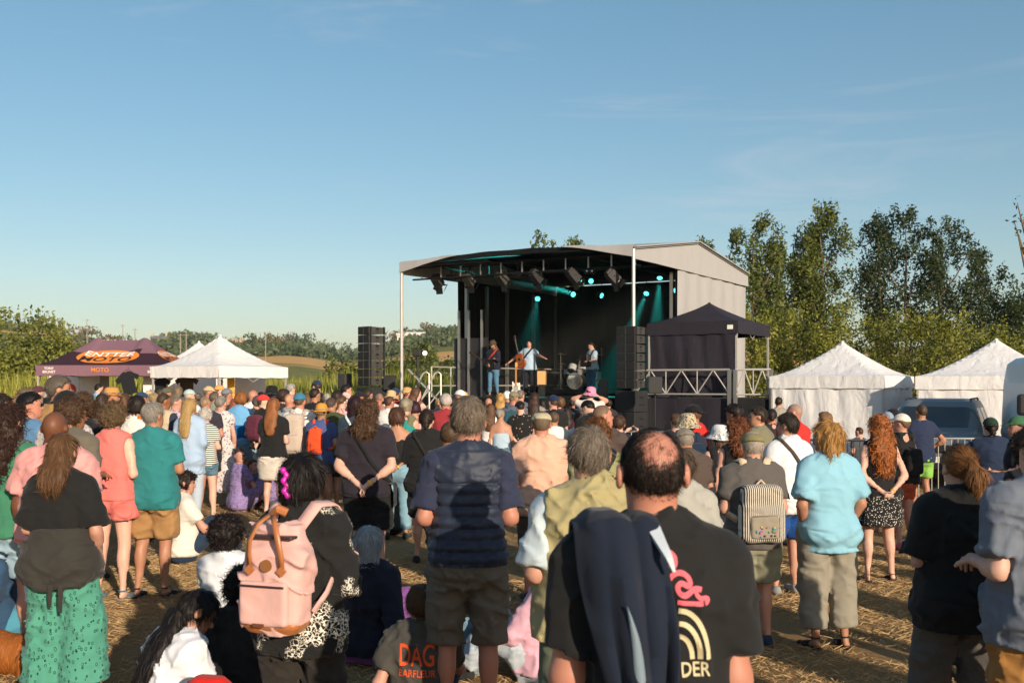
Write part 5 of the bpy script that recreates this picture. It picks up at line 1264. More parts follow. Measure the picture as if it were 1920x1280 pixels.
def cabinet_stack(px, d, ztop, n, hcab, w, dep, rz, subs, lb):
    x, y, _ = W(px, 0, d)
    for k in range(n):
        z = ztop - (k + .5) * hcab; r = empty('line_array_speaker', (x, y, z - hcab / 2), rz, f'black line array cabinet, {("topmost", "second from the top", "third from the top", "fourth from the top", "fifth from the top", "sixth from the top", "lowest")[k]}, in the {lb}', 'loudspeaker', f'line array cabinets in the {lb}')
        hz = hcab / 2
        m = MB(); m.add([(-w / 2, -dep / 2, .006), (w / 2, -dep / 2, .006), (w / 2, dep / 2, .03), (-w / 2, dep / 2, .03), (-w / 2, -dep / 2, hcab - .006), (w / 2, -dep / 2, hcab - .006), (w / 2, dep / 2, hcab - .03), (-w / 2, dep / 2, hcab - .03)], [(3, 2, 1, 0), (4, 5, 6, 7), (0, 1, 5, 4), (1, 2, 6, 5), (2, 3, 7, 6), (3, 0, 4, 7)]); m.build('cabinet', 'speaker_side', r)
        for sx in (-1, 1): MB().box((sx * w * .27, -dep / 2 - .008, hz), (w * .42, .016, hcab - .03)).build('grille', 'grille', r)
        MB().box((0, -dep / 2 - .012, hz), (.022, .02, hcab - .025)).build('waveguide', 'speaker_side', r)
        for yy in (-dep * .42, dep * .40): MB().box((w / 2 + .010, yy, hz), (.02, .045, hcab - .012)).build('rigging_plate', 'black_metal', r)
        m = MB(); m.add([(w / 2 + .005, -.07, hz + .02), (w / 2 + .005, .07, hz + .02), (w / 2 + .005, .03, hz + .075), (w / 2 + .005, -.03, hz + .075), (w / 2 + .012, -.07, hz + .02), (w / 2 + .012, .07, hz + .02), (w / 2 + .012, .03, hz + .075), (w / 2 + .012, -.03, hz + .075)], [(0, 1, 2, 3), (7, 6, 5, 4), (0, 4, 5, 1), (1, 5, 6, 2), (2, 6, 7, 3), (3, 7, 4, 0)]); m.build('handle', 'black_metal', r)
        m = MB(); m.add([(w / 2 + .005, -.04, hz - .03), (w / 2 + .005, .05, hz - .03), (w / 2 + .005, .0, hz - .07), (w / 2 + .012, -.04, hz - .03), (w / 2 + .012, .05, hz - .03), (w / 2 + .012, 0, hz - .07)], [(0, 1, 2), (5, 4, 3), (0, 3, 4, 1), (1, 4, 5, 2), (2, 5, 3, 0)]); m.build('badge', 'black_metal', r)
    z = ztop - n * hcab - .05
    for k in range(subs):
        hs_ = z / subs; zc = z - (k + .5) * hs_; r = empty('subwoofer', (x, y, zc - hs_ / 2), rz, f'black subwoofer box, {("upper", "middle", "bottom")[k]} one under the {lb}', 'subwoofer', f'subwoofers under the {lb}')
        MB().box((0, 0, hs_ / 2), (w * 1.06, dep * 1.15, hs_ - .012)).build('cabinet', 'speaker_black', r, bevel=.01); MB().box((0, -dep * .575 - .008, hs_ / 2), (w * .98, .016, hs_ - .08)).build('grille', 'grille', r)
        for dz in (-.1, .1): MB().box((w * .53 + .006, 0, hs_ / 2 + dz), (.014, .18, .03)).build('handle', 'black_metal', r)
cabinet_stack(697, 29.5, 3.60, 7, .25, .50, .62, R(-42), 2, 'left loudspeaker tower')
cabinet_stack(1184, 27.0, 3.46, 7, .24, .58, .60, R(-38), 3, 'right loudspeaker tower')
def speaker_on_stand(px, pyt, pyb, d, w, rz, lb, grp=None, face='speaker_side'):
    x, y, zt = W(px, pyt, d); zb = W(px, pyb, d)[2]; h_ = zt - zb; r = empty('loudspeaker', (x, y, 0), rz, lb, 'loudspeaker', grp)
    m = MB(); m.add([(-w / 2, -w * .45, zb), (w / 2, -w * .45, zb), (w * .32, w * .45, zb), (-w * .32, w * .45, zb), (-w / 2, -w * .45, zt), (w / 2, -w * .45, zt), (w * .32, w * .45, zt), (-w * .32, w * .45, zt)], [(3, 2, 1, 0), (4, 5, 6, 7), (0, 1, 5, 4), (1, 2, 6, 5), (2, 3, 7, 6), (3, 0, 4, 7)]); m.build('cabinet', face, r, bevel=.02)
    MB().box((0, -w * .45 - .008, (zt + zb) / 2), (w * .88, .016, h_ * .9)).build('grille', face, r)
    MB().tube([(0, 0, 0), (0, 0, zb)], .02, 8).build('stand_pole', 'black_metal', r)
    for a in (0, 2.1, 4.2): MB().tube([(0, 0, .55), (.45 * math.cos(a), .45 * math.sin(a), .02)], .014, 6).build('stand_leg', 'black_metal', r)
speaker_on_stand(648, 700, 726, 30.5, .36, R(-40), 'small black loudspeaker on a pole left of the loudspeaker tower')
speaker_on_stand(732, 703, 731, 29.5, .36, R(-10), 'small black loudspeaker on a pole right of the left tower', None, 'speaker_black')
speaker_on_stand(1228, 706, 738, 25.5, .36, R(-5), 'black loudspeaker on a stand in front of the black tent', None, 'speaker_black')
x_, y_, z_ = W(1132, 711, 28.2); 
def deck_speaker():
    r = empty('monitor_speaker', (x_, y_, 0), R(-10), 'grey front fill speaker at the right front of the stage', 'loudspeaker')
    MB().box((0, 0, z_ - .25), (.25, .26, .50)).build('cabinet', 'speaker_side', r, bevel=.02); MB().box((0, -.135, z_ - .25), (.21, .012, .44)).build('grille', 'speaker_side', r); MB().tube([(0, 0, 0), (0, 0, z_ - .48)], .02, 8).build('stand_pole', 'black_metal', r)
deck_speaker()

def stage_haze():
    m = bpy.data.materials.new('stage_smoke'); m.use_nodes = True; n = m.node_tree; n.nodes.clear(); MATS['stage_smoke'] = m
    o = n.nodes.new('ShaderNodeOutputMaterial'); v = n.nodes.new('ShaderNodeVolumePrincipled'); v.inputs['Color'].default_value = (.8, .85, .85, 1); v.inputs['Density'].default_value = .015; v.inputs['Anisotropy'].default_value = .2
    n.links.new(v.outputs[0], o.inputs['Volume'])
    b = MB().box((3.9, 6.6, 3.45), (7.2, 6.6, 3.7)).build('stage_smoke', m, None, label='thin theatrical smoke drifting inside the stage', cat='smoke', kind='stuff'); b.location = (SX, SY, 0); b.rotation_euler = (0, 0, SRZ)
stage_haze()

# ---------------------------------------------------------------- instruments and gear on the deck
def deck_pt(px, d): u, t = SPT(px, d); p = SP(u, t, DECK); return p
def build_drums():
    x, y, z = deck_pt(1083, 34.6); z += .22
    rr = empty('drum_riser', (x, y, DECK), SRZ, 'low black riser under the drum kit', 'platform'); MB().box((0, .1, .105), (2.2, 1.8, .21)).build('platform', 'deck_black', rr); MB().box((0, .1, .213), (2.1, 1.7, .008)).build('carpet', 'drape_black', rr)
    r = empty('drum_kit', (x, y, z), SRZ + R(8), 'drum kit with white shells and lettered bass drum at the back', 'drum kit')
    def drum(nm, c, ax, rad, dep, head):
        a = Vector(ax).normalized(); o = MB().tube([Vector(c) - a * dep / 2, Vector(c) + a * dep / 2], rad, 24).build(nm, 'drum_white', r, smooth=False); MB().disc(Vector(c) - a * (dep / 2 + .004), a, rad * .97, .006, 24).build('drum_head', head, o)
        for sgn in (-1, 1): MB().tube([Vector(c) + a * sgn * (dep / 2 - .01), Vector(c) + a * sgn * (dep / 2 + .012)], rad * 1.03, 24).build('hoop', 'chrome', o)
        return o
    bd = drum('bass_drum', (0, -.1, .29), (0, 1, 0), .28, .42, 'deck_black')
    me = text_mesh('SERIAL\nPICKIN', .15)
    o = mobj('lettering', me, 'ink_white', bd); o.location = (0, -.325, .33); o.rotation_euler = (R(90), 0, 0)
    drum('tom', (-.17, -.05, .74), (.1, .5, .86), .15, .22, 'drum_white'); drum('tom', (.19, -.05, .74), (-.1, .5, .86), .16, .24, 'drum_white'); drum('floor_tom', (.58, .3, .42), (0, 0, 1), .2, .4, 'drum_white'); drum('snare_drum', (-.42, .3, .60), (0, .1, 1), .18, .14, 'drum_white')
    for (cx, cy, cz, rad) in ((-.62, .0, 1.22, .23), (.1, .1, 1.02, .20), (.72, -.05, 1.18, .24), (-.7, .35, .88, .18)):
        MB().lathe((cx, cy, cz), [(rad, 0), (rad * .5, .015), (.05, .03), (.03, .05), (.004, .052)], 24).build('cymbal', 'brass', r, smooth=True); MB().tube([(cx, cy, .0), (cx, cy, cz + .06)], .012, 6).build('cymbal_stand', 'chrome', r)
        for a in (0.5, 2.6, 4.7): MB().tube([(cx, cy, .35), (cx + .24 * math.cos(a), cy + .24 * math.sin(a), .01)], .009, 5).build('stand_leg', 'chrome', r)
    m = MB(); m.lathe((.0, .75, .5), [(.01, 0), (.17, 0), (.17, .07), (.01, .075)], 16); m.tube([(0, .75, 0), (0, .75, .5)], .02, 6); m.build('stool', 'black_metal', r)
build_drums()
def mic_stand(px, pyt, d, lb, boom=None, z0=DECK, head='black_metal'):
    x, y, zt = W(px, pyt, d); r = empty('microphone_stand', (x, y, z0), 0, lb, 'microphone stand', 'microphone stands on stage'); h_ = zt - z0
    MB().lathe((0, 0, 0), [(.12, 0), (.12, .015), (.02, .03)], 16).build('base', 'black_metal', r); tip = Vector((0, 0, h_))
    if boom:
        MB().tube([(0, 0, .02), (0, 0, h_ - boom[2])], .011, 8).build('pole', 'black_metal', r); tip = Vector((boom[0], boom[1], h_)); MB().tube([(-boom[0] * .4, -boom[1] * .4, h_ - boom[2] * 1.4), tip], .008, 6).build('boom_arm', 'black_metal', r)
    else: MB().tube([(0, 0, .02), (0, 0, h_)], .011, 8).build('pole', 'black_metal', r)
    m = MB(); m.tube([tip, tip + Vector((0, .10, .03))], [.012, .017], 8); m.lathe(tip + Vector((0, .115, .035)), [(.004, -.028), (.024, -.018), (.027, 0), (.02, .02), (.004, .027)], 12); m.build('microphone', head, r)
mic_stand(981, 652, 31.2, 'microphone stand right in front of the singer'); mic_stand(870, 675, 31.6, 'microphone stand with boom at the left of the stage', (.5, 0, .22), head='chrome'); mic_stand(1056, 640, 36.5, 'tall overhead microphone stand left of the drum kit', (.4, 0, .1)); mic_stand(1120, 636, 37, 'overhead microphone stand right of the drum kit', (-.35, 0, .1), head='chrome'); mic_stand(1040, 664, 35, 'short microphone stand beside the amplifier'); mic_stand(1128, 650, 33.5, 'microphone stand behind the accordion player', (-.3, 0, .05), head='chrome')
def build_gear():
    x, y, _ = W(1016, 0, 32.6); r = empty('cajon_drum', (x, y, DECK), R(-8), 'pale wooden box drum standing beside the singer', 'box drum')
    zz = W(0, 721, 32.6)[2] - DECK; MB().box((0, 0, zz / 2), (.2, .2, zz)).build('stand', 'black_metal', r)
    MB().box((0, 0, zz + .225), (.28, .28, .45)).build('box', 'wood', r, bevel=.012); MB().box((0, -.144, zz + .225), (.27, .008, .44)).build('front_plate', plain('pale_wood', '#d2a06a', .45, 0, .15, 10), r); MB().disc((.06, .145, zz + .3), (0, 1, 0), .05, .006).build('sound_hole', 'deck_black', r)
    x, y, _ = W(968, 0, 30.8); r = empty('electric_guitar', (x, y, DECK), R(-15), 'white electric guitar on a stand at the front of the stage', 'guitar')
    zt = W(0, 682, 30.8)[2] - DECK; zb = W(0, 738, 30.8)[2] - DECK
    F = Fld((-.25, -.12, zb - .1), (.25, .12, zb + .55), .012); fr = Frame()
    F.box(fr, (0, 0, zb + .16), (.115, .022, .12), .02, 0); F.ell(fr, (0, 0, zb + .07), (.165, .03, .12), .02); F.cone(fr, (-.09, 0, zb + .22), (-.115, 0, zb + .36), .04, .022, .03, sq=None); F.cone(fr, (.09, 0, zb + .22), (.10, 0, zb + .33), .038, .02, .03); F.ell(fr, (0, 0, zb + .25), (.115, .026, .1), .02)
    F.cut(fr, lambda l: np.abs(l[..., 1]) - .022); V, Q = F.get(); mobj('body', np_mesh('body', V, Q), 'cream_gloss', r)
    MB().box((0, -.03, zb + .53), (.05, .025, .62)).build('neck', 'wood', r); m = MB(); m.box((0.01, -.028, zb + .90), (.07, .02, .14)); m.build('headstock', plain('pale_wood', '#d2a06a', .45, 0, .15, 10), r)
    MB().box((0, -.027, zb + .17), (.15, .008, .17)).build('pickguard', 'drum_white', r); MB().tube([(0, .05, 0), (0, .05, zb + .5)], .012, 6).build('stand_pole', 'black_metal', r)
    for a in (.5, 2.6, 4.7): MB().tube([(0, .05, .2), (.22 * math.cos(a), .05 + .22 * math.sin(a), .01)], .01, 5).build('stand_leg', 'black_metal', r)
    for i, (px, d, w, h_, lb) in enumerate(((1042, 37.2, .65, .55, 'black guitar amplifier left of the drum kit'), (1052, 36.4, .5, .25, 'low black stage monitor in front of the amplifier'))):
        x, y, _ = W(px, 0, d); r = empty('amplifier', (x, y, DECK), SRZ, lb, 'amplifier'); zb = .35 if i == 0 else 0.0
        if zb: MB().box((0, 0, zb / 2), (w * .9, .3, zb)).build('case', 'deck_black', r)
        MB().box((0, 0, zb + h_ / 2), (w, .32, h_)).build('cabinet', 'speaker_black', r, bevel=.015); MB().box((0, -.168, zb + h_ * .42), (w * .9, .012, h_ * .7)).build('grille', 'grille', r); MB().box((0, -.168, zb + h_ * .88), (w * .9, .014, h_ * .12)).build('control_panel', 'chrome', r)
    # lamp tower and reflector left of the stage
    x, y, zt = W(783, 664, 29); r = empty('work_light_stand', (x, y, 0), 0, 'black lamp on a tall stand left of the stage', 'lamp stand')
    MB().tube([(0, 0, 0), (0, 0, zt)], .035, 8).build('pole', 'black_metal', r)
    for a in (.3, 2.4, 4.5): MB().tube([(0, 0, .7), (.6 * math.cos(a), .6 * math.sin(a), .02)], .02, 6).build('leg', 'black_metal', r)
    m = MB(); m.box((-.02, 0, zt + .05), (.24, .2, .2)); m.box((.2, -.02, zt + .03), (.16, .18, .17)); m.build('lamp_head', 'black_metal', r, bevel=.02); MB().disc((.22, -.12, zt + .03), (.3, -1, -.1), .07, .02).build('lens', 'lamp_warm', r)
    x, y, z = W(795, 722, 28.2); r = empty('tilted_reflector', (x, y, 0), 0, 'tilted grey reflector panel on a stand left of the stage', 'reflector'); m = MB()
    for k in range(5): q = -.36 + k * .18; MB().box((q, 0, z - q * 1.05), (.22, .5, .03), Matrix.Rotation(R(46), 3, 'Y')).build('panel', 'steel', r)
    MB().tube([(-.1, .1, 0), (-.1, .1, z - .05)], .02, 6).build('pole', 'black_metal', r)
    # stair rails
    for i, (px, lb) in enumerate(((798, 'tubular handrail of the stage stairs, left one'), (820, 'tubular handrail of the stage stairs, right one'))):
        x, y, zt = W(px, 697, 30); r = empty('stair_handrail', (x, y, 0), 0, lb, 'handrail', 'stage stair handrails'); MB().tube([(-.75, 0, .0), (-.75, 0, 1.0), (-.6, 0, 1.2), (-.08, 0, zt - .05), (.02, 0, zt), (.10, 0, zt - .06), (.12, 0, .0)], .026, 8).build('rail', 'alu', r, smooth=True); MB().tube([(-.72, 0, .7), (.1, 0, zt - .55)], .02, 6).build('mid_rail', 'alu', r)
build_gear()

# ---------------------------------------------------------------- tents
def tent(name, cx, cy, w, dep, rz, eave, peak, val, roof, lb, ridge=0.0, z0=0.0, walls=(), wallmat=None, legs=True, sag=1.45, frame='alu', valmat=None, ov=.0):
    r = empty(name, (cx, cy, z0), rz, lb, 'tent'); hw, hd = w / 2, dep / 2; N = 9; wv = random.Random(int(cx * 100))
    def top(x, y):
        tx = max(0.0, (abs(x) - ridge / 2) / (hw - ridge / 2)); ty = abs(y) / hd; t = 1 - max(tx, ty); e = eave - .05 * math.sin(math.pi * (.5 + .5 * (min(tx, ty)))) * 0
        return e + (peak - e) * (t ** sag * .86 + .14 * t) + (-.10 * t if ridge and abs(x) < ridge / 2 * .7 else 0)
    # four roof faces, each its own curved sheet
    V = []; xs = np.linspace(-hw, hw, 29); ys = np.linspace(-hd, hd, 25)
    rows = [[(x, y, top(x, y)) for x in xs] for y in ys]; ro = MB().sheet(rows, .012).build('canopy', roof, r, smooth=True); ro.data.set_sharp_from_angle(angle=R(9))
    for k, (ax, s_) in enumerate((('x', -1), ('x', 1), ('y', -1), ('y', 1))):
        L_ = w if ax == 'x' else dep; tp, bt = [], []
        for q in np.linspace(-.5, .5, 17):
            o_ = .012 * math.sin(q * 17 + k) ; zz = eave - val - .015 * math.sin((q + .5) * math.pi * 4) ** 2
            if ax == 'x': tp.append((q * L_, s_ * (hd + .006), eave + .004)); bt.append((q * L_, s_ * (hd + .010 + o_ * .6 * 1), zz))
            else: tp.append((s_ * (hw + .006), q * L_, eave + .004)); bt.append((s_ * (hw + .010 + o_ * .6), q * L_, zz))
        MB().sheet([tp, bt], .006).build('valance', valmat or roof, r)
    if legs:
        for sx in (-1, 1):
            for sy in (-1, 1): MB().box((sx * (hw - .05), sy * (hd - .05), (eave - .03) / 2), (.05, .05, eave - .03)).build('leg', frame, r)
        for sx in (-1, 1):
            for q in range(4):
                a, b_ = -hd + q * dep / 4, -hd + (q + 1) * dep / 4; MB().tube([(sx * (hw - .06), a, eave - .12 if q % 2 else eave - .45), (sx * (hw - .06), b_, eave - .45 if q % 2 else eave - .12)], .012, 5).build('scissor_bar', frame, r)
    for side in walls:
        n_ = 30; rws = []
        for z in np.linspace(eave - val + .04, .02, 7):
            rw = []
            for q in np.linspace(-.5, .5, n_):
                bl = .022 * math.sin(q * 31 + z) + .06 * math.sin(q * 9 + z * 2) * (1 - z / eave) + .018 * math.sin(q * 57 + z * 3) + .02 * math.sin(q * 14 - z * 6)
                rw.append({'f': (q * (w - .06), -hd + .03 - bl * .7, z), 'b': (-q * (w - .06), hd - .03 + bl * .7, z), 'r': (hw - .03 + bl * .7, q * (dep - .06), z), 'l': (-hw + .03 - bl * .7, -q * (dep - .06), z)}[side])
            rws.append(rw)
        MB().sheet(rws, .006).build('wall_panel', wallmat or roof, r, smooth=True)
    m = MB(); m.lathe((0, 0, peak - .02), [(.001, .045), (.03, .035), (.05, 0)], 10); 
    if not ridge: m.build('peak_cap', roof, r)
    return r, ro
def PX(px, d): return (px - 960) / FPX * d
t1 = tent('white_tent', PX(1580, 27.2), 27.2, 3.0, 3.0, R(-35), 2.10, 3.06, .30, 'tent_white', 'closed white marquee tent beside the black tent, left of the car', walls='frl', wallmat='tent_white')
t2 = tent('white_tent', PX(1868, 24.8), 24.8, 3.4, 3.4, R(-28), 2.08, 3.02, .30, 'tent_white', 'closed white marquee tent behind the car at the right edge', walls='frl', wallmat='tent_white')
t3 = tent('black_tent', PX(1330, 29.5), 29.5, 2.75, 2.75, R(-33), 2.16, 2.80, .34, 'tent_black', 'black pop-up tent on the platform right of the stage', z0=DECK, walls='f', wallmat='tent_black')
MB().box((1.17, -1.405, 1.99), (.16, .02, .12)).build('label_patch', 'ink_white', t3[0])
t4 = tent('white_tent', PX(413, 31), 31, 2.9, 2.9, R(-30), 2.42, 3.42, .32, 'tent_white', 'white pop-up stall tent in front, right of the purple tent', sag=1.6)
t5 = tent('purple_tent', PX(212, 33.5), 34.2, 4.4, 3.0, R(-2), 2.52, 3.48, .34, 'tent_plum', 'purple stall tent with orange logo at the left', ridge=1.8, valmat='tent_purple', walls='', sag=1.35)
t6 = tent('white_tent', PX(373, 40), 40, 2.6, 2.6, R(-20), 2.55, 3.62, .3, 'tent_white', 'small white tent peak behind the white stall tent', walls='fr')
def tent_logo():
    r = t5[0]; ro = t5[1]
    # light purple upper half of the canopy and the orange badge, laid on the cloth
    def lay(me, name, mat, o=.012):
        bv = BVHTree.FromPolygons([v.co[:] for v in ro.data.vertices], [list(p.vertices) for p in ro.data.polygons])
        for v in me.vertices:
            hit = bv.ray_cast(Vector((v.co.x, v.co.y, 6)), Vector((0, 0, -1)))
            v.co = hit[0] + Vector((0, -o * .7, o)) if hit[0] is not None else Vector((v.co.x, v.co.y, 2.4))
        return mobj(name, me, mat, r)
    def grid_patch(fn, nx=40, ny=24, name='patch'):
        rows = [[fn(a, b_) for a in np.linspace(0, 1, nx)] for b_ in np.linspace(0, 1, ny)]; m = MB().sheet(rows); return m.mesh(name, True)
    # upper band, front and back
    lay(grid_patch(lambda a, b_: (-1.55 + a * 3.1 + .0, -(.62 + .10 * math.sin(a * 6)) * (1 - b_) * (1.0), 0)), 'canopy_band', 'tent_purple')
    lay(grid_patch(lambda a, b_: (.95 + (.62) * b_ + .0, -.75 + a * 1.5, 0)), 'canopy_band', 'tent_purple', .010)
    def badge(cx, cy, rx, ry, rot, txt1, txt2, side):
        def el(a, b_):
            an = a * 6.2832; rr = b_; x, y = rx * rr * math.cos(an), ry * rr * math.sin(an); return (cx + x, cy + y, 0) if side == 'f' else (cx - y * 1.0, cy + x, 0)
        lay(grid_patch(el, 48, 10), 'logo_badge', 'orange_print', .02)
        for tx, oy, sz, mt in ((txt1, ry * .36, ry * .80, 'ink_white'), (txt2, -ry * .34, ry * .95, 'ink_dark')):
            me = text_mesh(tx, sz); import bmesh
            bm = bmesh.new(); bm.from_mesh(me); bmesh.ops.triangulate(bm, faces=bm.faces[:]); bmesh.ops.subdivide_edges(bm, edges=bm.edges[:], cuts=1); bm.to_mesh(me); bm.free()
            mxw = max(abs(v.co.x) for v in me.vertices); k = rx * .82 / mxw
            for v in me.vertices:
                x, y = v.co.x * k, v.co.y + oy; v.co = Vector((cx + x + y * .15, cy + y, 0)) if side == 'f' else Vector((cx - y, cy + x, 0))
            lay(me, 'lettering', mt, .03)
    badge(-.05, -.93, 1.05, .42, 0, 'ENTTER', 'MOTO', 'f'); badge(1.72, .0, .85, .30, 0, 'ENTTER', 'MOTO', 'r')
    for x, tx, mt, sz in ((-1.75, 'TONY\nBRUNET', 'ink_white', .115), (1.75, 'TONY\nBRUNET', 'ink_white', .115), (-.05, 'MOTO', 'orange_print', .2)):
        o = mobj('valance_lettering', text_mesh(tx, sz), mt, r); o.location = (x, -1.535, 2.36); o.rotation_euler = (R(90), 0, 0)
tent_logo()
def stall_fittings():
    d = 35.5
    # white back panels, banner, hanging shirts
    for px0, px1, py0, py1, dd, mt, lb in ((92, 150, 698, 790, 35.8, 'tent_white', 'white display panel with red disc under the purple tent'), (150, 186, 698, 790, 35.7, 'tent_white', 'plain white display panel right of the red disc'), (186, 205, 700, 790, 35.4, 'tarp_grey', 'narrow grey display panel under the purple tent'), (268, 330, 702, 790, 33.5, 'tent_white', 'white wall panel behind the hanging shirts'), (330, 405, 706, 790, 33.6, 'tent_white', 'white wall panel under the left half of the white stall tent'), (440, 498, 706, 790, 32.8, 'tent_white', 'white wall panel under the right half of the white stall tent')):
        a, b_ = W(px0, py0, dd), W(px1, py1, dd); r = empty('display_panel', ((a[0] + b_[0]) / 2, dd, 0), 0, lb, 'panel', None); MB().box((0, 0, (a[2] + .1) / 2), (b_[0] - a[0] - .02, .04, a[2] - .1)).build('panel', mt, r); MB().box((0, 0, .05), (b_[0] - a[0], .4, .1)).build('foot', 'black_metal', r)
        if 'red disc' in lb and lb.startswith('white'):
            c = W(131, 730, dd - .04); MB().disc((c[0] - r.location.x, -.035, c[2]), (0, 1, 0), .215, .02, 32).build('red_disc', 'banner_red', r); MB().box((c[0] - r.location.x, -.05, c[2] - .03), (.3, .012, .03)).build('white_line', 'ink_white', r)
    for px, py, dd, mt, lb in ((306, 718, 31.6, 'banner_yellow', 'yellow banner strip behind the hanging black shirt'), (433, 722, 30.6, 'banner_yellow', 'yellow banner strip near the middle leg of the white stall')):
        x, y, z = W(px, py, dd); r = empty('banner', (x, y, 0), 0, lb, 'banner'); MB().box((0, 0, z), (.22, .02, .85)).build('cloth', mt, r); MB().tube([(-.11, .02, 0), (-.11, .02, z + .45)], .012, 6).build('pole', 'steel', r)
    for px, py, dd, sc, mt, rot, lb in ((240, 717, 31.8, 1.0, 'cloth_black_flat', 14, 'black t-shirt hanging from the purple tent, largest of the shirts'), (301, 722, 30.9, .8, 'cloth_black_flat', -3, 'dark t-shirt hanging at the left leg of the white stall'), (350, 722, 31.2, .95, 'cloth_brown_flat', 0, 'brown t-shirt with spread sleeves hanging under the white stall')):
        x, y, z = W(px, py, dd); r = empty('hanging_shirt', (x, y, z), R(-10), lb, 't-shirt', 'shirts hung up for sale')
        pr = [(-.14, .34), (-.08, .36), (0, .33), (.08, .36), (.14, .34), (.42, .16), (.34, .02), (.23, .10), (.22, -.38), (-.22, -.38), (-.23, .10), (-.34, .02), (-.42, .16)]
        c, s_ = math.cos(R(rot)), math.sin(R(rot)); MB().prism([((a * c - b_ * s_) * sc, (a * s_ + b_ * c) * sc) for a, b_ in pr], -.03, .03).build('shirt', mt, r, bevel=.012)
        m = MB(); m.tube([(-.16 * sc, 0, .33 * sc), (0, 0, .43 * sc), (.16 * sc, 0, .33 * sc)], .008, 5); m.tube([(0, 0, .43 * sc), (0, 0, .52 * sc)], .006, 5); m.build('hanger', 'black_metal', r)
stall_fittings()
def wing_platform():
    cx, cy = PX(1330, 29.5), 29.5; r = empty('side_platform', (cx, cy, 0), R(-33), 'black skirted platform carrying the black tent', 'platform')
    MB().box((.25, 0, DECK / 2), (3.9, 3.1, DECK - .004)).build('deck', 'deck_black', r)
    rws = [[(x, -1.57 + .04 * math.sin(x * 7) * (1 - z / 1.6), z) for x in np.linspace(-1.65, 1.3, 30)] for z in (DECK, .8, .02)]; MB().sheet(rws, .01).build('skirt', 'tent_black', r, smooth=True)
    def truss(x0, y0, x1, y1, lb, nb):
        q = empty('truss_barrier', (cx, cy, 0), R(-33), lb, 'truss', 'truss rails round the side platform'); z0_, z1_ = DECK + .12, DECK + .80
        for z in (z0_, z1_): MB().tube([(x0, y0, z), (x1, y1, z)], .032 if z > 2 else .024, 8).build('chord', 'alu', q)
        for k in range(nb + 1):
            t = k / nb; x, y = x0 + (x1 - x0) * t, y0 + (y1 - y0) * t
            if k < nb:
                t2 = (k + .5) / nb; xm, ym = x0 + (x1 - x0) * t2, y0 + (y1 - y0) * t2; t3 = (k + 1) / nb; xe, ye = x0 + (x1 - x0) * t3, y0 + (y1 - y0) * t3
                MB().tube([(x, y, z0_ if k % 1 == 0 else z1_), (xm, ym, z1_)], .018, 6).build('brace', 'alu', q); MB().tube([(xm, ym, z1_), (xe, ye, z0_)], .018, 6).build('brace', 'alu', q)
            MB().tube([(x, y, z0_), (x, y, z1_)], .016, 6).build('upright', 'alu', q)
        for (x, y) in ((x0, y0), (x1, y1)): MB().box((x, y, z1_ / 2), (.09, .09, z1_)).build('post', 'steel', q)
    truss(-1.6, -1.66, 1.25, -1.66, 'long aluminium truss rail in front of the black tent', 3); truss(1.42, -1.66, 2.3, -1.3, 'short aluminium truss rail right of the black tent', 2)
    x, y, z = W(1447, 700, 27.5); r = empty('barrier_tape_post', (x, y, 0), 0, 'leaning red barrier tape pole beside the white tent', 'pole'); MB().tube([(-.25, 0, 0), (0, 0, z)], .025, 6).build('pole', 'red_tape', r); MB().box((-.02, -.03, z - .1), (.06, .01, .1)).build('tape_end', 'red_tape', r)
wing_platform()
def barrier(x, y, rz, lb, w=2.2):
    r = empty('crowd_barrier', (x, y, 0), rz, lb, 'barrier', 'steel crowd barriers'); h_ = 1.08
    MB().tube([(-w / 2, 0, .12), (-w / 2, 0, h_ - .1), (-w / 2 + .1, 0, h_), (w / 2 - .1, 0, h_), (w / 2, 0, h_ - .1), (w / 2, 0, .12)], .019, 8).build('frame', 'barrier_zinc', r, smooth=True); MB().tube([(-w / 2, 0, .16), (w / 2, 0, .16)], .016, 6).build('bottom_rail', 'barrier_zinc', r)
    for k in range(1, 17): q = -w / 2 + w * k / 17; MB().tube([(q, 0, .16), (q, 0, h_ - .01)], .008, 5).build('bar', 'barrier_zinc', r)
    for s_ in (-1, 1): MB().tube([(s_ * w * .38, -.28, .02), (s_ * w * .38, 0, .14), (s_ * w * .38, .28, .02)], .014, 6).build('foot', 'barrier_zinc', r)
x, y, z = W(1205, 0, 17.2); barrier(x, y, R(-12), 'steel crowd barrier in front of the right loudspeaker tower')
x, y, z = W(1560, 0, 14.6); barrier(x, y, R(-8), 'steel crowd barrier between the light blue shirt and the red haired woman', 1.5)
x, y, z = W(1790, 0, 15.0); barrier(x, y, R(-8), 'steel crowd barrier in front of the parked car', 1.6)
x, y, z = W(20, 0, 22.0); barrier(x, y, R(10), 'steel crowd barrier at the far left edge behind the crowd')
x, y, z = W(798, 0, 26.5); barrier(x, y, R(-25), 'steel crowd barrier left of the stage front')

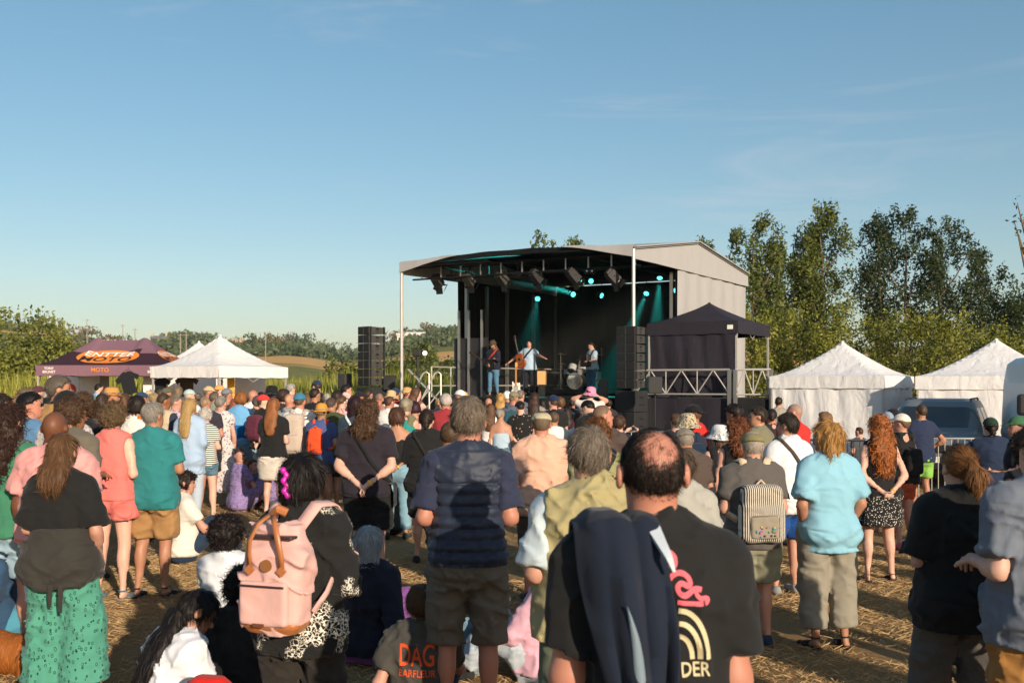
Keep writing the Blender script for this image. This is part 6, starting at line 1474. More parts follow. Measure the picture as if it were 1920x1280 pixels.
# ---------------------------------------------------------------- vehicles
def car_paint(name, col):
    m, n, b = new_mat(name); b.inputs['Base Color'].default_value = hx(col); b.inputs['Metallic'].default_value = 0; b.inputs['Roughness'].default_value = .5; b.inputs['Coat Weight'].default_value = .12; b.inputs['Coat Roughness'].default_value = .06
    return m
car_paint('paint_grey_blue', '#6c7072'); car_paint('paint_white', '#dcdfe0'); glassy('car_glass', (.016, .018, .018, 1), .35); plain('tyre', '#161616', .85); plain('plastic_black', '#1a1a1b', .6)
def vehicle(name, x, y, rz, lb, cat, paint, body, cabin, wins, wheel, h=.03, extra=None):
    r = empty(name, (x, y, 0), rz, lb, cat); fr = Frame()
    F = Fld((-1.2, -3.2, .0), (1.2, 3.2, 2.7), h); F.loft(fr, body, 0, n=5.5); F.loft(fr, cabin, .05, n=5.5)
    for sx in (-1, 1):
        for wy in wheel[:2]: F.cone(fr, (sx * .70, wy, wheel[2]), (sx * 1.1, wy, wheel[2]), wheel[2] + .05, wheel[2] + .05, 0, 's')
    V, Q = F.get(); mobj('body', np_mesh('body', V, Q), paint, r)
    for nm, lo_, hi_ in wins:
        F = Fld((-1.2, -3.2, .0), (1.2, 3.2, 2.7), h); F.loft(fr, [(z, a + .006, b_ + .006, yc) for z, a, b_, yc in cabin], 0, n=5.5)
        lo_, hi_ = np.array(lo_, float), np.array(hi_, float); F.cut(fr, lambda l: np.maximum((lo_.astype(np.float32) - l).max(-1), (l - hi_.astype(np.float32)).max(-1))); V, Q = F.get()
        if len(V): mobj(nm, np_mesh(nm, V, Q), 'car_glass', r)
    for sx in (-1, 1):
        for wy in wheel[:2]:
            w_ = empty if False else None; tr = MB().lathe((sx * .82, wy, wheel[2]), [(.16, -.10), (wheel[2] - .04, -.11), (wheel[2], -.07), (wheel[2], .07), (wheel[2] - .04, .11), (.16, .10)], 28, (1, 0, 0)).build('wheel', 'tyre', r, smooth=False); MB().lathe((sx * .925, wy, wheel[2]), [(.005, .02), (.12, .015), (wheel[2] * .64, 0), (wheel[2] * .64, -.05)], 20, (sx, 0, 0)).build('rim', 'alu', tr)
    return r
def build_vehicles():
    x, y, _ = W(1762, 0, 20.2)
    cab = [(.95, .86, 1.78, .28), (1.05, .845, 1.66, .30), (1.25, .79, 1.42, .38), (1.45, .72, 1.20, .44), (1.56, .66, 1.05, .48), (1.60, .5, .8, .48)]
    wins = [('windscreen', (-.66, -2.4, 1.06), (.66, -.62, 1.47)), ('rear_window', (-.6, 1.5, 1.06), (.6, 2.6, 1.45))]
    for s_ in (-1, 1):
        for a, b_ in ((-.72, .02), (.10, .72), (.80, 1.28)): wins.append(('side_window', (min(s_ * .6, s_ * 1.1), a, 1.06), (max(s_ * .6, s_ * 1.1), b_, 1.44)))
    c = vehicle('parked_car', x, y, R(-30), 'grey blue suv with roof rails parked before the white tents', 'car', 'paint_grey_blue', [(.28, .84, 1.9, 0), (.40, .89, 2.06, 0), (.75, .90, 2.10, 0), (.92, .87, 2.04, 0), (1.0, .80, 1.9, .05)], cab, wins, (-1.32, 1.32, .34))
    for s_ in (-1, 1):
        MB().tube([(s_ * .60, -.35, 1.55), (s_ * .60, -.2, 1.605), (s_ * .60, 1.1, 1.61), (s_ * .60, 1.3, 1.55)], .020, 8).build('roof_rail', 'plastic_black', c, smooth=True)
        MB().box((s_ * 1.0, -.78, 1.08), (.20, .12, .15)).build('mirror', 'plastic_black', c, bevel=.04); MB().lathe((s_ * .62, -2.02, .74), [(.005, .10), (.10, .09), (.16, .02), (.16, 0)], 14, (0, -1, 0)).build('headlight', 'chrome', c, smooth=True)
        for q in (-.15, .85): MB().box((s_ * .905, q, .88), (.03, .16, .03)).build('door_handle', 'plastic_black', c, bevel=.01)
    MB().box((0, -2.11, .72), (.86, .04, .14)).build('radiator_grille', 'plastic_black', c, bevel=.02); MB().box((0, -2.10, .42), (1.5, .08, .22)).build('bumper', 'plastic_black', c, bevel=.03); MB().box((0, -2.15, .52), (.5, .015, .11)).build('number_plate', 'ink_white', c); MB().box((0, -1.1, 1.105), (.9, .02, .02), Matrix.Rotation(R(20), 3, 'Z')).build('wiper', 'plastic_black', c)
    x, y, _ = W(2026, 0, 18.0)
    cab = [(.9, .98, 2.55, .10), (1.3, .97, 2.42, .20), (1.9, .93, 2.1, .5), (2.3, .86, 1.8, .75), (2.42, .7, 1.6, .8)]
    wins = [('windscreen', (-.80, -3.0, 1.32), (.80, -1.35, 2.05)), ('side_window', (-1.2, -1.35, 1.32), (-.7, -.45, 1.95)), ('side_window', (.7, -1.35, 1.32), (1.2, -.45, 1.95))]
    v = vehicle('white_van', x, y, R(-16), 'white delivery van cut off by the right edge of the picture', 'van', 'paint_white', [(.3, .92, 2.5, 0), (.45, .98, 2.62, 0), (.95, .99, 2.62, 0), (1.05, .95, 2.5, .05)], cab, wins, (-1.6, 1.5, .36), .035)
    for s_ in (-1, 1):
        MB().box((s_ * 1.22, -1.5, 1.55), (.22, .14, .36)).build('mirror', 'plastic_black', v, bevel=.05); MB().tube([(s_ * .95, -1.45, 1.5), (s_ * 1.16, -1.5, 1.5)], .03, 6).build('mirror_arm', 'plastic_black', v)
        MB().box((s_ * .72, -2.58, .85), (.30, .08, .22)).build('headlight', 'chrome', v, bevel=.03)
    MB().box((0, -2.62, .78), (.9, .05, .2)).build('radiator_grille', 'plastic_black', v, bevel=.02); MB().box((0, -2.62, .45), (1.8, .1, .25)).build('bumper', 'plastic_black', v, bevel=.04)
build_vehicles()
# ---------------------------------------------------------------- bags
def bag_root(p, name, label, cat): 
    return empty(name, p['loc'], R(p['yaw']), label, cat)
def fmesh(F, name, mat, parent, col):
    V, Q = F.get(); return mobj(name, np_mesh(name, V, Q), mat, parent, hx(col) if isinstance(col, str) else col)
def backpack(p, label, col, c, half, strapc=None, mat='cloth', pocket=True, base=None, zipc='#3a3030', sr=.024, pmat=None, pcol=None, zt=1.44, inner=.07, lower=True, handle=None, name='backpack'):
    tf = p['tf']; r = bag_root(p, name, label, 'backpack'); h = max(.008, p['h'] * .8); c = np.asarray(c, float); hf_ = np.asarray(half, float)
    P = np.array([tf.pt(c + np.array([a, b_, e]) * (hf_ + .06)) for a in (-1, 1) for b_ in (-1, 1) for e in (-1, 1)]); lo, hi = P.min(0), P.max(0)
    F = Fld(lo, hi, h); F.box(tf, c, hf_, min(hf_) * .75, 0); F.box(tf, c + np.array([0, 0, -hf_[2] * .3]), (hf_[0] * 1.06, hf_[1] * 1.05, hf_[2] * .68), min(hf_) * .6, .03); F.noise(.005, (9, 9, 9), 5); main = fmesh(F, 'main_bag', mat, r, col)
    if pocket:
        F = Fld(lo, hi, h); pc = c + np.array([0, -hf_[1] * 1.02, -hf_[2] * .42]); F.box(tf, pc, (hf_[0] * .72, .024, hf_[2] * .42), .018, 0); F.noise(.004, (14, 14, 10), 8); fmesh(F, 'front_pocket', pmat or mat, r, pcol or col)
        F = Fld(lo, hi, h * .7); F.box(tf, pc + np.array([0, -.022, hf_[2] * .36]), (hf_[0] * .64, .006, .007), .004, 0); fmesh(F, 'zipper', 'smooth', r, zipc)
    F = Fld(lo, hi, h * .7); F.box(tf, c + np.array([0, -hf_[1] * .55, hf_[2] * .80]), (hf_[0] * .86, hf_[1] * .36, .008), .005, 0); fmesh(F, 'top_zipper', 'smooth', r, zipc)
    if base: F = Fld(lo, hi, h); F.box(tf, c + np.array([0, -.004, -hf_[2] * .90]), (hf_[0] * .93, hf_[1] * 1.03, hf_[2] * .13), .03, 0); fmesh(F, 'leather_base', 'smooth', r, base)
    for sd in (-1, 1):
        raw = [(sd * inner, c[1] + hf_[1] * .8, c[2] + hf_[2] * .75), (sd * (inner + .02), -.06, 1.50), (sd * (inner + .035), .05, 1.48), (sd * (inner + .05), .12, 1.36), (sd * .15, .07, 1.20), (sd * .17, -.02, 1.12), (sd * .13, -.12, 1.06)]
        raw = raw if lower else raw[:4]; strap(p, [raw[0]] + wrap_pts(p, raw[1:], .012, 4), sr, strapc or col, 'shoulder_strap', r)
    hc = handle or strapc or col
    m = MB(); a, b_, e = (tf.pt((c[0] - .05, c[1] + .02, c[2] + hf_[2] * .92)), tf.pt((c[0], c[1] + .02, c[2] + hf_[2] * 1.14)), tf.pt((c[0] + .05, c[1] + .02, c[2] + hf_[2] * .92))); m.tube([a, (a * .35 + b_ * .75) * (1 / 1.1), b_, (e * .35 + b_ * .75) * (1 / 1.1), e] if False else [a, b_, e], .009, 6); o = m.build('carry_handle', 'smooth', r, smooth=True); o.color = hx(hc)
    return r
def crossbag(p, label, col, side, half=(.05, .035, .09), strapc=None, z=.98, bag=True, y=-.02, name='shoulder_bag'):
    """bag at one hip with a strap over the other shoulder"""
    tf = p['tf']; r = bag_root(p, name, label, 'bag'); k = p['sw'] + .035
    raw = [(-side * .085, .02, 1.50), (-side * .05, -.12, 1.40), (side * .05, -.16, 1.20), (side * .15, -.10, 1.02), (side * k, y, z)]
    strap(p, wrap_pts(p, raw, .010, 5), .016, strapc or col, 'strap', r)
    raw = [(-side * .085, .02, 1.50), (-side * .05, .12, 1.38), (side * .06, .16, 1.18), (side * k, y + .02, z)]; strap(p, wrap_pts(p, raw, .010, 5), .016, strapc or col, 'strap', r)
    if bag:
        c = np.array([side * (k + .01), y, z - half[2] * .9]); P = np.array([tf.pt(c + np.array([a, b_, e]) * (np.asarray(half) + .05)) for a in (-1, 1) for b_ in (-1, 1) for e in (-1, 1)])
        F = Fld(P.min(0), P.max(0), max(.008, p['h'] * .7)); F.box(tf, c, (half[1], half[0] + .05, half[2]), .03, 0); F.noise(.005, (12, 12, 12), 3); fmesh(F, 'pouch', 'cloth', r, col)
    return r

# ---------------------------------------------------------------- the crowd
CG = 'people in the concert crowd'
def P_(px, py, d, label, **kw): kw.setdefault('group', CG); return person(px, py, d, label, **kw)
T = lambda c, **o: ('tee', c, o)
def near_people():
    # --- bald man with the jacket
    p = P_(1222, 799, 2.62, 'balding man in a black printed t-shirt with a navy jacket over his shoulder, nearest', yaw=3, g=1.14, skin='r', hair=('horseshoe', '#1d1613', {'t': .003, 'L': .8}), top=T('#131211', sl=.74, sw=.070, e=.016, hem=.80), bot=('shorts', '#1d1d1d', {'len': .9}), arms=(((.225, -.04, 1.13), (.13, .20, 1.13)), 'hang'), key='bald')
    jacket(p); waves_print(p)
    # --- man in quilted vest
    p = P_(878, 745, 5.4, 'grey haired man in a navy quilted vest and khaki shorts', yaw=2, g=.94, hair=('short', '#6b5f52', {'t': .014}), skin='r', top=('vest', '#222a3c', {'quilt': 1, 'mat': 'nylon', 'e': .028, 'hem': .905, 'collar': 1, 'under': '#2c3146', 'usl': .80, 'wr': .45}), bot=('shorts', '#6a6155', {'len': 1.06, 'w': (.104, .086, .082)}), arms=(((.245, -.04, 1.14), (.10, .20, 1.12)), ((.235, -.04, 1.14), (.12, .2, 1.10))), shoes='#3a3835', key='vest')
    P_(1104, 800, 4.25, 'grey haired man in a khaki vest over a pale blue shirt', yaw=3, g=1.06, hair=('short', '#6e6358', {'t': .013}), skin='l', top=('vest', '#9a9069', {'e': .036, 'hem': .86, 'under': '#b4c1c8', 'usl': .85, 'wr': 1.3, 'collar': 1}), bot=('shorts', '#5f6857', {'len': .8}), arms=('bent', 'down'), shoes='#4a4038')
    p = P_(570, 854, 4.45, 'dark haired woman in a black flowered tunic wearing a pink backpack', yaw=-18, sex='f', g=1.04, hair=('wavy', '#150f0e', {'end': 1.545, 't': .024, 'w': .92}), head=(-8, 0, 0), skin='d', top=T('#14120f', pat='bloom', sl=1.35, sw=.078, e=.030, hem=.80), bot=('pants', '#2b2723'), arms=('loose', 'front'), key='pinkbag')
    pink_backpack(p)
    # --- woman with the sweater tied round her waist
    p = P_(118, 812, 6.0, 'woman in a black t-shirt with a grey sweater tied over green patterned trousers', yaw=-4, sex='f', g=1.08, hair=('long', '#5a3f28', {'end': 1.40, 'w': .88, 't': .012}), skin='l', top=T('#131210', sl=.86, sw=.078, e=.022, hem=1.10), bot=('wide', '#4d8f7b', {'pat': 'leaf', 'w': (.098, .122, .15), 'waist': 1.0}), arms=('bent', ((.27, -.03, 1.13), (.22, .12, .92))), key='green')
    sweater_wrap(p)
    P_(103, 769, 6.7, 'dark skinned man with shaved head in a pink t-shirt', yaw=0, g=1.16, skin='b', hair=None, top=T('#d3938f', sl=.70, sw=.088, e=.028), bot=('pants', '#c3cbd2'), arms=('down', 'down'), band={'c': '#2a2220', 'side': -1})
    P_(212, 757, 8.8, 'woman with curly brown hair in a coral pink playsuit', yaw=-8, sex='f', g=1.08, hair=('curly', '#5f4c36', {'t': .030}), skin='p', top=('tank', '#dd746c', {'hem': .90, 'e': .024, 'neck': .07, 'low': 0}), bot=('shorts', '#dd746c', {'len': .42, 'w': (.112, .118, .1)}), arms=('front', 'bent'), band={'c': '#e2a62a'}, shoes='S#54606a')
    P_(288, 754, 8.9, 'grey haired man in a teal t-shirt and tan cargo shorts', yaw=-10, g=1.06, hair=('short', '#857f76', {'t': .012}), skin='t', head=(-14, 0, 0), top=T('#2c7779', sl=.7, hem=.80, e=.026), bot=('shorts', '#9c774c', {'len': .9, 'cargo': 1, 'w': (.099, .090, .07)}), arms=('front', 'crossed'), shoes='S#20242c')
    P_(384, 765, 13.8, 'white haired woman in a navy striped shirt and denim shorts', yaw=-12, sex='f', g=1.08, hair=('curly', '#b8b2aa', {'t': .018, 'n': .007}), skin='p', top=T('#2a2738', pat='stripes', e=.024, hem=.86), bot=('shorts', '#577789', {'len': .45}), arms=('front', 'crossed'), shoes='S#5a4a40')
    p = P_(689, 749, 9.5, 'long haired man in a dark t-shirt clasping his hands behind his back', yaw=-4, g=1.12, hair=('longcurly', '#4a3524', {'end': 1.40, 'n': .010, 'w': .95}), skin='p', top=T('#29242c', sl=.72, e=.03, hem=.84), bot=('shorts', '#17181a', {'len': .92, 'w': (.112, .105, .07)}), arms=('behind', 'behind'), band={'c': '#e9b51c'}, shoes='#2c2a2a')
    crossbag(p, 'black bag at the hip of the long haired man', '#1b1c1c', 1, (.07, .05, .12), z=.96)
    P_(513, 747, 14.0, 'woman with long auburn hair, black t-shirt and white skirt', yaw=-8, sex='f', hair=('longcurly', '#80502c', {'end': 1.22, 'n': .008, 'w': .9}), skin='p', top=T('#191a17', e=.026, hem=.90), bot=('skirt', '#c9c0b4', {'hem': .58, 'flare': 1.02}), arms=('front', 'bent'), shoes='S#4a4038')
    p = P_(603, 760, 14.5, 'man in an orange straw hat and blue t-shirt with an orange backpack', yaw=-6, g=1.08, hair=('crop', '#6a5a48'), hat=('straw', '#cf8f35', {'bandc': '#8f8064', 'brim': .20, 'curl': .15}), skin='t', top=T('#42527f', e=.03, hem=.80), bot=('shorts', '#35303a', {'len': .6}), arms=('front', 'bent'), shoes='#3a3a40')
    backpack(p, 'orange backpack on the man with the straw hat', '#d94e27', (-.05, -.20, 1.20), (.105, .065, .21), sr=.026, zipc='#2a1c18', inner=.065)
    p = P_(562, 738, 14.9, 'man in a blue cap and white long sleeved shirt with a pale backpack', yaw=-4, g=1.05, hair=('crop', '#5a4a3c'), hat=('cap', '#3a7490', {'rev': 1}), skin='r', top=('long', '#cfcdc8', {'e': .028}), bot=('shorts', '#77878f', {'len': .85}), arms=('front', 'front'), shoes='#5a5a58')
    backpack(p, 'large pale grey hiking backpack on the man with the blue cap', '#b9a99c', (-.02, -.23, 1.17), (.15, .10, .30), sr=.03, zipc='#5a4a48', strapc='#b0a198')
    p = P_(800, 767, 10.4, 'woman with a dark hair bun in a loose black t-shirt', yaw=-6, sex='f', g=1.12, hair=('bun', '#2b1e17', {'bun': (.01, -.10, 1.585)}), skin='p', top=T('#121211', sl=.85, sw=.09, e=.042, hem=.84), bot=('shorts', '#151516', {'len': .85}), arms=('front', 'front'), shoes='#2a2c33', stance=[.04, .18, 0, -.05])
    crossbag(p, 'small black bag carried by the woman with the hair bun', '#22231f', 1, (.05, .04, .10), z=.90)
    P_(845, 789, 7.7, 'short haired man in a navy polo shirt hidden behind the quilted vest', yaw=-8, hair=('crop', '#4d3b2a', {'t': .008}), skin='t', top=('polo', '#25293a', {'collar': 1}), bot=('pants', '#2a2c33'), arms=('bent', 'bent'))
    P_(1015, 770, 8.7, 'man in a beige flat cap and salmon pink shirt', yaw=2, g=1.06, hair=('crop', '#6f5e4c', {'t': .009}), hat=('flat', '#b3a88c'), skin='r', top=('shirt', '#d2a48c', {'collar': 1, 'e': .03, 'hem': .80, 'sl': .72, 'wr': 1.2}), bot=('shorts', '#4a4234', {'len': 1.0}), arms=('loose', 'front'), shoes='#3a3028')
    p = P_(1410, 808, 7.2, 'older man in an olive cap and grey t-shirt with a striped backpack', yaw=4, g=1.12, hair=('crop', '#a1968a', {'t': .008}), hat=('flat', '#7b7550'), skin='l', top=T('#57534f', e=.028, hem=.82, sl=.7), bot=('shorts', '#85846f', {'len': .88, 'w': (.115, .105, .07)}), arms=('bent', 'bent'), shoes='#26364c', key='olive')
    striped_backpack(p)
    p = P_(1478, 775, 9.0, 'dark haired man in a white t-shirt with a brown shoulder strap', yaw=22, g=1.05, hair=('short', '#2a231d', {'t': .016}), head=(28, 5, 0), skin='l', face=True, top=T('#d6d4d6', e=.03, hem=.80), bot=('shorts', '#1d4a8c', {'len': .88}), arms=('bent', 'down'), shoes='#8a8a88')
    crossbag(p, 'brown crossbody strap bag on the man in white', '#4a4038', 1, z=.95)
    P_(1552, 792, 7.2, 'woman with blond bob in a loose light blue t-shirt', yaw=10, sex='f', g=1.20, hair=('wavy', '#a0763f', {'end': 1.50, 'w': 1.05, 't': .024, 'n': .012}), head=(38, 0, 0), face=True, skin='t', top=T('#84b4c6', sl=.82, sw=.085, e=.034, hem=.76), bot=('pants', '#8b8577', {'w': (.112, .088, .078), 'len': 1.82}), arms=('pocket', 'pocket'), shoes='S#2a241f')
    P_(1648, 779, 9.6, 'woman with long curly red hair, black top and dotted skirt', yaw=6, sex='f', g=1.10, hair=('longcurly', '#96582a', {'end': 1.16, 'w': 1.0}), skin='p', top=('tank', '#151415', {'hem': .92}), bot=('skirt', '#161518', {'pat': 'dots', 'hem': .60, 'flare': 1.20}), arms=('behind', 'behind'), band={'c': '#e59a1e'}, shoes='S#2a2222', stance=[.03, 0, .03, 0])
    p = P_(1690, 777, 11.5, 'person in a white cap, black tank top and rust shorts', yaw=24, sex='f', g=1.16, hair=('crop', '#6a5440', {'t': .012}), hat=('cap', '#ddd2c2'), head=(30, 0, 0), glasses='#1a1a1c', skin='l', top=('tank', '#1d1b1c', {'hem': .86, 'e': .026}), bot=('shorts', '#b2543a', {'len': .62}), arms=('front', 'loose'), shoes='#b8606e')
    backpack(p, 'small black backpack on the person in the white cap', '#161616', (.02, -.19, 1.16), (.12, .06, .17), sr=.02, pocket=False)
    P_(1727, 758, 14.6, 'man in a navy t-shirt and lime green shorts, hand on hip', yaw=14, hair=('crop', '#49372b', {'t': .010}), skin='t', top=T('#252e47', e=.022, hem=.82), bot=('shorts', '#7fb052', {'len': .82}), arms=('down', 'hip'), band={'c': '#e59a1e'}, shoes='#5a6a3a')
    P_(1798, 834, 4.9, 'woman with a blond ponytail in a big black t-shirt and grey jeans', yaw=4, sex='f', g=1.14, hair=('pony', '#7d5632', {'pend': (.035, -.135, 1.46), 't': .012}), skin='p', top=T('#0f0e0e', sl=.86, sw=.088, e=.042, hem=.78), bot=('tight', '#56534f', {'w': (.108, .080, .066)}), arms=('front', 'front'), shoes='#3a3a3a', stance=[.06, .10, .02, -.05])
    P_(1950, 795, 4.3, 'man in a grey t-shirt and tan shorts cut by the right edge', yaw=10, g=1.10, hair=('short', '#4a3a2c'), skin='p', top=T('#686f7b', sl=.72, e=.03, hem=.80), bot=('shorts', '#9a6e3a', {'len': .92}), arms=('bent', 'down'))
    P_(1932, 812, 6.2, 'brown skinned woman in a dark strappy top at the right edge', yaw=12, sex='f', g=1.1, skin='d', hair=('curly', '#1c1512'), top=('tank', '#1b1a24'), bot=('pants', '#24262e'), arms=('loose', 'loose'))
    P_(1857, 784, 11.2, 'person in a dark green cap and navy rain jacket', yaw=-8, sex='f', g=1.15, hair=('bun', '#2a1f18', {'bun': (0, -.11, 1.58)}), hat=('cap', '#22352d', {'rev': 1}), skin='p', top=('long', '#212d44', {'e': .045, 'hem': .78, 'sw': .09, 'collar': 1}), bot=('shorts', '#1b191c', {'len': .75}), arms=('front', 'front'), shoes='#2a2a2c')
    P_(1908, 782, 10.2, 'woman in a green cap seen from the side at the right edge', yaw=78, sex='f', hair=('bun', '#4a3424'), hat=('cap', '#3c6848'), face=True, skin='l', top=('tank', '#1b1a24'), bot=('pants', '#2a2c36'), arms=('front', 'front'))
    P_(1276, 842, 5.6, 'person in a grey t-shirt with black bag straps behind the bald man', yaw=-6, sex='f', g=1.02, hair=('short', '#4a3c30'), skin='p', top=T('#a09e96', e=.03, hem=.84), bot=('pants', '#5a7a8c'), arms=('bent', 'bent'), key='greybag', band={'c': '#3a2c26'})
    crossbag(PERSONS['greybag'], 'black strap bag on the person behind the bald man', '#121213', 1, (.06, .04, .1), z=1.0)
    P_(18, 762, 6.9, 'woman with long dark curly hair in a green t-shirt at the left edge', yaw=-14, sex='f', g=1.10, hair=('longcurly', '#33211a', {'end': 1.25, 'w': 1.1}), skin='l', top=T('#3b765b', e=.03), bot=('shorts', '#8fa9b8', {'len': .8}), arms=('bent', 'bent'), key='greentee')
    crossbag(PERSONS['greentee'], 'grey shoulder strap bag on the woman in green', '#5a5a52', -1, z=.95)

def jacket(p):
    """navy jacket slung over the left shoulder, pale lining showing in a fold"""
    tf = p['tf']; r = bag_root(p, 'draped_jacket', 'navy jacket with white lining slung over the bald man\'s left shoulder', 'jacket')
    o, V, Q = p['shirt']; bv = BVHTree.FromPolygons(V.tolist(), Q.tolist())
    rows = [(1.30, .20, -.18, -.06), (1.42, .17, -.195, -.04), (1.50, .06, -.205, -.025), (1.515, -.02, -.207, -.012), (1.50, -.08, -.208, .0), (1.46, -.13, -.207, .008), (1.40, -.165, -.203, .016), (1.32, -.19, -.192, .024), (1.24, -.205, -.172, .026), (1.16, -.21, -.145, .022), (1.08, -.21, -.120, .018), (1.00, -.205, -.095, .018), (.92, -.20, -.072, .018), (.84, -.195, -.050, .018)]
    rng = np.random.default_rng(3); n = 25; G = []
    for i, (z, y, xl, xr) in enumerate(rows):
        rw = []
        for j in range(n):
            q = j / (n - 1); x = xl + (xr - xl) * q; w = 1 if i > 5 else .35
            fold = w * (.024 * math.sin(q * 9.5 + z * 3.2) + .013 * math.sin(q * 21 - z * 6) + .012 * math.sin(q * 6 + z * 17)) + .032 * math.sin(q * math.pi) ** .7
            zz = z + .02 * math.sin(q * 5 + i) - (.0 if i > 2 else .0)
            if i >= 2:
                P0 = tf.pt((x, -.8, zz)); hit = bv.ray_cast(Vector(P0), Vector((0, 1, 0)), 2.0); ys = hit[0].y / tf.s if hit[0] is not None else y
                yy = min(y, ys - .012) if i >= 4 else y
                yy = min(ys - .012, y) if i >= 5 else yy
            else: yy = y
            if i in (2, 3, 4): zz = max(zz, 1.497 + .022 * math.cos((x + .02) * 6)); 
            rw.append(tf.pt((x, yy - fold * (1 if i >= 3 else -1), zz + (fold * .8 if i in (2, 3, 4) else 0))))
        G.append(rw)
    o = MB().sheet(G, -.012).build('jacket_shell', 'cloth', r, smooth=True); o.color = hx('#18202f')
    sb = o.modifiers.new('sub', 'SUBSURF'); sb.levels = 1; sb.render_levels = 1
    # lining: a pale band that curls out along the inner fold, and the pale collar edge
    G2 = []
    for t in np.linspace(0, 1, 12):
        z = 1.36 - .34 * t; xc = -.110 + .085 * t ** 1.3 + .008 * math.sin(t * 7); w = .002 + .014 * math.sin(math.pi * t) ** .8 ; G2.append([tf.pt((xc - w, -.258 - .012 * math.sin(t * 3), z)), tf.pt((xc, -.272 - .01 * math.sin(t * 3), z)), tf.pt((xc + w, -.262, z))])
    o = MB().sheet(G2, .006).build('lining_fold', 'cloth', r, smooth=True); o.modifiers.new('sub', 'SUBSURF').render_levels = 2; o.color = hx('#76858f')
    G3 = []
    for t in np.linspace(0, 1, 10):
        z = 1.525 - .10 * t; xc = -.022 + .035 * t; w = .018 * (1 - .8 * t); G3.append([tf.pt((xc - w, -.115 - .10 * min(1, t * 1.6), z)), tf.pt((xc + w, -.118 - .095 * min(1, t * 1.6), z))])
    o = MB().sheet(G3, .010).build('collar_lining', 'cloth', r, smooth=True); o.color = hx('#b9c2ca')

def stroke(pts, w, name='shirt_print'):
    """2-D ribbon along points in the x,y plane"""
    V = []; Fs = []; n = len(pts)
    for i, (x, y) in enumerate(pts):
        a = pts[max(0, i - 1)]; b_ = pts[min(n - 1, i + 1)]; t = Vector((b_[0] - a[0], b_[1] - a[1])).normalized(); V += [(x - t.y * w, y + t.x * w, 0), (x, y, 0), (x + t.y * w, y - t.x * w, 0)]
    for i in range(n - 1): Fs += [(i * 3, i * 3 + 1, i * 3 + 4, i * 3 + 3), (i * 3 + 1, i * 3 + 2, i * 3 + 5, i * 3 + 4)]
    me = bpy.data.meshes.new(name); me.from_pydata(V, [], Fs); me.update(); return me
def arc(cx, cy, rx, ry, a0, a1, n=18): return [(cx + rx * math.cos(R(a0 + (a1 - a0) * i / (n - 1))), cy + ry * math.sin(R(a0 + (a1 - a0) * i / (n - 1)))) for i in range(n)]
def waves_print(p):
    k = 1 / (712.6 * p['s'])
    def loc(pts): return [((x - 1225) * k, (CAMH - (y - HZ) / 712.6) / p['s']) for x, y in pts]
    pink, cream = '#d9606c', '#c9bb95'
    for pts, w in (([(1224, 1018), (1236, 1017), (1248, 1024), (1253, 1036), (1249, 1046), (1241, 1046), (1240, 1038), (1233, 1030), (1226, 1030)], 4.4),
                   ([(1238, 1066), (1246, 1056), (1258, 1054), (1270, 1060), (1277, 1070), (1275, 1079), (1267, 1079), (1262, 1071), (1252, 1074), (1249, 1084), (1256, 1093), (1268, 1093), (1277, 1086), (1284, 1081), (1295, 1085)], 4.6),
                   ([(1284, 1082), (1284, 1090), (1288, 1099), (1297, 1100), (1308, 1098), (1307, 1107), (1300, 1108)], 3.9), ([(1248, 1103), (1265, 1105), (1283, 1107), (1296, 1107)], 4.0)):
        q = loc(pts); q2 = []
        for a, b_ in zip(q, q[1:]): q2 += [(a[0] * (1 - t) + b_[0] * t, a[1] * (1 - t) + b_[1] * t) for t in (0, .25, .5, .75)]
        q2.append(q[-1]); q3 = [q2[0]] + [tuple(sum(q2[min(len(q2) - 1, max(0, i + o))][c] for o in (-3, -2, -1, 0, 1, 2, 3)) / 7 for c in (0, 1)) for i in range(1, len(q2) - 1)] + [q2[-1]]
        decal(p, stroke(q3, w * k), 0, 0, 0, pink, 'wave_print')
    for rx, ry, base, w in ((56, 88, 1206, 4.6), (41, 66, 1206, 4.4), (27, 42, 1206, 4.2)):
        pts = arc(1250, 1206, rx, ry, 90, 0, 22); pts = [(x, 1206 - (y - 1206)) for x, y in pts]; decal(p, stroke(loc(pts), w * k), 0, 0, 0, cream, 'arc_print')
    me = text_mesh('DER', 34 * k); xs = [v.co.x for v in me.vertices]; sc = 52 * k / (max(xs) - min(xs))
    for v in me.vertices: v.co.x *= sc
    x, z = loc([(1281, 1224)])[0]; decal(p, me, x, z, 0, cream, 'lettering_print', sub=1)

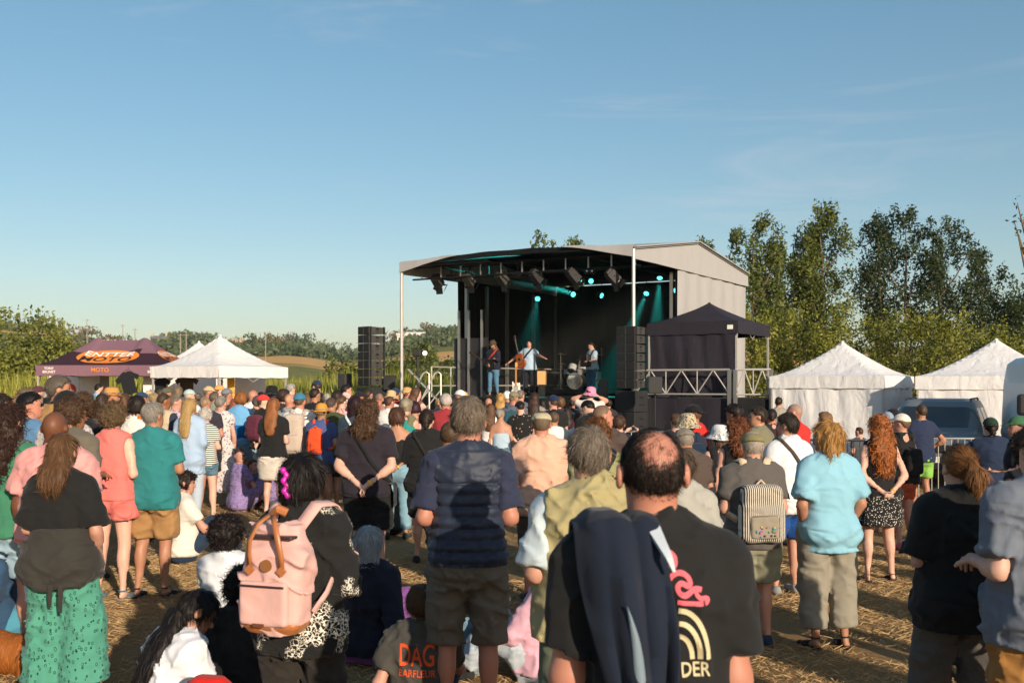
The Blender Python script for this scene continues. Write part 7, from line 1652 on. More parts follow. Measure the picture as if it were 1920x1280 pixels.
def pink_backpack(p):
    tf = p['tf']; r = bag_root(p, 'backpack', 'pink backpack with tan leather handles and base on the dark haired woman', 'backpack'); pk, tan = '#d0a49c', '#a8693d'
    c = np.array([-.010, -.235, 1.20]); hw, hd, hz = .158, .09, .25; lo, hi = tf.pt(c - .42), tf.pt(c + .42); lo, hi = np.minimum(lo, hi), np.maximum(lo, hi)
    F = Fld(lo, hi, .008); F.loft(tf, [(c[2] - hz, hw * .82, hd * .8, c[1], c[0]), (c[2] - hz + .05, hw * 1.0, hd, c[1], c[0]), (c[2] + .02, hw * 1.02, hd, c[1], c[0]), (c[2] + .14, hw * .98, hd * .92, c[1] + .01, c[0]), (c[2] + .20, hw * .80, hd * .62, c[1] + .02, c[0]), (c[2] + hz, hw * .74, hd * .5, c[1] + .025, c[0])], 0, n=4.2); F.noise(.007, (8, 8, 8), 4); F.fold(.006, (6, 6, 11), 3, .6); fmesh(F, 'main_bag', 'cloth', r, pk)
    F = Fld(lo, hi, .007); F.box(tf, c + np.array([0, -hd * .55, hz * .80]), (hw * .80, hd * .36, .009), .006); fmesh(F, 'top_zipper', 'smooth', r, '#3a2a2a')
    F = Fld(lo, hi, .007); F.box(tf, c + np.array([-.012, -hd * 1.06, -.105]), (hw * .80, .024, .105), .02); F.noise(.007, (11, 11, 8), 9); fmesh(F, 'front_pocket', 'cloth', r, pk)
    F = Fld(lo, hi, .005); F.box(tf, c + np.array([-.012, -hd * 1.06 - .026, -.022]), (hw * .76, .006, .006), .003); fmesh(F, 'pocket_zipper', 'smooth', r, '#3a2626')
    F = Fld(lo, hi, .007); F.loft(tf, [(c[2] - hz - .004, hw * .80, hd * .8, c[1] - .004, c[0]), (c[2] - hz + .03, hw * .95, hd * 1.03, c[1] - .004, c[0]), (c[2] - hz + .055, hw * .98, hd * 1.03, c[1] - .004, c[0])], 0, n=4.2); fmesh(F, 'leather_base', 'smooth', r, tan)
    m = MB(); y = c[1] - hd - .012; cc = [tf.pt(q) for q in ((c[0] + .01, y - .008, c[2] + .075), (c[0] + .01, y - .016, c[2] + .075))]; m.tube(cc, .026, 20); o = m.build('badge', 'smooth', r); o.color = hx('#8a5a34')
    for sx in (-1, 1):
        m = MB(); pts = [(c[0] + sx * .085, y + .004, c[2] + .055), (c[0] + sx * .085, y - .004, c[2] + .12), (c[0] + sx * .075, y - .012, c[2] + .19), (c[0] + sx * .045, y + .01, c[2] + .265), (c[0] + sx * .01, y + .05, c[2] + .30)]
        strap(p, pts, .013, tan, 'leather_handle', r, mat='smooth')
        o = MB().tube([tf.pt((c[0] + sx * .085, y + .006, c[2] + .05)), tf.pt((c[0] + sx * .085, y - .010, c[2] + .05))], .022, 4).build('leather_patch', 'smooth', r); o.color = hx(tan)
        raw = [(sx * .075, c[1] + .05, c[2] + hz * .9), (sx * .095, -.07, 1.505), (sx * .105, .04, 1.49), (sx * .115, .12, 1.36), (sx * .16, .06, 1.22)]; strap(p, [raw[0]] + wrap_pts(p, raw[1:], .014, 4), .032, pk, 'shoulder_strap', r)
        strap(p, [(sx * .165, c[1] + .03, c[2] - .16), (sx * .19, -.12, c[2] - .08), (sx * .19, -.02, c[2] + .02)], .013, pk, 'lower_strap', r)
    o = MB().tube([tf.pt((c[0] - .035, c[1] + .03, c[2] + .305)), tf.pt((c[0], c[1] + .01, c[2] + .325)), tf.pt((c[0] + .035, c[1] + .03, c[2] + .305))], .020, 8).build('handle_wrap', 'smooth', r, smooth=True); o.color = hx(tan)
    o = MB().box(tf.pt((c[0] - .02, y - .03, c[2] - .20)), (.05, .006, .014)).build('brand_tab', 'smooth', r); o.color = hx('#6a4030')
    # magenta clip in her hair
    F = Fld(p['hf'].pt((-.2, -.3, 1.5)), p['hf'].pt((.2, .1, 1.85)), .006) if False else Fld(p['hf'].pt((0, -.12, 1.63)) - .2, p['hf'].pt((0, -.12, 1.63)) + .2, .006)
    for i, (x, z) in enumerate(((.0, 1.70), (.012, 1.675), (.004, 1.65), (.016, 1.625), (.008, 1.60), (.02, 1.578))): F.ell(p['hf'], (x - .02, -.138 + .01 * (i % 2), z), (.016, .016, .018), .003)
    fmesh(F, 'hair_clip', 'smooth', p['root'], '#c21ea0')
def striped_backpack(p):
    r = backpack(p, 'black and white striped backpack with colourful pocket on the olive cap man', '#cfc6b6', (.01, -.215, 1.12), (.165, .08, .23), mat='cloth_vstripes', strapc='#c8b296', sr=.030, pmat='cloth', pcol='#8d8474', zipc='#2a2622', inner=.06)
    tf = p['tf']; rng = random.Random(4)
    for i in range(16):
        a = (.01 + rng.uniform(-.075, .075), -.3265, .985 + rng.uniform(-.045, .045)); F = Fld(tf.pt(a) - .035, tf.pt(a) + .035, .005); F.ell(tf, a, (rng.uniform(.007, .016), .004, rng.uniform(.006, .014)), 0)
        fmesh(F, 'pocket_print', 'print', r, rng.choice(('#3a8ea8', '#b83a9a', '#d0b43a', '#4a3c30', '#5c8a3a', '#463a30')))
def sweater_wrap(p):
    tf = p['tf']; F = Fld(p['lo'], p['hi'], p['h'] * .8)
    tz = [t[0] for t in p['tab']]; row = lambda z, e: (z, np.interp(z, tz, [t[1] for t in p['tab']]) + e, np.interp(z, tz, [t[2] for t in p['tab']]) + e, 0)
    F.loft(tf, [row(.80, .076), row(.90, .072), row(1.0, .066), row(1.08, .058), row(1.14, .050)], 0)
    for sd in (-1, 1): F.ell(tf, (sd * .08, -.06, .90), (.142, .145, .15), .05)
    F.cut(tf, lambda l: np.maximum(.79 + .06 * l[..., 0] - l[..., 2], l[..., 2] - 1.15 + .05 * l[..., 0])); F.noise(.007, (7, 7, 4), 2, out=True); F.fold(.012, (4, 4, 11), 5, .5); F.fold(.010, (4, 4, 14), 8, -.35)
    fmesh(F, 'tied_sweater', 'cloth', p['root'], '#35332f')
    for x, ln in ((.04, .13), (.11, .17)):
        o = MB().sheet([[tf.pt((x - .016, -.235, .80)), tf.pt((x + .016, -.235, .80))], [tf.pt((x - .012, -.245, .80 - ln * .6)), tf.pt((x + .014, -.245, .80 - ln * .6))], [tf.pt((x - .008, -.24, .80 - ln)), tf.pt((x + .008, -.24, .80 - ln))]], .008).build('sweater_end', 'cloth', p['root']); o.color = hx('#35332f')
near_people()

def seated_people():
    P_(345, 912, 10.6, 'seated man with dark curls in a white t-shirt behind the teal man\'s legs', H=1.72, seat='floor', yaw=-60, hair=('curly', '#241812', {'t': .02}), skin='l', face=True, head=(-10, 8, 0), top=T('#d9d2c6', e=.03), bot=('pants', '#27374d'), arms=('knees', 'knees'))
    P_(425, 997, 7.1, 'seated person with thick black curls in a white sweater', H=1.66, seat='floor', yaw=-10, sex='f', hair=('curly', '#1b1210', {'t': .045}), top=('long', '#d5d8dd', {'e': .036}), bot=('pants', '#2a2c36'), arms=('knees', 'knees'))
    P_(268, 1124, 4.9, 'seated girl with long black hair, glasses and a white t-shirt', H=1.62, seat='cross', yaw=-42, lean=(24, 0), sex='f', hair=('long', '#171110', {'end': 1.15, 'w': .75, 't': .012}), glasses='#1a1a22', face=True, head=(-20, 15, 0), skin='t', top=T('#d6d6da', e=.03, neck=.07), bot=('pants', '#23262e'), arms=('knees', 'knees'), key='girl')
    P_(415, 1128, 5.2, 'seated person in black with frizzy dark hair beside the pink backpack', H=1.66, seat='cross', yaw=-30, lean=(16, 0), sex='f', hair=('curly', '#120d0c', {'t': .03}), skin='l', top=('long', '#101012', {'e': .03}), bot=('pants', '#141416'), arms=('knees', 'knees'))
    P_(690, 1012, 6.8, 'seated woman with silver grey hair in a navy sweater', H=1.64, seat='floor', yaw=-14, sex='f', g=1.1, hair=('bob', '#8d9296', {'end': 1.50}), skin='p', top=('long', '#171a2c', {'e': .034}), bot=('pants', '#7a4a86'), arms=('knees', 'floor'), band={'c': '#c9c030'})
    p = P_(790, 1092, 5.5, 'seated boy in a dark grey t-shirt with orange lettering', H=1.38, seat='floor', yaw=-6, child=1.10, hair=('short', '#55402a', {'t': .012}), skin='l', top=T('#46443f', e=.026, sl=.7), bot=('shorts', '#2a3a5a'), arms=('floor', 'knees'), key='boy')
    me = text_mesh('DAG', .17); xs = [v.co.x for v in me.vertices]
    for v in me.vertices: v.co.x *= .24 / (max(xs) - min(xs)); v.co.y *= 1.25
    decal(p, me, .0, 1.325, 0, '#d8501f', 'lettering_print', sub=1)
    me = text_mesh('BARFLEUR', .07); xs = [v.co.x for v in me.vertices]
    for v in me.vertices: v.co.x *= .26 / (max(xs) - min(xs))
    decal(p, me, .0, 1.205, 0, '#d8501f', 'lettering_print', sub=1)
    ground_bag('backpack', W(762, 0, 7.3)[0], 7.3, R(20), (.11, .08, .20), '#a066ae', 'purple bag beside the seated boy', '#6a4a7a')
    P_(1008, 1066, 6.4, 'seated child in a pink hoodie and pale jeans beside the khaki vest man', H=1.45, seat='floor', yaw=75, lean=(-4, 0), child=1.08, sex='f', hair=('short', '#3a2a1e'), skin='l', top=('long', '#cfa2b2', {'e': .034}), bot=('pants', '#a9b3bc'), arms=('knees', 'floor'))
    P_(450, 852, 15.0, 'seated woman in a purple print dress and sunglasses looking back', H=1.66, seat='floor', yaw=-55, sex='f', g=1.1, hair=('bun', '#3a2c24'), glasses='#141416', head=(-95, 0, 0), skin='l', top=T('#8c7aa8', pat='floral', e=.04, hem=.80), bot=('wide', '#8c7aa8', {'pat': 'floral', 'w': (.12, .13, .12)}), arms=('knees', 'knees'))
    P_(474, 868, 15.2, 'seated child in sunglasses leaning on the woman in purple', H=1.3, seat='floor', yaw=-120, child=1.12, hair=('short', '#4a3626'), glasses='#141416', face=True, top=T('#5a5678'), bot=('shorts', '#3a3a4a'), arms=('knees', 'knees'))
    P_(738, 876, 12.6, 'seated person in a grey sweatshirt between the black clad legs', H=1.68, seat='floor', yaw=10, hair=('crop', '#4f3c2c', {'t': .01}), skin='l', top=('long', '#4f514e', {'e': .036}), bot=('pants', '#22252c'), arms=('knees', 'knees'))
    P_(757, 872, 13.4, 'seated person in a red checked shirt behind the grey sweatshirt', H=1.62, seat='floor', yaw=-20, hair=('short', '#5a4230'), skin='l', top=('shirt', '#b2585c', {'pat': 'plaid'}), bot=('pants', '#2c303c'), arms=('knees', 'knees'))
    P_(12, 906, 9.6, 'seated older man in a bright yellow t-shirt at the left edge', H=1.70, seat='floor', yaw=-30, hair=('crop', '#6f675e'), skin='t', top=T('#c9c02a', e=.036), bot=('shorts', '#c98a1e'), arms=('knees', 'knees'))
    P_(-16, 985, 7.0, 'seated person with a yellow wristband cut by the left edge', H=1.72, seat='floor', yaw=-50, hair=('short', '#4a3a2c'), skin='p', top=T('#2f4a66'), bot=('shorts', '#4a8aa0'), arms=('floor', 'floor'), band={'c': '#e0b020', 'both': 1})
    p = PERSONS['girl']; backp = ground_bag('backpack', W(392, 0, 4.55)[0], 4.55, R(-15), (.16, .10, .285), '#c4241c', 'red backpack standing beside the seated girl with glasses', '#3a1f1c')
    ground_bag('backpack', W(893, 0, 6.6)[0], 6.6, R(10), (.13, .09, .22), '#6d8794', 'grey blue bag on the grass between the vest man\'s legs', '#24303a', tall=1.1)
    ground_bag('backpack', W(905, 0, 11.5)[0], 11.5, R(10), (.14, .09, .20), '#28402f', 'dark green bag on the grass behind the vest man', '#1a2a20')
def ground_bag(name, x, y, rz, half, col, label, zc, tall=1.0):
    r = empty(name, (x, y, 0), rz, label, 'bag'); fr = Frame(); c = np.array([0, 0, half[2] * tall]); lo, hi = c - .4, c + .4; lo[2] = -.02
    F = Fld(lo, hi, .01); F.loft(fr, [(.0, half[0] * .95, half[1] * .9, 0), (half[2] * .3, half[0] * 1.05, half[1] * 1.05, 0), (half[2] * 1.3, half[0] * .98, half[1] * .9, 0), (half[2] * 1.75, half[0] * .78, half[1] * .65, 0), (half[2] * 1.98, half[0] * .4, half[1] * .35, 0)], 0, n=3.2); F.noise(.012, (7, 7, 7), 4); F.fold(.008, (6, 6, 12), 2, .4); fmesh(F, 'main_bag', 'cloth', r, col)
    F = Fld(lo, hi, .008); F.box(fr, (0, -half[1] * 1.0, half[2] * .62), (half[0] * .70, .025, half[2] * .42), .02); F.noise(.006, (9, 9, 9), 6); fmesh(F, 'front_pocket', 'cloth', r, col)
    o = MB().tube([(-half[0] * .62, -half[1] - .024, half[2] * .9), (-half[0] * .55, -half[1] - .026, half[2] * 1.0), (half[0] * .55, -half[1] - .026, half[2] * 1.0), (half[0] * .62, -half[1] - .024, half[2] * .8)], .007, 6).build('zipper', 'smooth', r, smooth=True); o.color = hx(zc)
    for s_ in (-1, 1): o = MB().tube([(s_ * .06, half[1] * .6, half[2] * 1.8), (s_ * .08, half[1] * 1.5, half[2] * 1.3), (s_ * .09, half[1] * 1.1, half[2] * .3)], .014, 6).build('shoulder_strap', 'cloth', r, smooth=True); o.color = hx(zc)
    return r
seated_people()

def people_behind_camera():
    """the part of the crowd beside and behind the photographer: out of the picture, their long shadows fall into it"""
    for i, (x, y, H, sx) in enumerate(((3.4, 4.3, 1.74, 'm'), (4.1, 3.1, 1.80, 'm'), (5.2, 4.6, 1.66, 'f'), (6.2, 5.8, 1.78, 'm'), (4.7, 5.9, 1.70, 'f'), (2.5, 2.2, 1.76, 'm'), (7.4, 7.6, 1.75, 'm'), (1.5, -.7, 1.72, 'f'), (2.3, -.4, 1.80, 'm'), (.6, -1.3, 1.68, 'f'), (-.7, -1.6, 1.78, 'm'), (5.9, 7.4, 1.64, 'f'))):
        person(100 * i, 0, 13.0 if y > 1 else 18.0, ('man', 'woman')[sx == 'f'] + ' in ' + ('a grey', 'a navy', 'a white', 'a green', 'a red', 'a black', 'an ochre', 'a pink', 'a brown', 'a teal', 'a khaki', 'a cream')[i] + ' shirt outside the frame, near the camera', base=(x, y, 0), H=H, yaw=10 - 3 * i, sex=sx, hair=('short' if sx == 'm' else 'bob', '#3a2a20'), top=T(('#777a80', '#25304a', '#d0ccc8', '#3f6a4c', '#a03a34', '#1b1b1d', '#b08a3a', '#c98a90', '#5a4638', '#2f7070', '#8a8258', '#cfc4ac')[i]), bot=('pants', '#34363e'), arms=(('front', 'front'), ('down', 'bent'))[i % 2], group=CG)
people_behind_camera()
def far_people():
    B = ['#2b2f3a', '#3a3c42', '#5a6470', '#6a6254', '#26262a', '#7a6a55']
    i = 0
    def q(px, py, d, label, hair, top, bot=None, **kw):
        nonlocal i; i += 1
        kw.setdefault('arms', (('front', 'front'), ('down', 'bent'), ('crossed', 'crossed'), ('loose', 'front'), ('bent', 'bent'))[i % 5]); kw.setdefault('yaw', (960 - px) / 960 * -24 + 4 * (i % 3 - 1))
        rr = random.Random(i); kw.setdefault('lean', (rr.uniform(-2, 6), rr.uniform(-4, 4))); kw.setdefault('head', (rr.uniform(-28, 28), rr.uniform(-3, 9), rr.uniform(-6, 6)))
        kw.setdefault('skin', 'lptr'[i % 4]); P_(px, py, d, label, hair=hair, top=top if not isinstance(top, str) else T(top), bot=bot or (('shorts', 'pants')[i % 2], B[i % 6]), **kw)
    S = lambda c, **o: ('short', c, o); C = lambda c, **o: ('crop', c, o); LG = lambda c, **o: ('long', c, o); CU = lambda c, **o: ('curly', c, o); BO = lambda c, **o: ('bob', c, o)
    # --- left side
    q(108, 706, 10.6, 'tall bearded man in a tan t-shirt before the red disc', S('#5a5148', t=.025), T('#a5804e'), beard='#2c2420', head=(-45, 0, 0), face=True, skin='t')
    q(84, 731, 11.2, 'man in a grey cap and red shirt left of the bearded man', C('#6a6058'), ('shirt', '#a83f3a', {}), hat=('cap', '#9a958e'), head=(-20, 0, 0), skin='d')
    q(57, 737, 9.6, 'black haired person in a denim blue shirt at the left', S('#15110f', t=.022), ('shirt', '#5780a6', {}), glasses='#1c1c1e', head=(-40, 0, 0), yaw=-35)
    q(76, 725, 17, 'man in a maroon cap far left before the white panel', C('#4a3a30'), '#3f6f96', hat=('cap', '#54323a'), head=(-30, 0, 0))
    q(44, 728, 13, 'woman with tousled ash brown hair at the far left', CU('#6b5c4a', t=.022), '#b9b4ac', sex='f', head=(-50, 0, 0), face=True)
    q(25, 741, 12, 'woman with light brown hair at the left edge', BO('#8a6a48'), '#a9a6a0', sex='f', head=(-60, 0, 0), face=True)
    q(3, 739, 9.2, 'dark haired woman with glasses at the left edge', BO('#2a211c'), '#4a4038', sex='f', head=(-50, 0, 0), glasses='#2a2422', face=True)
    q(118, 735, 8.9, 'man in a black cap and pale patterned shirt', C('#3a2f28'), ('shirt', '#bdb8b2', {'pat': 'floral'}), hat=('cap', '#1d1b1a', {'rev': 1}), head=(-20, 0, 0))
    q(132, 749, 8.0, 'person with brown curls in a grey brown t-shirt', CU('#4a3626', t=.03), T('#655e52', e=.03), skin='d', arms=('front', 'front'))
    q(153, 741, 9.6, 'young man with thick curls in a black t-shirt with back print', CU('#4f3926', t=.03), T('#17191d'), head=(35, 0, 0), face=True, glasses='#1a1a1a', key='surf')
    q(178, 750, 17, 'girl with brown hair in a beige top', LG('#4a3426', end=1.35), '#c9a890', sex='f', H=1.45)
    q(190, 738, 15.5, 'woman with long dark hair beside the straw hat', LG('#33241c', end=1.28), '#3a2c30', sex='f')
    q(183, 719, 27, 'dark haired man in a light blue t-shirt under the purple tent', S('#1c1613'), T('#86b4d6'), head=(-30, 10, 0), arms=('front', 'front'))
    q(209, 730, 15.8, 'man in a straw hat with a blue band', C('#5a4a3a'), '#4a2f36', hat=('straw', '#c08a48', {'bandc': '#4a5c86', 'brim': .17}), head=(-45, 0, 0), face=True)
    q(196, 729, 18.5, 'woman with a ponytail behind the straw hat', BO('#5e4630'), '#3a4a3a', sex='f')
    q(233, 738, 17, 'brown haired woman right of the straw hat', BO('#4d3424'), '#5c4a44', sex='f')
    q(249, 742, 12, 'dark haired woman in a white t-shirt with orange straps', BO('#211814', end=1.56), T('#d5cfc6', e=.03), sex='f', key='orangestrap', arms=('loose', 'bent'))
    q(265, 736, 18, 'man in a navy cap and white t-shirt', C('#5a5048'), '#cfccc6', hat=('cap', '#2c3f5a'), head=(-40, 0, 0), face=True)
    q(284, 737, 20, 'woman with streaked blond waves', CU('#8f7a54', t=.02), '#a69c8e', sex='f')
    q(275, 733, 23, 'person in a sand coloured cap far behind', C('#6a5a48'), '#8a9a9a', hat=('cap', '#b8a684'))
    q(306, 737, 14.5, 'dark short haired man in a beige vest', S('#3a2e24', t=.008), ('vest', '#b7a78c', {'under': '#2f3444'}), head=(-25, 0, 0), skin='d')
    q(312, 728, 21, 'man in an olive cap before the hanging shirts', C('#4a3e32'), '#8f8a88', hat=('cap', '#5a5a48'), head=(-30, 0, 0))
    q(326, 724, 20.5, 'woman with straight streaked hair before the white stall', LG('#6f5c48', end=1.40), '#c9c4bc', sex='f')
    q(323, 741, 15.8, 'man with short grey hair in a patterned t-shirt', S('#6d6458', t=.01), T('#c3a9b0', pat='floral'), head=(-45, 0, 0), face=True, glasses='#2a2422')
    q(351, 731, 20, 'man in a mint cap facing right', C('#a09a90'), '#d8d4d0', hat=('cap', '#a9bdb6'), head=(-55, 0, 0), face=True)
    q(357, 747, 13.4, 'woman with long blond hair and pale denim jacket', LG('#a98a58', end=1.20, w=.8), ('long', '#9fb4cc', {'e': .034, 'hem': .70}), ('pants', '#a9b4c0'), sex='f', arms=('loose', 'bent'))
    q(388, 725, 21, 'man in a khaki cap and denim shirt', C('#7a6a58'), ('shirt', '#4f6a80', {}), hat=('cap', '#c0a87e'), head=(-60, 0, 0), face=True)
    q(391, 742, 15.4, 'man with cropped hair in a charcoal t-shirt', C('#8a7058', t=.004), T('#34303a', e=.028), g=1.1, skin='r')
    q(412, 723, 22.5, 'man in a peach cap before the banner', C('#6a5040'), '#7a3a5a', hat=('cap', '#d89a5c'), head=(-60, 0, 0), face=True)
    q(402, 735, 19.5, 'person in a green grey jacket behind the shaved man', S('#5a5046'), ('long', '#7d8474', {'e': .03}))
    q(431, 729, 19, 'man in a slate grey cap', C('#5a4c40'), '#a0806c', hat=('cap', '#74777f'), head=(-30, 0, 0))
    q(418, 742, 15.6, 'woman with short grey hair in a white flowered dress', S('#77726c', t=.02), ('dress', '#c9c2bc', {'pat': 'floral', 'hem': .22, 'sl': .45}), sex='f', arms=('front', 'loose'), band={'c': '#e0a030'}, shoes='#c9c0b8')
    q(437, 747, 18.5, 'woman with reddish hair and earrings beside the flowered dress', BO('#8a4a34'), '#6a4a50', sex='f')
    q(448, 735, 16.8, 'woman with an auburn bob in sky blue with a blue jacket', BO('#7f4e28', end=1.56, t=.03), ('long', '#6aa2cc', {'e': .034, 'hem': .86, 'sl': 1.0}), ('skirt', '#7f95a5', {'hem': .62}), sex='f', key='bluejacket')
    q(471, 730, 19, 'bald man in a white shirt before the white stall', None, ('shirt', '#d6d4d2', {}), skin='r', head=(-30, 0, 0))
    q(477, 742, 18, 'person with frizzy dark grey hair', CU('#4c4a46', t=.02), '#3a3c40', sex='f')
    q(495, 741, 16.2, 'man in a red cap and black shirt with a maroon backpack', C('#4a3a30'), T('#1b1a1c', e=.028), ('shorts', '#8fb0bc'), hat=('cap', '#c93a38'), head=(-45, 0, 0), face=True, key='redcap', g=1.05, yaw=-22, arms=('behind', 'behind'))
    q(488, 735, 21, 'dark haired woman behind the red cap', BO('#241a16'), '#38424c', sex='f')
    q(511, 725, 20, 'woman in a black hat and red sunglasses facing the camera', LG('#2a201c', end=1.3), '#22252a', sex='f', hat=('bucket', '#1b1a1c'), glasses='#6a1f24', head=(150, 0, 0), yaw=0, face=True)
    q(526, 731, 18, 'woman with tangled dark brown hair', CU('#33231c', t=.035), '#2c2a30', sex='f')
    q(546, 719, 21.5, 'grey haired man in an orange shirt', S('#8d8880', t=.02), T('#cc5a26'), head=(-30, 10, 0), arms=('chest', 'chest'))
    q(546, 737, 16.4, 'bald man with a grey rucksack strap', C('#b0846a', t=.002, dens=0), ('long', '#8f9290', {'e': .03}), skin='r', key='greysack')
    q(576, 737, 18.5, 'woman with light brown hair behind the blue cap', BO('#5c432c'), '#2f3a52', sex='f')
    q(590, 727, 17.4, 'man with slicked dark hair in a black shirt', S('#2d2119', t=.01), T('#1d1e22'), head=(-30, 0, 0), skin='t')
    q(595, 714, 22.5, 'man in a navy cap and black t-shirt against the reeds', C('#3a2f28'), T('#121216', e=.03), hat=('cap', '#26344c'), head=(50, 10, 0), arms=('front', 'hip'))
    q(620, 744, 14.6, 'stocky man with cropped hair in an olive green t-shirt', C('#4a3c34', t=.006), T('#42492f', e=.028), g=1.16, arms=('front', 'hip'))
    q(632, 733, 19, 'dark haired woman left of the towel wearer', BO('#2a1e18', t=.03), '#31463a', sex='f')
    q(652, 721, 21, 'man in sunglasses and a white shirt with a striped towel', S('#1c1512', t=.02), T('#d6d2cc', e=.03), glasses='#17171a', head=(-50, 0, 0), face=True, key='towel')
    q(642, 741, 17.6, 'girl with a braid, pink top and maroon straps', ('pony', '#4f3a28', {'pend': (0, -.13, 1.48)}), ('tank', '#cfa0a8', {}), sex='f', key='braid')
    q(668, 743, 13.6, 'woman with dark red hair in a slate blue t-shirt', BO('#2a1518', end=1.46, t=.028), T('#2b3c4a', e=.036), sex='f', g=1.1, key='slate')
    q(674, 735, 19.2, 'man in a black cap right of the dark red hair', C('#4a3a30'), '#6a6f78', hat=('cap', '#1f2023'), head=(-40, 0, 0), face=True)
    q(693, 729, 20.5, 'man with tousled dark hair in pale clothes', S('#33261c', t=.025), '#cfcac4', head=(-30, 0, 0))
    q(705, 736, 18.6, 'man with a shaved sunburnt head', C('#8a6a58', t=.002, dens=0), '#9a6a5a', skin='r')
    q(681, 766, 16.4, 'child with sandy hair behind the long haired man', S('#9a8058', t=.03), '#4f5f7a', H=1.40)
    q(687, 748, 17.5, 'woman with a pale patterned scarf on her head', BO('#7a6a50', t=.02), '#6a3a44', sex='f')
    q(731, 734, 20.5, 'man in a sand coloured hat near the mast', C('#6a5a48'), '#c9beb4', hat=('bucket', '#c7a57c'))
    q(729, 742, 17.2, 'man with cropped brown hair and sunburnt neck', C('#4d3328', t=.008), T('#d2cecb'), skin='r')
    q(745, 728, 22, 'person in a dark blue cap at the foot of the mast', C('#3a3028'), '#8a3a38', hat=('cap', '#28325a'))
    q(760, 729, 22.5, 'man in a straw hat with pale blue band and teal t-shirt', C('#6a4a38'), T('#35626e'), hat=('straw', '#c79658', {'bandc': '#8fb3c4', 'brim': .17}), skin='r', head=(-40, 0, 0))
    q(760, 747, 14.2, 'woman with short wavy grey hair and a teal scarf', CU('#857a66', t=.022), ('tank', '#6b6a52', {}), sex='f', key='tealscarf')
    q(779, 727, 21, 'brunette woman raising her arm towards the stage', LG('#4f3526', end=1.4), ('tank', '#6a4a3a', {}), sex='f', arms=('loose', 'reach'), head=(-35, 0, 0), face=True, yaw=-25)
    q(780, 752, 15.8, 'woman with a dark plum bob and pink top', BO('#2c1420', end=1.56), ('tank', '#d39a92', {}), sex='f', key='plum')
    q(775, 742, 19, 'woman with brown waves behind the plum bob', CU('#5c4030', t=.02), '#b08878', sex='f')
    q(743, 764, 12.2, 'woman with brown hair in a black top and jeans, arms folded back', BO('#4a3022', end=1.54, t=.028), ('cami', '#141416', {'hem': .95}), ('pants', '#7a9cac'), sex='f', arms=('behind', 'behind'), band={'c': '#e8b81c'}, skin='t')
    # --- middle
    q(838, 738, 14.6, 'white haired man in a maroon polo shirt', S('#a59a92', t=.018), ('polo', '#8e3035', {'collar': 1, 'e': .03}), g=1.1, skin='r')
    q(848, 744, 17, 'dark haired man in profile right of the maroon polo', S('#2a1f18', t=.016), ('shirt', '#a49e92', {}), head=(-50, 15, 0), face=True)
    q(860, 732, 19.5, 'person in a white cap with red trim', C('#7a6a5a'), '#b9b2aa', hat=('cap', '#dcdada'), head=(60, 0, 0))
    q(867, 733, 22, 'blond child looking past the white cap', S('#c09a58', t=.025), '#c9a86a', H=1.72)
    q(888, 742, 23, 'person with sandy curls near the stage', CU('#7a5a38', t=.02), '#4a4c52', sex='f')
    q(896, 750, 20, 'dark haired person in black behind the quilted vest', S('#1c1818'), '#1a1b20')
    q(914, 745, 22, 'bald tanned man near the stage', None, '#2c2e36', skin='t')
    q(918, 757, 17.4, 'woman with long brown hair in a white tank top', LG('#563a26', end=1.22), ('tank', '#d8d5d2', {}), ('shorts', '#38323e'), sex='f', arms=('loose', 'loose'), key='whitetank')
    q(938, 737, 21, 'woman with golden blond hair near the stage', LG('#a37c45', end=1.35), '#8a5a58', sex='f')
    q(952, 733, 22, 'white haired person beside the golden blond woman', S('#d3d0cc', t=.02), '#3e4452')
    q(963, 735, 18, 'man in an olive baseball cap with a teal backpack', C('#7a6a58'), T('#5a5a68', e=.028), hat=('cap', '#80765a', {'rev': 1}), key='tealpack')
    q(972, 731, 21, 'grey haired man right of the olive cap', S('#6a6058', t=.014), '#545c68', head=(-30, 0, 0))
    q(940, 765, 16, 'grey haired woman in a pale blue camisole', ('bun', '#857c70', {'bun': (0, -.11, 1.60)}), ('cami', '#a5b8c6', {'hem': .96}), ('skirt', '#5b6d76', {'hem': .5}), sex='f', arms=('loose', 'loose'), skin='t')
    q(980, 752, 17, 'man in a black cap and black dotted t-shirt, hands behind', C('#2a221c'), T('#151417', pat='sparse', e=.03), ('pants', '#c5c0b8'), hat=('cap', '#171719', {'rev': 1}), g=1.15, arms=('behind', 'behind'), band={'c': '#e0a030', 'side': -1}, skin='p')
    q(1003, 736, 19, 'woman with long wavy dark brown hair', ('longcurly', '#33211a', {'end': 1.2, 'n': .008}), T('#8a8472', pat='floral'), sex='f')
    q(1037, 742, 16.8, 'man in a navy cap and black t-shirt facing the stage', C('#4a3a30'), T('#17171a', e=.03), hat=('cap', '#1f2c4a', {'rev': 1}), g=1.1, head=(25, 0, 0))
    q(1050, 745, 19.5, 'woman with fluffy brown hair right of the navy cap', CU('#5a4028', t=.03), '#3a2238', sex='f')
    q(1038, 772, 14.2, 'man in a white shirt just right of the beige flat cap', S('#5a4636'), ('shirt', '#d3d0cc', {}))
    q(1062, 765, 18, 'woman in a dark wine top near the stage front', LG('#2e1f1a', end=1.3), '#4a1830', sex='f')
    q(1103, 727, 21, 'person in a pink hat with hands on their head', S('#241a18', t=.03), T('#c9c0ba'), hat=('bucket', '#d98aa8'), arms=('backhead', 'backhead'))
    q(1112, 745, 13.8, 'dark haired man in a black t-shirt bowing his head', S('#17120f', t=.016), T('#151518', e=.03), lean=(14, 0), head=(50, 30, 0), face=True, glasses='#202024')
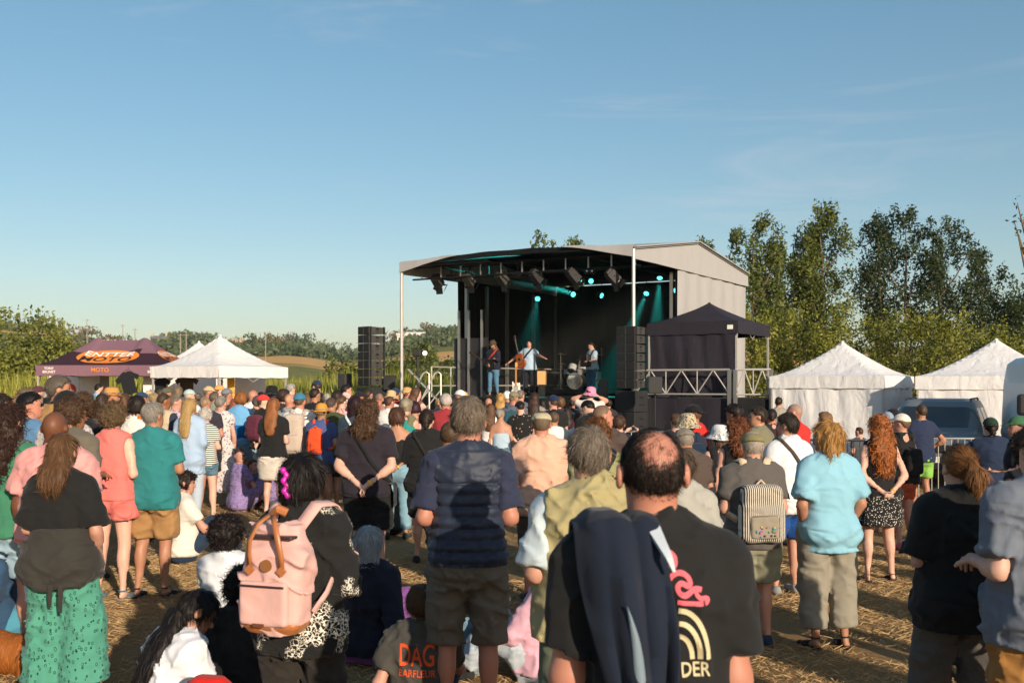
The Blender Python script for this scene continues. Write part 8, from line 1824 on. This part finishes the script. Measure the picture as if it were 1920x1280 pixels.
    q(1092, 772, 14.4, 'woman with long brown hair, white t-shirt and blue scarf', LG('#3c261c', end=1.2), T('#ccd2d8'), ('pants', '#a9b7c0'), sex='f', arms=('bent', 'bent'), band={'c': '#c08060', 'side': -1})
    q(1136, 758, 9.6, 'man with a shaved head and a mark on his cheek looking right', C('#7a6250', t=.003, dens=.2), T('#4c3f3a'), head=(-55, 0, 0), face=True, yaw=-20)
    q(1127, 788, 7.4, 'woman with curly auburn hair tied up in a sage green jacket', CU('#6a4426', t=.022), ('long', '#87875f', {'e': .038}), sex='f', key='sage', arms=('bent', 'bent'))
    q(1160, 778, 12.4, 'person holding up a phone behind the sage jacket', S('#4a3428'), '#2a2a2e', arms=('phone', 'phone'), yaw=-40, face=True)
    # --- right of the bald man
    q(1303, 760, 12.0, 'bearded man in a red t-shirt, black cap backwards and sunglasses', C('#6a4a34'), T('#c32a24', e=.03), hat=('cap', '#19191b', {'rev': 1}), glasses='#17171a', beard='#8a5a3c', face=True, yaw=40, head=(25, 0, 0), g=1.08)
    q(1293, 778, 11.4, 'person in a patterned bucket hat', S('#2c211a'), '#2a2c36', hat=('bucket', '#b3a68a', {'mat': 'cloth_ikat'}), head=(20, 0, 0), key='bucket')
    q(1267, 776, 13.4, 'brown haired person between the bald man and the bucket hat', S('#573f2e', t=.022), '#262428')
    q(1288, 801, 8.2, 'older man in a grey flat cap and brown t-shirt', C('#8f8478'), T('#50443d', e=.03), hat=('flat', '#7c756a'), g=1.10, skin='t', arms=('bent', 'bent'))
    q(1388, 757, 11.6, 'young man with dark wavy hair in a bottle green t-shirt', S('#1c1512', t=.024), T('#233e35', e=.028), head=(40, 15, 0), face=True, g=1.1)
    q(1428, 762, 10.8, 'man in sunglasses and an olive t-shirt looking left', S('#33281f', t=.016), T('#74705a', e=.028), glasses='#201c1a', face=True, yaw=45, head=(35, 0, 0), skin='t')
    q(1378, 786, 9.2, 'woman with reddish brown curls in a black tank top', ('longcurly', '#6a3d23', {'end': 1.40, 'w': .8}), ('tank', '#131314', {'low': 2, 'hem': .86}), sex='f', arms=('loose', 'bent'), head=(-20, 0, 0))
    q(1345, 800, 10.4, 'woman in a white bucket hat', BO('#5a4434'), ('tank', '#1c1c20', {}), sex='f', hat=('bucket', '#d2d3d4'), head=(30, 0, 0))
    q(1487, 756, 11.8, 'bald man with pink skin in a bright red t-shirt', C('#a98a78', t=.002, dens=.15), T('#cf2f2a', e=.03), yaw=35, head=(20, 0, 0), skin='r', g=1.1, face=True)
    q(1450, 766, 14.2, 'person with dark tied hair behind the olive t-shirt', ('bun', '#231a15', {}), '#2a2a2c', sex='f')
    q(1460, 744, 21, 'man with short dark hair far behind, before the white tent', S('#2a211b', t=.014), ('vest', '#8f8a80', {'under': '#c9b13a'}), head=(-30, 0, 0))
    q(1551, 773, 14.2, 'woman with windblown brown hair before the white tent', ('wavy', '#6f5238', {'end': 1.55, 'n': .014, 't': .03}), '#8a8480', sex='f', head=(40, 0, 0), face=True)
    q(1661, 773, 12.6, 'person in a pale blue cap behind the red haired woman', C('#7a5a3c'), '#3c3a3a', hat=('cap', '#7e94a8'), head=(-30, 0, 0), key='bluecap')
    q(1680, 767, 13.8, 'person in a black cap behind the white cap', C('#2a221c'), '#26262a', hat=('cap', '#1e1c22'), head=(30, 0, 0), shoes='#6a9a3a')
    q(1612, 800, 16.5, 'person mostly hidden behind the red haired woman', S('#4a3626'), '#4a4c50', shoes='#9ab83a')
    # --- more heads between the rows
    q(163, 752, 13.5, 'woman with a dark fringe behind the curly young man', BO('#3a2a20'), '#5a3c3c', sex='f')
    q(222, 742, 20, 'person with chestnut hair far behind the coral playsuit', BO('#5a3826'), '#9a8a80', sex='f')
    q(300, 730, 25, 'person in a white t-shirt under the hanging dark shirt', S('#4a3a2e'), '#d0ccc6')
    q(370, 737, 22, 'person in a cream top before the white stall', S('#5a4a3c'), '#d9d2c4')
    q(460, 742, 21, 'dark haired child before the white stall', S('#2a201a'), '#4a5a80', H=1.62)
    q(612, 737, 20, 'grey haired woman behind the olive green t-shirt', CU('#8a8478', t=.016), '#50566a', sex='f')
    q(718, 745, 21, 'man in a pale shirt before the loudspeaker tower', S('#5a4a3c', t=.012), '#c9c4bc')
    q(820, 746, 20.5, 'woman with pinned fair hair left of the maroon polo', ('bun', '#9a7c54', {}), '#7a6a70', sex='f')
    q(880, 748, 24, 'person close to the stage in a dark jacket', S('#2c241e'), '#23252c')
    q(1020, 748, 21, 'woman with a black fringe near the stage', BO('#17120f'), '#6a5a60', sex='f')
    q(1075, 748, 22, 'man in a dark sweatshirt near the stage front', S('#3a2c22'), '#2c3038')
    q(1140, 748, 22, 'dark haired man before the right loudspeaker tower', S('#261c16'), '#2e2a2c')
    # --- bags that belong to them
    backpack(PERSONS['redcap'], 'maroon backpack on the man in the red cap', '#5a2838', (-.03, -.20, 1.22), (.14, .09, .21), sr=.024, strapc='#2a1a22')
    backpack(PERSONS['tealpack'], 'teal backpack on the man in the olive cap', '#28505c', (-.02, -.19, 1.22), (.15, .08, .20), sr=.028)
    backpack(PERSONS['orangestrap'], 'orange sling backpack on the woman in white', '#c06a1e', (-.14, -.17, 1.10), (.08, .06, .14), sr=.026, pocket=False)
    backpack(PERSONS['greysack'], 'grey rucksack on the bald man beside the blue cap', '#8d918f', (-.02, -.21, 1.18), (.16, .09, .26), sr=.026, strapc='#3a3a40')
    backpack(PERSONS['braid'], 'maroon backpack straps on the girl with the braid', '#5a2a34', (0, -.18, 1.15), (.12, .06, .17), sr=.02)
    backpack(PERSONS['bucket'], 'blue black backpack on the person in the bucket hat', '#1e2c40', (.02, -.20, 1.20), (.14, .08, .21), sr=.026)
    crossbag(PERSONS['slate'], 'white strap bag across the slate blue t-shirt', '#c9ced2', 1, z=.95)
    crossbag(PERSONS['sage'], 'black strap bag across the sage green jacket', '#17171a', -1, z=.95)
    p = PERSONS['bluejacket']; F = Fld(p['lo'], p['hi'], p['h']); tz = [t[0] for t in p['tab']]; row = lambda z, e: (z, np.interp(z, tz, [t[1] for t in p['tab']]) + e, np.interp(z, tz, [t[2] for t in p['tab']]) + e, 0)
    F.loft(p['tf'], [row(.92, .05), row(1.0, .062), row(1.10, .06), row(1.2, .045)], 0); F.noise(.012, (6, 6, 4), 3, out=True); fmesh(F, 'tied_jacket', 'cloth', p['root'], '#1a5f94')
    p = PERSONS['towel']; F = Fld(p['hf'].pt((0, 0, 1.55)) - .35, p['hf'].pt((0, 0, 1.55)) + .35, .02); F.cone(p['tf'], (.02, -.12, 1.56), (.16, -.10, 1.46), .06, .05, .02); F.cone(p['tf'], (.16, -.1, 1.46), (.22, -.06, 1.33), .05, .035, .02); F.noise(.012, (12, 12, 12), 3); fmesh(F, 'striped_towel', 'cloth_stripes', p['root'], '#b84a3c')
    p = PERSONS['tealscarf']; F = Fld(p['tf'].pt((0, 0, 1.35)) - .4, p['tf'].pt((0, 0, 1.35)) + .4, .02); F.loft(p['tf'], [(1.20, .13, .135, -.02), (1.30, .16, .14, -.02), (1.42, .12, .10, -.01), (1.46, .07, .07, -.01)], 0); F.noise(.012, (10, 10, 6), 3); fmesh(F, 'scarf', 'cloth', p['root'], '#24857c')
    p = PERSONS['surf']; me = stroke(arc(0, 0, .085, .085, 20, 340, 30), .012); decal(p, me, 0, 1.24, 0, '#c9c4b8', 'ring_print'); decal(p, stroke([(-.04, -.03), (0, .02), (.04, -.01)], .02), 0, 1.24, 0, '#6aa0b8', 'print_patch'); decal(p, stroke([(-.02, .03), (.02, .035)], .014), 0, 1.25, 0, '#d0a040', 'print_patch')
far_people()

# ---------------------------------------------------------------- the band
def guitar(p, label, body_col, shape, c, rot, neck=.62, name='acoustic_guitar'):
    tf = p['tf']; r = bag_root(p, name, label, 'guitar'); fr = tf.rotated(c, rotm('Y', rot)); h = .016
    lo = tf.pt(np.array(c) - .9); hi = tf.pt(np.array(c) + .9); F = Fld(lo, hi, h); dp = .045 if shape == 'a' else .022; x, y, z = c
    F.ell(fr, (x, y, z - .09), (.19, dp * 2.4, .165), 0); F.ell(fr, (x, y, z + .12), (.145, dp * 2.4, .125), .05); F.cut(fr, lambda l: np.abs(l[..., 1] - y) - dp); fmesh(F, 'body', 'smooth', r, body_col)
    F = Fld(lo, hi, h); F.box(fr, (x, y + dp, z + .20 + neck / 2), (.026, .014, neck / 2), .008); fmesh(F, 'neck', 'smooth', r, '#3a2618'); F = Fld(lo, hi, h); F.box(fr, (x, y + dp - .006, z + .24 + neck), (.04, .012, .075), .008); fmesh(F, 'headstock', 'smooth', r, '#2a1a12')
    F = Fld(lo, hi, h * .8); F.ell(fr, (x, y + dp, z + .04), (.05, .012, .05), 0); fmesh(F, 'sound_hole', 'smooth', r, '#140c08'); F = Fld(lo, hi, h * .8); F.box(fr, (x, y + dp, z - .12), (.06, .012, .014), .006); fmesh(F, 'bridge', 'smooth', r, '#1f130c')
    return r
def band():
    x, y, z = deck_pt(925, 31.6); p = person(925, 652, 31.6, 'guitarist on stage in a brown hat, dark jacket and jeans', base=(x, y, DECK), H=1.74, yaw=150, hair=('long', '#6a5238', {'end': 1.42}), hat=('fedora', '#4a3c2e', {'brim': .16, 'curl': .4}), beard='#5a4632', skin='t', face=True, top=('long', '#1b2030', {'e': .034}), bot=('tight', '#4f7590'), arms=('fret', 'strum'), group='musicians on stage', head=(0, 12, 0))
    guitar(p, 'dark electric guitar held by the guitarist in the hat', '#151214', 'e', (.06, .19, 1.05), 62, .5, 'electric_guitar')
    strap(p, wrap_pts(p, [(.10, .12, 1.15), (-.06, .12, 1.36), (-.10, .02, 1.49), (-.05, -.12, 1.38), (.12, -.12, 1.10)], .012, 4), .024, '#a83a24', 'guitar_strap', p['root'])
    x, y, z = deck_pt(992, 32.0); p = person(992, 637, 32.0, 'singer on stage with arms spread in a light blue shirt', base=(x, y, DECK), H=1.80, yaw=150, hair=('short', '#2c211a'), skin='l', face=True, top=('shirt', '#a9c0d4', {'e': .03, 'hem': .82, 'collar': 1}), bot=('pants', '#22252e'), arms=('open', 'openlow'), group='musicians on stage', head=(25, 0, 0), g=1.1)
    guitar(p, 'acoustic guitar hanging at the side of the singer', '#8a4a24', 'a', (.20, .20, 1.12), 14, .5)
    strap(p, wrap_pts(p, [(.12, .13, 1.12), (-.04, .13, 1.36), (-.10, .02, 1.49), (-.05, -.12, 1.38), (.12, -.12, 1.10)], .012, 4), .028, '#2a1c18', 'guitar_strap', p['root'])
    x, y, z = deck_pt(1110, 32.6); p = person(1110, 645, 32.6, 'accordion player on stage in a pale blue shirt and jeans', base=(x, y, DECK), H=1.76, yaw=118, hair=('short', '#241a15', {'t': .02}), skin='l', face=True, top=('shirt', '#9db4c8', {'e': .03, 'collar': 1}), bot=('pants', '#2a5672'), arms=('squeeze', 'squeeze'), group='musicians on stage', head=(-10, 18, 0))
    r = bag_root(p, 'accordion', 'black accordion held by the musician in pale blue', 'accordion'); tf = p['tf']; lo, hi = tf.pt((-.5, -.2, .7)), tf.pt((.5, .7, 1.6))
    for nm, cx, hw, col in (('keyboard_side', .15, .05, '#131315'), ('bass_side', -.16, .055, '#131315')): F = Fld(lo, hi, .018); F.box(tf, (cx, .25, 1.16), (hw, .10, .20), .03); fmesh(F, nm, 'smooth', r, col)
    for k in range(7): F = Fld(lo, hi, .012); F.box(tf, (-.095 + k * .033, .25, 1.16), (.012, .095, .19), .008); fmesh(F, 'bellows_fold', 'smooth', r, '#1c1a1f' if k % 2 else '#3a2028')
    F = Fld(lo, hi, .012); F.box(tf, (.21, .30, 1.16), (.012, .035, .18), .006); fmesh(F, 'keyboard', 'smooth', r, '#d8d4cc')
    for sd in (-1, 1): strap(p, wrap_pts(p, [(sd * .09, .14, 1.25), (sd * .11, .02, 1.48), (sd * .10, -.12, 1.36), (sd * .14, -.05, 1.14)], .012, 4), .022, '#151518', 'shoulder_strap', r)
band()

# ---------------------------------------------------------------- dog at the left edge
def dog():
    x, y, _ = W(2, 0, 6.5); r = empty('dog', (x, y, 0), R(90), 'reddish brown dog lying on the grass at the left edge', 'dog'); fr = Frame(); lo, hi = np.array([-.35, -.7, -.02]), np.array([.4, .75, .5]); F = Fld(lo, hi, .012)
    F.ell(fr, (0, .12, .16), (.15, .24, .15), .05); F.ell(fr, (.0, -.16, .14), (.13, .22, .13), .06); F.ell(fr, (0, -.32, .15), (.14, .16, .14), .05)
    F.cone(fr, (0, .28, .20), (.02, .42, .30), .085, .07, .05); F.ell(fr, (.02, .47, .33), (.065, .085, .065), .03); F.cone(fr, (.02, .52, .315), (.02, .62, .29), .04, .028, .02)
    for sx in (-1, 1):
        F.cone(fr, (sx * .10, .22, .12), (sx * .12, .34, .05), .055, .035, .03); F.cone(fr, (sx * .12, .34, .045), (sx * .11, .56, .03), .033, .028, .02); F.ell(fr, (sx * .15, -.30, .12), (.07, .13, .11), .04); F.cone(fr, (sx * .17, -.24, .06), (sx * .17, -.42, .04), .04, .032, .02); F.cone(fr, (sx * .17, -.42, .035), (sx * .16, -.2, .03), .03, .026, .02)
        F.ell(fr, (.02 + sx * .062, .455, .36), (.016, .035, .05), .01)
    F.cone(fr, (0, -.44, .12), (.12, -.62, .04), .035, .02, .03); V, Q = F.get(); F.noise(.006, (30, 30, 30), 2); V, Q = F.get()
    rng = np.random.default_rng(2); st = hair_strands(V, Q, 9000, 'straight', .045, .0014, rng, Frame(), None, .1); tone = np.concatenate([np.full(len(V), .8), st[2]]); n0 = len(V); V, Q = np.concatenate([V, st[0]]), np.concatenate([Q, st[1] + n0])
    me = np_mesh('body', V, Q); at = me.attributes.new('tone', 'FLOAT_COLOR', 'POINT'); at.data.foreach_set('color', np.repeat(tone.astype(np.float32)[:, None], 4, 1).ravel()); mobj('body', me, 'hair', r, hx('#9a5a26'))
    for sx in (-1, 1): F = Fld((-.1, .4, .2), (.15, .7, .45), .005); F.ell(fr, (.02 + sx * .035, .53, .345), (.010, .010, .010), 0); fmesh(F, 'eye', 'smooth', r, '#1a100a')
    F = Fld((-.1, .5, .2), (.15, .75, .45), .006); F.ell(fr, (.02, .645, .30), (.018, .014, .014), 0); fmesh(F, 'nose', 'smooth', r, '#15100e')
dog()
